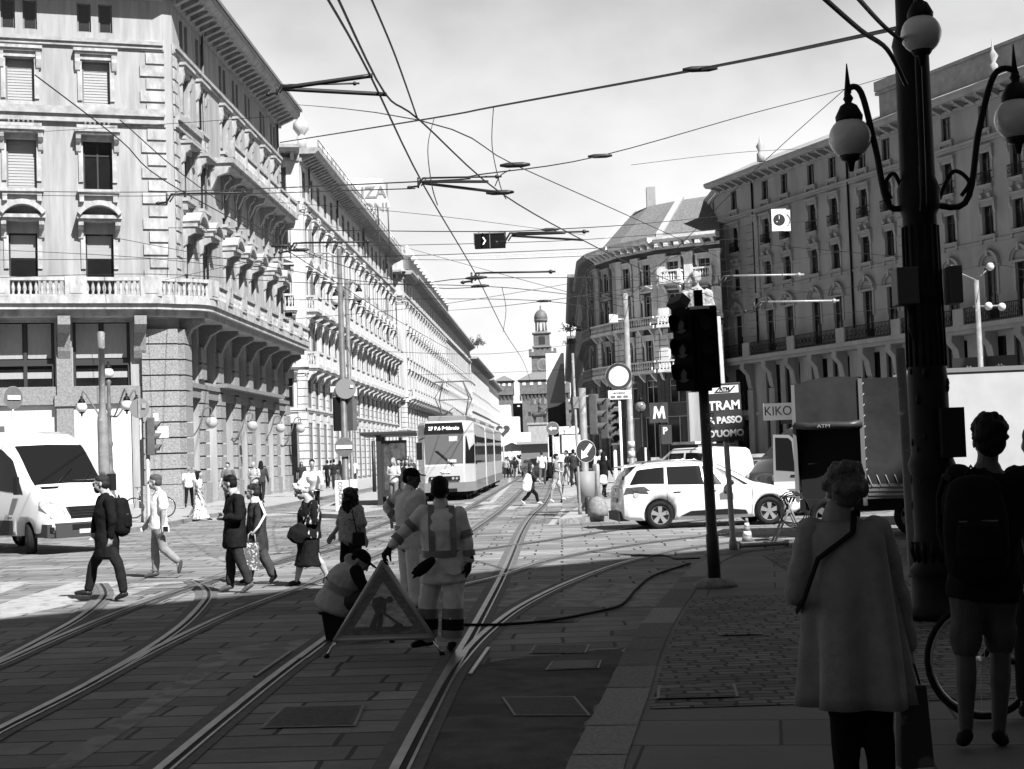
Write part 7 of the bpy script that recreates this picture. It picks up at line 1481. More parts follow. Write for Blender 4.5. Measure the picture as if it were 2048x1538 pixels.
for i in range(9): a2 = d+V((.03*i, -.02*i+.02*math.sin(i*2), -.03)); x.tube([a2+V((.018*math.cos(k*math.pi/4), .01*math.sin(k*math.pi/4)*(i % 2), .018*math.sin(k*math.pi/4))) for k in range(9)], .005, 4)
x.build('chain', mat('pipe_metal', .3), t)
p = gnd(1578, 1082); t = thing('folding_trestle', 'folding trestle with a coiled hose hung over it in front of the truck', 'trestle', (p.x, p.y, 0)); x = MB()
for y in (-.15, .2): x.tube([(-.28, y, 0), (.12, y, .82)], .02, 6); x.tube([(.26, y, 0), (-.05, y, .82)], .02, 6)
for z in (.25, .5): x.tube([(-.28+z*.49, -.15, z), (-.28+z*.49, .2, z)], .014, 5); x.tube([(.26-z*.38, -.15, z), (.26-z*.38, .2, z)], .014, 5)
x.build('leg', frameG, t); MB().b(-.1, .16, -.2, .25, .8, .84).build('top', backG, t); x = MB()
for k in range(3): x.tube([(.05+.27*math.cos(i*math.pi/8)+.02*k, -.2-.02*k, .62+.3*math.sin(i*math.pi/8)-.03*k) for i in range(17)], .012, 5)
x.build('hose', rubber, t)
# big lamp post
p = gnd(1878, 1236, PAV); LP = thing('iron_lamp_post', 'massive black cast iron lamp post with hanging globes, right foreground', 'street lamp', (p.x, p.y, PAV))
x = MB(); x.lathe((0, 0, 0), [(.3, 0), (.3, .08), (.24, .12), (.22, .4), (.24, .45), (.19, .52), (.18, .58), (.21, .66), (.185, .75), (.19, 1.3), (.215, 1.4), (.18, 1.5), (.18, 2.2), (.17, 2.3), (.165, 2.9), (.18, 2.96), (.16, 3.05), (.155, 3.7), (.19, 3.78), (.195, 3.95), (.16, 4.05), (.155, 5.2), (.18, 5.3), (.13, 5.5), (.11, 7.6), (.13, 7.7), (.05, 7.9)], 16)
for j in range(16): a_ = 2*math.pi*j/16; x.tube([(.172*math.cos(a_), .172*math.sin(a_), 2.3), (.158*math.cos(a_), .158*math.sin(a_), 3.6)], .014, 4); x.tube([(.175*math.cos(a_), .175*math.sin(a_), .5), (.215*math.cos(a_), .215*math.sin(a_), .62), (.2*math.cos(a_), .2*math.sin(a_), .7)], .02, 4)
rn = random.Random(4)
for j in range(40): a_ = rn.uniform(0, 6.28); z = rn.uniform(.9, 2.4); h_ = rn.uniform(.03, .06); x.sph((.172*math.cos(a_), .172*math.sin(a_), z), (h_*.5, h_*.5, h_), 6, 4)
x.build('post', iron, LP)
def lp(px, py, dy=0): q = at(px, py, p.y+dy); return V((q.x-p.x, q.y-p.y, q.z-PAV))
for (gx, gy, dy, r) in ((1700, 276, 0, .195), (2034, 238, 0, .205), (1842, 68, -.75, .175)):
    c = lp(gx, gy, dy); globe(LP, tuple(c), r); k = .95 if abs(dy) < .1 else 1
    base = V((0, 0, 3.85)); o = V((c.x, c.y, 0)); arm(LP, [base, base+o*.45+V((0, 0, -.05)), o*.62+V((0, 0, c.z-.1)), o*.8+V((0, 0, c.z+.42)), o+V((0, 0, c.z+.45)), o+V((0, 0, c.z+r+.05))], .03)
    arm(LP, [base+o*.2, base+o*.35+V((0, 0, .25)), base+o*.5+V((0, 0, .15)), base+o*.42+V((0, 0, .02))], .02); x = MB(); x.tube([o+V((0, 0, c.z+.42)), o+V((0, 0, c.z+.7))], [.035, .005], 6); x.build('finial', iron, LP)
for k, (px, py, w_, h) in enumerate(((1808, 575, .2, .34), (1903, 572, .12, .34))): c = lp(px, py, -.05); x = MB(); x.b(c.x-w_/2, c.x+w_/2, -.22, .02, c.z-h/2, c.z+h/2); x.build('control_box', mat('box_grey', .07, .5), LP, bev=.01)
x = MB(); x.tube([tuple(lp(1822, 612, -.1)), tuple(lp(1822, 650, -.12)), tuple(lp(1838, 690, -.1))], .035, 8); x.build('conduit', blackP, LP); c = lp(1892, 860, -.1); x = MB(); x.b(c.x-.09, c.x+.12, -.3, -.05, c.z-.25, c.z+.2); x.build('control_box', blackP, LP)
pp = gnd(1828, 1152, PAV); t = thing('grey_post', 'slim grey pole with torn stickers just left of the iron lamp post', 'pole', (pp.x, pp.y, PAV)); t.rotation_euler = (0, R(-.8), 0); x = MB(); x.lathe((0, 0, 0), [(.07, 0), (.062, .02), (.06, 2.75)], 14); x.build('pole', mat('pole_stickers', .12, .55, n=(4, .3), spots=(8, .3, .66)), t)
t, H = pole('wire_pole', 'distant pale pole with spotlights right of the iron lamp post', 'pole', 1970, 560, 62, PAV, .13, steelP, r2=.1)
for z, xx in ((H-1.1, .45), (H-1.15, 1.0), (H+.5, -1.0), (H+.55, .6)): x = MB(); x.sph((xx, 0, z), .17, 10, 8); x.build('spotlight', panelW, t)
x = MB(); x.tube([(-.2, 0, H-1.1), (1.1, 0, H-1.1)], .04); x.tube([(0, 0, H), (-1.0, 0, H+.5)], .03); x.tube([(0, 0, H), (.6, 0, H+.55)], .03); x.build('bracket', steelP, t)
# wall lanterns
for k, (px, py) in enumerate(((423, 845), (505, 852), (561, 856), (601, 857))):
    Y = 2950*14.6/(1122-px); q = at(px, py, Y); t = thing('wall_lantern', ('clear globe lantern on a scrolled arm nearest the corner of the palazzo', 'second clear globe lantern along the palazzo piers', 'third clear globe lantern along the palazzo piers', 'last globe lantern before the side street')[k], 'lantern', tuple(q)); x = MB(); x.sph((0, 0, 0), .26, 16, 10); x.build('globe', mat('lantern_glass', .4, .1, spec=.8), t); arm(t, [(-1.0, 0, -.5), (-.8, 0, -.55), (-.5, 0, -.1), (-.3, 0, .55), (0, 0, .6), (0, 0, .28)], .03, ironG); x = MB(); x.lathe((0, 0, .2), [(.14, 0), (.1, .1), (.03, .16)], 10); x.build('cap', ironG, t)
# ================================================================ roadworks sign, bucket, bicycles, cable, covers
A, B_, T_ = gnd(652, 1316), gnd(886, 1311), at(766, 1121, 13.5); mid = (A+B_)/2; e1 = B_-A; e2 = T_-mid; RS = thing('roadworks_sign', 'folding triangular roadworks sign with a digging figure under crumpled plastic', 'sign', tuple(mid)); nrm = e1.cross(e2).normalized()
if nrm.y > 0: nrm = -nrm
def pl(u, v, o=0): return e1*u+e2*v+nrm*o
x = MB(); x.tube([pl(-.42, .185), pl(.42, .185)], .018, 8); x.tube([pl(-.425, .17), pl(0, 1.0)], .02, 8); x.tube([pl(.425, .17), pl(0, 1.0)], .02, 8); x.build('frame', mat('frame_alu', .5, .35, metal=.3), RS)
for s in (-1, 1): x = MB(); x.tube([pl(s*.5, 0), pl(s*.42, .17)], .014, 8); x.mk(1); x.tube([pl(s*.5, -.005), pl(s*.487, .03)], .024, 8); x.build('leg', [chrome, rubber], RS)
bk = gnd(784, 1285)-mid; x = MB(); x.tube([bk, pl(0, .9, -.02)], .013, 6); x.mk(1); x.tube([bk, bk+V((0, 0, .05))], .025, 8); x.build('leg', [chrome, rubber], RS)
def tri(k, o): return [pl(-.42*k, .2+.8*(1-k)*.33, o), pl(.42*k, .2+.8*(1-k)*.33, o), pl(0, .2+.8*(1-k)*.33+.78*k, o)]
x = MB(); x.add(tri(.985, .0), [(0, 1, 2)]); x.mk(1); x.add(tri(.9, .004), [(0, 1, 2)]); x.mk(2); x.add(tri(.6, .008), [(0, 1, 2)]); x.build('panel', [mat('panel_edge', .4, .4), mat('panel_border', .1, .25, n=(14, .8), bump=(16, .8), stretch=(1, 1, 3)), mat('panel_field', .55, .25, n=(14, .5), bump=(16, .8), stretch=(1, 1, 3))], RS)
def fig(pts, o=.013): x = MB(); P = [pl(u, v, o) for u, v in pts]; x.add(P, [tuple(range(len(P)))]); return x
fx = MB()
for pts in ([(-.09, .6), (-.02, .62), (.03, .585), (.01, .5), (-.03, .44), (-.07, .45), (-.1, .53)], [(-.07, .45), (-.03, .46), (-.07, .28), (-.11, .26), (-.13, .29)], [(-.035, .45), (.0, .46), (-.01, .32), (-.04, .26), (-.075, .27), (-.05, .33)], [(.0, .59), (.03, .585), (.02, .45), (.14, .33), (.13, .32), (0, .43)], [(.05, .28), (.09, .32), (.12, .35), (.16, .33), (.19, .28)]): P = [pl(u, v, .013) for u, v in pts]; fx.add(P, [tuple(range(len(P)))])
P = [pl(.055+.028*math.cos(i*math.pi/8), .585+.035*math.sin(i*math.pi/8), .013) for i in range(16)]; fx.add(P, [tuple(range(16))]); fx.build('pictogram', mat('letter_black', .02), RS)
# crumpled clear sheet over the sign
pm = bpy.data.materials.new('clear_plastic'); pm.use_nodes = True; n_ = pm.node_tree.nodes; l_ = pm.node_tree.links; n_['Principled BSDF'].inputs['Base Color'].default_value = (.6, .6, .6, 1); n_['Principled BSDF'].inputs['Roughness'].default_value = .12; n_['Principled BSDF'].inputs['Alpha'].default_value = .16; z_ = n_.new('ShaderNodeTexNoise'); z_.inputs['Scale'].default_value = 9; z_.inputs['Detail'].default_value = 5; tcx = n_.new('ShaderNodeTexCoord'); l_.new(tcx.outputs['Object'], z_.inputs['Vector']); bb = n_.new('ShaderNodeBump'); bb.inputs['Strength'].default_value = 1.0; bb.inputs['Distance'].default_value = .08; l_.new(z_.outputs[0], bb.inputs['Height']); l_.new(bb.outputs[0], n_['Principled BSDF'].inputs['Normal'])
x = MB(); x.add(tri(1.0, .02), [(0, 1, 2)]); x.build('plastic_sheet', pm, RS)
p = gnd(683, 1279); BK = thing('bucket', 'black rectangular tub upturned as a seat under the crouching worker', 'bucket', (p.x, p.y, 0)); MB().pr([(-.13, 0), (.15, 0), (.19, .27), (-.17, .27)], -.15, .15).build('tub', blackP, BK, bev=.012); MB().b(-.19, .21, -.18, .18, .265, .295).build('rim', blackP, BK, bev=.008)
def torus(x, c, r, q, axis='y', n=30, m=6):
    for i in range(1): x.tube([(c[0]+r*math.cos(2*math.pi*k/n), c[1], c[2]+r*math.sin(2*math.pi*k/n)) for k in range(n+1)], q, m, False)
def bicycle(label, loc, ang, m, lean=0):
    t = thing('bicycle', label, 'bicycle', loc, ang); t.rotation_euler = (lean, 0, ang)
    for xx in (-.52, .52):
        o = bpy.data.objects.new('wheel', None); C.objects.link(o); o.parent = t; o.location = (xx, 0, .34)
        def fn():
            a_ = MB(); torus(a_, (0, 0, 0), .325, .016); b_ = MB(); torus(b_, (0, 0, 0), .3, .009)
            for k in range(18): u = 2*math.pi*k/18; b_.tube([(.02*math.cos(u), .03*(1 if k % 2 else -1), .02*math.sin(u)), (.3*math.cos(u+.1), 0, .3*math.sin(u+.1))], .0018, 3, False)
            b_.cyl((0, -.05, 0), (0, .05, 0), .022); return a_.mesh('tyre', rubber), b_.mesh('rim', alloy)
        a_, b_ = proto(('bikewheel',), fn); inst(a_, 'tyre', o); inst(b_, 'rim', o)
    x = MB(); bb_, st_, hd_, sd_ = (-.08, 0, .3), (-.2, 0, .78), (.36, 0, .8), (-.52, 0, .34)
    for a_, b_ in ((bb_, st_), (bb_, hd_), (st_, hd_), (bb_, sd_), (st_, sd_), (hd_, (.38, 0, .9)), ((.37, 0, .85), (.52, 0, .34))): x.tube([a_, b_], .017, 8)
    x.build('frame', m, t); x = MB(); x.tube([(.3, -.28, .98), (.42, -.2, 1.0), (.39, 0, 1.0), (.42, .2, 1.0), (.3, .28, .98)], .013, 6); x.tube([(.38, 0, .88), (.39, 0, 1.0)], .014, 6); x.build('handlebar', chrome, t); x = MB(); x.tube([(-.2, 0, .78), (-.22, 0, .9)], .014, 6); x.sph((-.24, 0, .93), (.14, .08, .035), 10, 6); x.build('saddle', blackP, t)
    x = MB(); x.cyl((-.08, -.04, .3), (-.08, .04, .3), .09, n=16); x.tube([(-.08, .06, .3), (.05, .08, .2)], .01, 5); x.tube([(-.08, -.06, .3), (-.2, -.08, .4)], .01, 5); x.b(.0, .09, .07, .15, .185, .21); x.b(-.25, -.16, -.15, -.07, .385, .41); x.build('crank', ironG, t); return t
p = gnd(300, 1036, PAV); bicycle('pale bicycle parked at the kerb behind the man in the white T-shirt', (p.x, p.y, PAV), R(178), mat('bike_pale', .35, .4))
p = at(624, 907, 40); bicycle('bicycle ridden by the cyclist in the white shirt', (p.x, p.y-.05, 0), -1.45, blackP)
p = gnd(2150, 1432, PAV); bicycle('dark bicycle with a large wheel behind the legs of the tall man', (p.x, p.y, PAV), R(4), blackP, R(-3))
def cable(label, px, r, z=0.02): pts = spline([gnd(a_, b_, z) for a_, b_ in px], 10); c = pts[0]; t = thing('cable', label, 'cable', tuple(c)); x = MB(); x.tube([q-c for q in pts], r, 7); x.build('rubber_sheath', rubber, t)
cable('thick black cable snaking from the workers across the rails to the kerb', [(890, 1249), (1000, 1249), (1100, 1241), (1200, 1222), (1245, 1208), (1275, 1176), (1310, 1150), (1380, 1127)], .015)
cable('thin black cable lying in the sun near the signal post', [(1262, 1112), (1330, 1112), (1352, 1118), (1400, 1116)], .012, .1)
plateM = mat('cover_plate', .1, .8, n=(20, .35), bump=(70, .8)); edgeM = mat('cover_edge', .2, .6, metal=.2, n=(9, .2))
def cover(label, pts, m, z=.0, slots=0, chk=0):
    P = [gnd(a_, b_, z) for a_, b_ in pts]; c = sum(P, V())/4; t = thing('manhole_cover', label, 'manhole cover', (c.x, c.y, z)); Q = [V((q.x-c.x, q.y-c.y, .009)) for q in P]; x = MB(); x.q(*[q*.93+V((0, 0, .001)) for q in Q]); 
    if slots:
        x.mk(1)
        for i in range(slots): u = (i+.5)/slots; a0, b0 = Q[0].lerp(Q[1], .04+.92*u)*.9, Q[3].lerp(Q[2], .04+.92*u)*.9; d = (Q[1]-Q[0])*.012; x.q(a0-d+V((0, 0, .004)), a0+d+V((0, 0, .004)), b0+d+V((0, 0, .004)), b0-d+V((0, 0, .004)))
    if chk:
        for i in range(chk):
            for j in range(chk//2): u, v = (i+.5)/chk, (j+.5)/(chk//2); q = (Q[0].lerp(Q[1], u)).lerp(Q[3].lerp(Q[2], u), v)*.86; e = (Q[1]-Q[0])*.25/chk*(1 if (i+j) % 2 else .4); f_ = (Q[3]-Q[0])*.3/(chk//2)*(.4 if (i+j) % 2 else 1); Z = V((0, 0, .005)); x.q(q-e-f_+Z, q+e-f_+Z, q+e+f_+Z, q-e+f_+Z)
    x.build('plate', [m, blackP], t); x = MB()
    for i in range(4): a0, b0 = Q[i], Q[(i+1) % 4]; x.q(a0, b0, b0*.93, a0*.93)
    x.build('rim', edgeM, t)
cover('chequered steel cover in the paving between the near rails', [(520, 1458), (712, 1454), (730, 1411), (565, 1415)], plateM, chk=16)
cover('large plain steel cover in the dark asphalt patch', [(1028, 1433), (1182, 1433), (1150, 1395), (1003, 1396)], mat('cover_dark', .07, .85, n=(20, .3), bump=(60, .5)))
cover('slotted drain grate beside the kerb stones', [(1090, 1342), (1198, 1338), (1204, 1322), (1104, 1324)], plateM, slots=16)
cover('low rectangular steel cover above the slotted grate', [(1058, 1308), (1172, 1307), (1180, 1290), (1070, 1291)], plateM)
cover('worn steel cover farthest from the kerb corner under the cable', [(1060, 1246), (1150, 1245), (1165, 1234), (1070, 1235)], plateM)
cover('rectangular inspection cover set in the setts near the flagstones', [(1313, 1399), (1478, 1395), (1470, 1369), (1316, 1374)], MATS['porphyry_setts'], PAV)
cover('small rectangular cover in the middle of the setts', [(1440, 1272), (1527, 1270), (1512, 1259), (1430, 1262)], MATS['porphyry_setts'], PAV)
for k, (a_, b_) in enumerate((((940, 1352), (977, 1299)), ((510, 1356), (582, 1306)))):
    P, Q = gnd(*a_), gnd(*b_); t = thing('steel_strip', ('short bright steel strip right of the near rail', 'dull steel strip between the rails on the left')[k], 'strip', tuple(P)); d = Q-P; s_ = V((-d.y, d.x, 0)).normalized()*.016; MB().add([-s_+V((0, 0, .006)), s_+V((0, 0, .006)), d+s_+V((0, 0, .006)), d-s_+V((0, 0, .006)), -s_+V((0, 0, .022)), s_+V((0, 0, .022)), d+s_+V((0, 0, .022)), d-s_+V((0, 0, .022))], [(3, 2, 1, 0), (4, 5, 6, 7), (0, 1, 5, 4), (1, 2, 6, 5), (2, 3, 7, 6), (3, 0, 4, 7)]).build('bar', (railM, ironG)[k], t)
# ================================================================ statue on its plinth, monument, far street
p = at(1405, 907, 72); ST_ = thing('stone_statue', 'pale stone statue of a standing draped figure on a tall plinth behind the black signal', 'statue', (p.x, p.y, PAV))
z = lambda py: at(1405, py, 72).z-PAV
x = MB(); x.b(-1.1, 1.1, -1.1, 1.1, 0, .9); x.b(-.85, .85, -.85, .85, .9, 1.4); x.b(-.95, .95, -.95, .95, 1.4, 1.55); x.b(-.62, .62, -.62, .62, 1.55, z(772)); x.b(-.8, .8, -.8, .8, z(772), z(766)); x.b(-.95, .95, -.95, .95, z(766), z(758)); x.b(-.7, .7, -.7, .7, z(758), z(742)); x.build('plinth', stoneB1, ST_)
b0 = z(742); k = (z(540)-b0)/1.78; x = MB(); P = lambda a_, b_, c: V((a_*k, b_*k, b0+c*k))
etube(x, [P(0, 0, .05), P(0, 0, .5), P(.0, 0, .85), P(0, 0, 1.15), P(0, 0, 1.38), P(0, 0, 1.5)], [.2*k, .19*k, .19*k, .17*k, .19*k, .07*k], [.17*k, .15*k, .15*k, .13*k, .12*k, .06*k], (1, 0, 0)); limb(x, P(-.2, 0, 1.38), P(-.27, -.03, 1.08), .07*k, .06*k); limb(x, P(-.27, -.03, 1.08), P(-.14, -.16, .92), .06*k, .045*k); limb(x, P(.2, 0, 1.38), P(.27, -.03, 1.1), .075*k, .065*k); limb(x, P(.27, -.03, 1.1), P(.12, -.17, 1.12), .06*k, .045*k)
etube(x, [P(.14, .04, .3), P(.2, .02, .9), P(.2, 0, 1.35)], [.12*k, .14*k, .1*k], [.1*k]*3, (1, 0, 0)); limb(x, P(0, 0, 1.45), P(0, -.02, 1.58), .055*k, .05*k); head(x, P(0, -.04, 1.64), (-.2, -1, -.25), (0, 0, 1), k); x.sph(P(0, .0, 1.69), (.09*k, .1*k, .085*k)); bake(x, 'figure', stoneB1, ST_, .04, 3, .1)
p = at(1082, 907, 560); t = thing('equestrian_monument', 'white stepped monument base with a dark horseman far down the street', 'monument', (p.x, p.y, 0)); u = 560/FPX; zz = lambda py: (907-py)*u+EYE
MB().b(-9, 9, -6, 6, 0, zz(888)).b(-6, 6, -4, 4, zz(888), zz(868)).b(-4.4, 4.4, -3, 3, zz(868), zz(848)).b(-4.8, 4.8, -3.4, 3.4, zz(848), zz(844)).build('plinth', stoneB1, t)
x = MB(); b0 = zz(844); etube(x, [V((-2.2, 0, b0+3)), V((0, 0, b0+3.1)), V((2, 0, b0+3.4))], [1.0, .9, 1.0], [1.0, .95, 1.0], (0, 1, 0)); limb(x, (2, 0, b0+3.6), (3.2, 0, b0+5.2), .8, .5); limb(x, (3.2, 0, b0+5.2), (4.2, 0, b0+4.6), .5, .3)
for xx in (-2.2, -1.8, 1.6, 2.2): limb(x, (xx, .4, b0+2.6), (xx+.2, .4, b0), .45, .25)
etube(x, [V((0, 0, b0+4)), V((0, 0, b0+6.4))], [.7, .75], [.6, .5], (0, 1, 0)); x.sph((0, 0, b0+7.4), .55); limb(x, (0, -.8, b0+6), (1.4, -.6, b0+5), .3, .25); limb(x, (0, .8, b0+4), (.8, .9, b0+2.2), .4, .25); bake(x, 'horseman', mat('bronze', .05, .5), t, .15, 2)
p = at(1116, 907, 235); u = 235/FPX; BN = thing('advert_banner', 'tall white advertising banner with dark lower half covering a scaffold beside the castle tower', 'banner', (p.x, p.y, 0)); zz = lambda py: (907-py)*u+EYE
MB().b(-1.4, 1.5, 0, 3, 0, zz(706)).build('panel', mat('banner_white', .8, .6, n=(.4, .03)), BN); MB().pr([(.9, zz(728)), (1.45, zz(728)), (1.45, zz(806)), (-1.0, zz(806))], -.04, -.01).mk(1).pr([(-1.38, 1), (1.45, 1), (1.45, zz(803)), (.2, zz(812)), (-1.38, zz(816))], -.06, -.041).build('picture', [mat('banner_mid', .3, .6), mat('banner_dark', .03, .5, n=(.6, .8))], BN)
for i, s_ in enumerate(('Augustissimo', 'im Ausst')): pass
p = at(1016, 907, 420); u = 420/FPX; t = thing('wrapped_scaffold', 'white sheeted scaffold around a building left of the castle gate', 'scaffold', (p.x, p.y, 0)); zz = lambda py: (907-py)*u+EYE
MB().b(-4, 1, 0, 10, 0, zz(806)).b(1, 3.5, 1, 10, 0, zz(830)).b(3.5, 6.5, 2, 10, 0, zz(862)).build('sheeting', mat('sheeting', .72, .8, n=(.5, .1), bump=(1.5, .4)), t)
q2 = at(1006, 861, 130); t = thing('heart_sign', 'dark heart shaped sign on a pole right of the tram roof', 'sign', tuple(q2)); x = MB(); pts = [(.62*16*math.sin(a_)**3/16, .6*(13*math.cos(a_)-5*math.cos(2*a_)-2*math.cos(3*a_)-math.cos(4*a_))/16) for a_ in [i*math.pi/16 for i in range(32)]]; x.pr(pts, -.06, .06); x.build('panel', mat('heart_dark', .06, .5), t); MB().cyl((0, 0, -.5), (0, 0, -q2.z), .06).build('pole', zinc, t); MB().pr([(p_[0]*.4-.12, p_[1]*.4) for p_ in pts], -.075, -.062).build('inner', signW, t)
for k, (px, Y) in enumerate(((1024, 150), (1040, 158), (1052, 165), (1014, 170))):
    p = at(px, 907, Y); t = thing('parasol', 'white cafe parasol far down the street, %s' % ('nearest the tram', 'in the middle', 'rightmost of the row', 'half behind the tram')[k], 'parasol', (p.x, p.y, 0), 0, 'cafe parasols'); x = MB(); x.lathe((0, 0, 2.2), [(1.6, 0), (1.55, .05), (.7, .55), (.05, .85)], 10, False); x.build('canopy', panelW, t); MB().cyl((0, 0, 0), (0, 0, 2.4), .04).build('pole', frameG, t)
p = at(1068, 907, 95); KT = [(-.75, .3, .8, .9, .76, .76, .66), (-.5, .28, 1.0, 1.5, .84, .83, .68), (1.4, .25, 1.0, 1.5, .88, .87, .72), (2.2, .25, .98, 1.0, .87, .84, .74), (3.1, .3, .7, .75, .8, .78, .6)]
car('parked_car', 'dark car parked far down the street in front of the monument', KT, (p.x, 98), R(-75), carD, .31, 2.5, lambda a_: [sideglass(a_, KT, s, -.3, 1.8, -.2, 1.45, .1, .88) for s in (-1, 1)] and topglass(a_, KT, 1.42, 2.15), track=.74)
p = at(1082, 907, 118); t = thing('newsstand', 'dark kiosk behind the far parked car', 'kiosk', (p.x, 118, 0)); MB().b(-1.6, 1.6, 0, 2.4, 0, 2.6).build('cabin', frameG, t); MB().b(-1.9, 1.9, -.5, 2.6, 2.6, 2.8).build('roof', zinc, t)
FS = [(1107, 863, 76, 'circle', 'round dark sign with a white arrow far along the right pavement'), (1130, 866, 85, 'plate', 'small white square sign with a figure 2 far along the right pavement'), (1150, 868, 90, 'round', 'small pair of round white signs on the far right pavement'), (1117, 889, 80, 'poster', 'white poster panel with a round picture on the far right pavement'), (1150, 882, 74, 'board', 'pale rounded board framed in dark on the far right pavement')]
for px, py, Y, k, lb in FS:
    t, H = pole('road_sign', lb, 'sign', px, py-10, Y, PAV, .05, zinc); u = Y/FPX
    if k == 'circle': disc(t, H-.1, .34, noent, signW); x = MB(); x.pr([(-.22, 0), (-.05, .12), (-.05, .05), (.2, .05), (.2, -.05), (-.05, -.05), (-.05, -.12)], -.08, -.066); o = x.build('arrow', signW, t); o.location = (0, 0, H-.1)
    elif k == 'round': disc(t, H-.1, .3, signW, frameD); disc(t, H-.75, .3, signW, frameD)
    else: w_, h = dict(plate=(.3, .42), poster=(.55, .75), board=(.75, .55))[k]; x = MB(); x.b(-w_, w_, -.1, -.05, H-h*1.6, H+h*.2); x.mk(1); x.b(-w_*.85, w_*.85, -.11, -.1, H-h*1.5, H+h*.1); x.build('board', [frameD if k == 'board' else signW, signW], t)
    if k == 'plate': text('2', .42, t, (0, -.12, H-.3), m=mat('letter_black', .02))
for k, (px, py, Y) in enumerate(((1104, 880, 78), (1137, 876, 82))):
    t, H = pole('signal_post', ('far dark traffic light under the round arrow sign', 'far dark traffic light left of the pale rounded board')[k], 'traffic light', px, py, Y, PAV, .05, frameD); signal(t, H-.9, R(20*k), sigB)
# shrubs on the roofs
leaf = mat('leaf_dark', .06, .7, n=(5, .4))
def shrub(label, c, r, n=260, sq=.8):
    t = thing('roof_shrub', label, 'plant', tuple(c)); x = MB(); rn = random.Random(int(c[1]))
    for i in range(n):
        d = V((rn.gauss(0, 1), rn.gauss(0, 1), rn.gauss(0, 1))).normalized()*r*rn.random()**.45; d.z = abs(d.z)*sq*(1.1+.5*math.sin(d.x*4)); e = V((rn.uniform(-1, 1), rn.uniform(-1, 1), rn.uniform(-.5, 1))).normalized()*r*.16; f_ = e.orthogonal().normalized()*r*.05; x.add([d-e, d+f_, d+e, d-f_], [(0, 1, 2, 3)])
    x.build('foliage', leaf, t); MB().tube([(0, 0, -.6), (0, 0, r*.5)], .06, 5).build('stem', leaf, t)
shrub('bushy shrub on the roof edge of the long left row', at(955, 690, 268), 1.7); shrub('small shrub on the roof of the dark right building', at(1141, 662, 165), 1.3, 160); shrub('low plant on the corner of the dark right roof', at(1140, 688, 172), .9, 120)
# far crane jib
c = at(1010, 517, 900); t = thing('crane', 'pale tower crane with a long lattice jib far behind the street', 'crane', (at(1400, 517, 900).x, 900, 0)); x = MB(); X0 = at(868, 515, 900).x-t.location.x; z0 = c.z
for i in range(30):
    xa, xb = X0*i/30, X0*(i+1)/30; x.tube([(xa, 0, z0), (xb, 0, z0)], .22, 4, False); x.tube([(xa, 0, z0+2.4), (xb, 0, z0+2.4)], .22, 4, False); x.tube([(xa, 0, z0), ((xa+xb)/2, 0, z0+2.4), (xb, 0, z0)], .14, 4, False)
x.build('jib', mat('crane_pale', .55, .6), t); MB().b(-1, 1, -1, 1, 0, z0+8).build('mast', mat('crane_pale', .55), t)
# ================================================================ overhead wires
wireM = mat('wire', .02, .5)
def wire(label, pts, r=.012, extra=(), sag=0):
    P = [at(a_, b_, Y) for a_, b_, Y in pts]
    P = spline(P, 5) if len(P) > 2 else [P[0].lerp(P[1], i/8)-V((0, 0, sag*4*(i/8)*(1-i/8))) for i in range(9)]
    if pts[0][1] < 0: d_ = P[0]-P[1]; d_.z *= .3; P = [P[0]+d_.normalized()*24]+P
    c = P[0]; t = thing('overhead_wire', label, 'wire', tuple(c), 0, 'overhead tram wires'); x = MB(); x.tube([q-c for q in P], r, 5); x.build('strand', wireM, t)
    for a_, b_, Y, L in extra: q = at(a_, b_, Y)-c; y = MB(); y.tube([q-V((L/2, 0, 0)), q-V((L/4, 0, 0)), q+V((L/4, 0, 0)), q+V((L/2, 0, 0))], [.02, .045, .045, .02], 8); y.build('insulator', wireM, t)
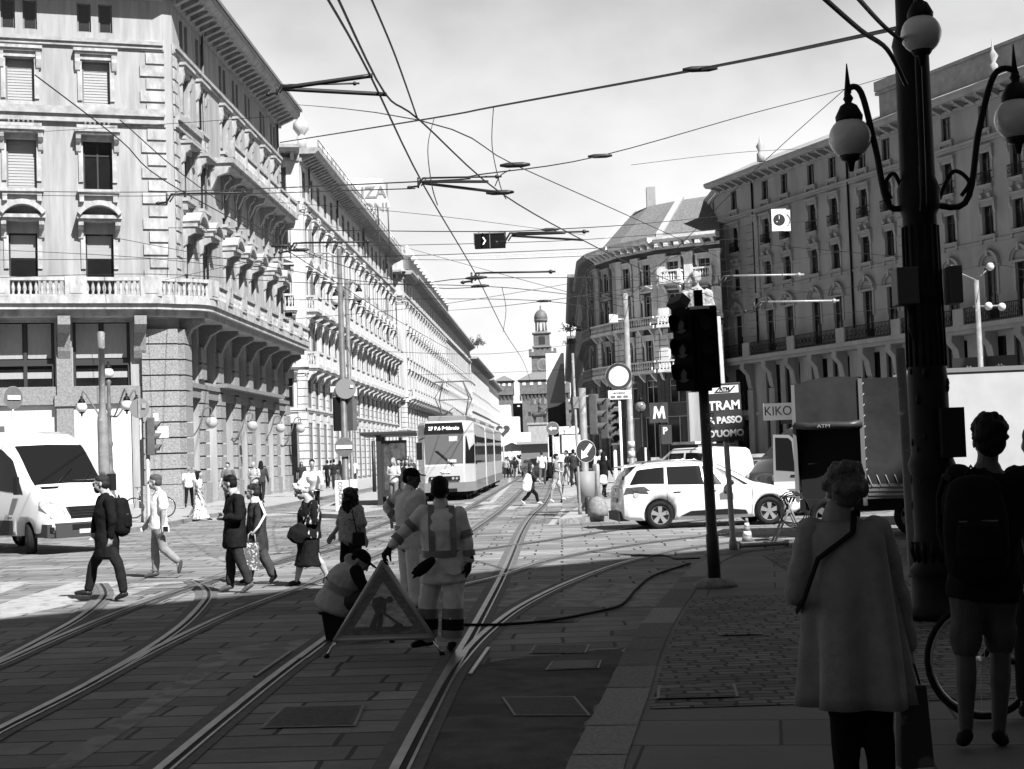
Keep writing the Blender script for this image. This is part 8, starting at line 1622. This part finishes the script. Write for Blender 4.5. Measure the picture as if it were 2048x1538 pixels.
WR = [('high wire from the left palazzo over the tram to the curved palazzo', [(560, 405, 70), (860, 430, 60), (1170, 470, 90)], .012), ('wire from the second left palazzo to the pale right pole', [(620, 440, 95), (900, 520, 70), (1262, 618, 53)], .011),
 ('wire low across the street above the tram stop', [(560, 640, 70), (860, 612, 64), (1180, 560, 80)], .012), ('wire from the tall platform pole to the corner balcony', [(683, 505, 48.5), (520, 520, 52), (330, 560, 58)], .01), ('wire from the tall platform pole to the dark signal sky', [(683, 512, 48.5), (900, 520, 50), (1170, 512, 60), (1440, 500, 90)], .01),
 ('steep wire from the pale right pole into the upper right sky', [(1262, 590, 53), (1500, 350, 45), (1690, 178, 40)], .011), ('wire over the stone statue to the shaded palazzo', [(1170, 580, 60), (1440, 620, 80), (1640, 640, 95)], .011), ('second wire over the stone statue to the shaded palazzo', [(1170, 555, 60), (1420, 570, 76), (1700, 590, 90)], .011),
 ('thick span wire rising from the left palazzo to the iron lamp post', [(560, 285, 60), (860, 237, 38), (985, 214, 32), (1400, 138, 21), (1740, 68, 14.5), (1820, 48, 13.6)], .022),
 ('trolley wire dropping from the top left along the street to the castle', [(645, -20, 13), (740, 150, 17), (848, 372, 24.5), (955, 555, 38), (1010, 665, 55), (1046, 722, 72), (1060, 760, 95)], .014),
 ('trolley wire curving from the top centre towards the right side of the square', [(668, -20, 13), (770, 187, 18), (840, 241, 20), (1000, 385, 26), (1165, 480, 34), (1300, 545, 44), (1440, 600, 60)], .014),
 ('short wire at the top centre joining the crossing of the trolley wires', [(735, -20, 13.5), (790, 110, 16.5), (836, 240, 20)], .012),
 ('wire from the crossing of the trolley wires down to the right palazzo', [(590, 209, 45), (836, 240, 20), (1030, 330, 24), (1280, 442, 32), (1450, 520, 60)], .009),
 ('span wire from the left palazzo through the first hanger and up to the right', [(0, 382, 50), (300, 384, 40), (840, 363, 24), (960, 349, 24), (1200, 312, 30), (1500, 228, 38), (1690, 178, 44), (1850, 130, 60)], .012),
 ('lower twin of the span wire from the left palazzo to the first hanger', [(0, 390, 50), (300, 392, 40), (830, 377, 24.3)], .01),
 ('upper arm of the first hanger at the trolley wire', [(840, 363, 24), (975, 363, 25.6)], .028), ('lower arm of the first hanger at the trolley wire', [(846, 366, 24.2), (995, 384, 26)], .028),
 ('upper bar between the near trolley wires by the left eave', [(566, 176, 17), (745, 151, 17)], .028), ('lower bar between the near trolley wires by the left eave', [(566, 178, 17.2), (772, 189, 18)], .028),
 ('horizontal span wire holding the hanging signal box', [(300, 455, 62), (700, 461, 46), (960, 463, 40), (1100, 459, 40), (1300, 446, 60), (1480, 428, 105)], .014),
 ('upper arm from the hanging signal box to the right', [(1025, 470, 36), (1130, 466, 35)], .028), ('lower arm from the hanging signal box to the right', [(1025, 472, 36), (1165, 480, 34)], .028),
 ('wire crossing just under the hanging signal box', [(560, 492, 80), (920, 488, 45), (1300, 470, 60), (1640, 440, 100)], .011),
 ('thin wire sloping up to the right above the curved palazzo', [(0, 520, 50), (560, 515, 40), (1000, 505, 36), (1440, 484, 70)], .01),
 ('wire over the street with a hanger above the tram', [(200, 470, 58), (700, 560, 44), (950, 556, 38), (1165, 555, 46), (1440, 552, 90)], .012),
 ('diagonal trolley wire of the left track from the palazzo down to the tram', [(70, 150, 26), (240, 280, 29), (330, 362, 31), (560, 492, 40), (760, 620, 58), (900, 700, 90)], .013),
 ('second diagonal wire beside the left trolley wire', [(240, 240, 26), (400, 375, 31), (600, 500, 38), (830, 570, 38), (950, 575, 38)], .011),
 ('low span wire from the corner balcony across to the right pole', [(0, 555, 52), (300, 548, 48), (620, 566, 44), (960, 572, 40), (1150, 590, 46), (1262, 600, 52)], .011),
 ('wire from the pale right pole up to the shaded palazzo', [(1262, 604, 53), (1380, 580, 70), (1600, 525, 100)], .011),
 ('span wire meeting the street wire right of the castle tower', [(560, 600, 60), (800, 598, 52), (1088, 602, 50), (1250, 632, 53), (1440, 660, 80)], .012),
 ('rising twin of the span wire right of the castle tower', [(880, 622, 90), (1090, 602, 50), (1440, 545, 70), (1700, 500, 90)], .011),
 ('far span wire over the tram pantograph', [(700, 700, 90), (975, 708, 100), (1135, 690, 120)], .016),
 ('farthest span wire in front of the castle', [(820, 750, 125), (1000, 745, 140), (1140, 738, 150)], .018),
 ('long wire across the upper windows of the corner palazzo', [(0, 268, 48), (300, 250, 40), (560, 232, 38)], .008), ('wire across the lower windows of the corner palazzo', [(0, 500, 50), (280, 515, 44), (560, 545, 42)], .009),
 ('wire along the front of the shaded palazzo', [(1262, 556, 53), (1440, 480, 60), (1560, 492, 62), (1830, 516, 55)], .012), ('lower wire along the front of the shaded palazzo', [(1440, 660, 85), (1560, 640, 75), (1850, 610, 60)], .011), ('wire passing behind the lamp post to the spotlight pole', [(1560, 590, 80), (1830, 560, 70), (1970, 530, 62), (2048, 540, 60)], .012),
 ('faint wire crossing the sky at the upper right', [(1262, 330, 60), (1500, 303, 60), (1700, 296, 70)], .01), ('thick cable looping from the top right to the lamp post', [(1640, -10, 11), (1720, 60, 12), (1775, 100, 13), (1812, 170, 13.3)], .022), ('thinner cable from the top right to the lamp post', [(1710, -10, 11), (1770, 55, 12.4), (1822, 95, 13.3)], .02)]
for lb, pts, r in WR: wire(lb, pts, r, [(pts[len(pts)//2][0], pts[len(pts)//2][1], pts[len(pts)//2][2], .5)] if len(pts) > 4 else ())
for k, pts in enumerate(([(868, 238, 38), (856, 290, 31), (862, 362, 24), (875, 410, 26)], [(987, 215, 32), (984, 290, 30), (1000, 370, 27), (1012, 398, 27)], [(1004, 575, 42), (1012, 620, 46), (1006, 664, 54)], [(1020, 340, 24), (1000, 352, 25), (990, 372, 26)])):
    wire(('looping dropper wire left of centre down to the first hanger', 'looping dropper wire right of centre down to the trolley wire', 'small looping dropper wire above the castle', 'short feeder wire at the first hanger')[k], pts, .01)
HG = [(848, 366, 24.3, 'first hanger of the trolley wires at the centre of the sky'), (565, 180, 17, 'hanger by the eave of the corner palazzo'), (955, 556, 38, 'hanger in the middle of the street wires'), (345, 398, 36, 'hanger in front of the corner palazzo'), (590, 496, 42, 'hanger in front of the second palazzo'), (1022, 476, 36, 'hanger right of the hanging signal box'), (1450, 562, 62, 'hanger in front of the stone statue'), (1520, 614, 66, 'hanger in front of the shaded palazzo')]
for a_, b_, Y, lb in HG:
    q = at(a_, b_, Y); s = Y/30; t = thing('wire_hanger', lb, 'wire hanger', tuple(q), 0, 'wire hangers'); x = MB(); x.tube([(-.35*s, 0, -.08*s), (-.12*s, 0, -.06*s), (-.02*s, 0, .1*s), (.16*s, 0, .1*s)], .022*s, 6); x.tube([(-.12*s, 0, -.1*s), (-.12*s, 0, .12*s)], .02*s, 6); x.tube([(-.06*s, 0, -.06*s), (.04*s, 0, .08*s)], .016*s, 6); x.sph((-.3*s, 0, -.08*s), .04*s, 8, 6); x.build('clamp', wireM, t); x = MB(); x.tube([(.16*s, 0, .1*s), (1.6*s, 0, .07*s)], .02*s, 6); x.sph((1.5*s, 0, .07*s), .045*s, 8, 6); x.build('rod', wireM if Y < 60 else zinc, t)
q = at(980, 482, 40); t = thing('hanging_signal', 'black signal box hung from the wires with a lit arrow on its left half', 'traffic light', tuple(q)); MB().b(-.42, .42, -.08, .1, -.2, .2).build('case', sigB, t, bev=.01); x = MB(); x.b(-.44, .44, -.1, .02, .19, .22); x.b(-.44, -.42, -.1, .02, -.1, .22); x.b(.42, .44, -.1, .02, -.1, .22); x.b(-.01, .01, -.09, -.075, -.2, .2); x.build('hood', frameG, t)
x = MB(); x.pr([(-.2, .1), (-.17, .1), (-.11, 0), (-.17, -.1), (-.2, -.1), (-.14, 0)], -.09, -.082); x.build('arrow', mat('lit_arrow', .8, .5, emit=1.0), t); x = MB()
for xx in (-.3, 0, .3): x.tube([(xx, 0, .2), (xx, 0, .27)], .012, 5)
x.build('bracket', wireM, t)
flush_bake()
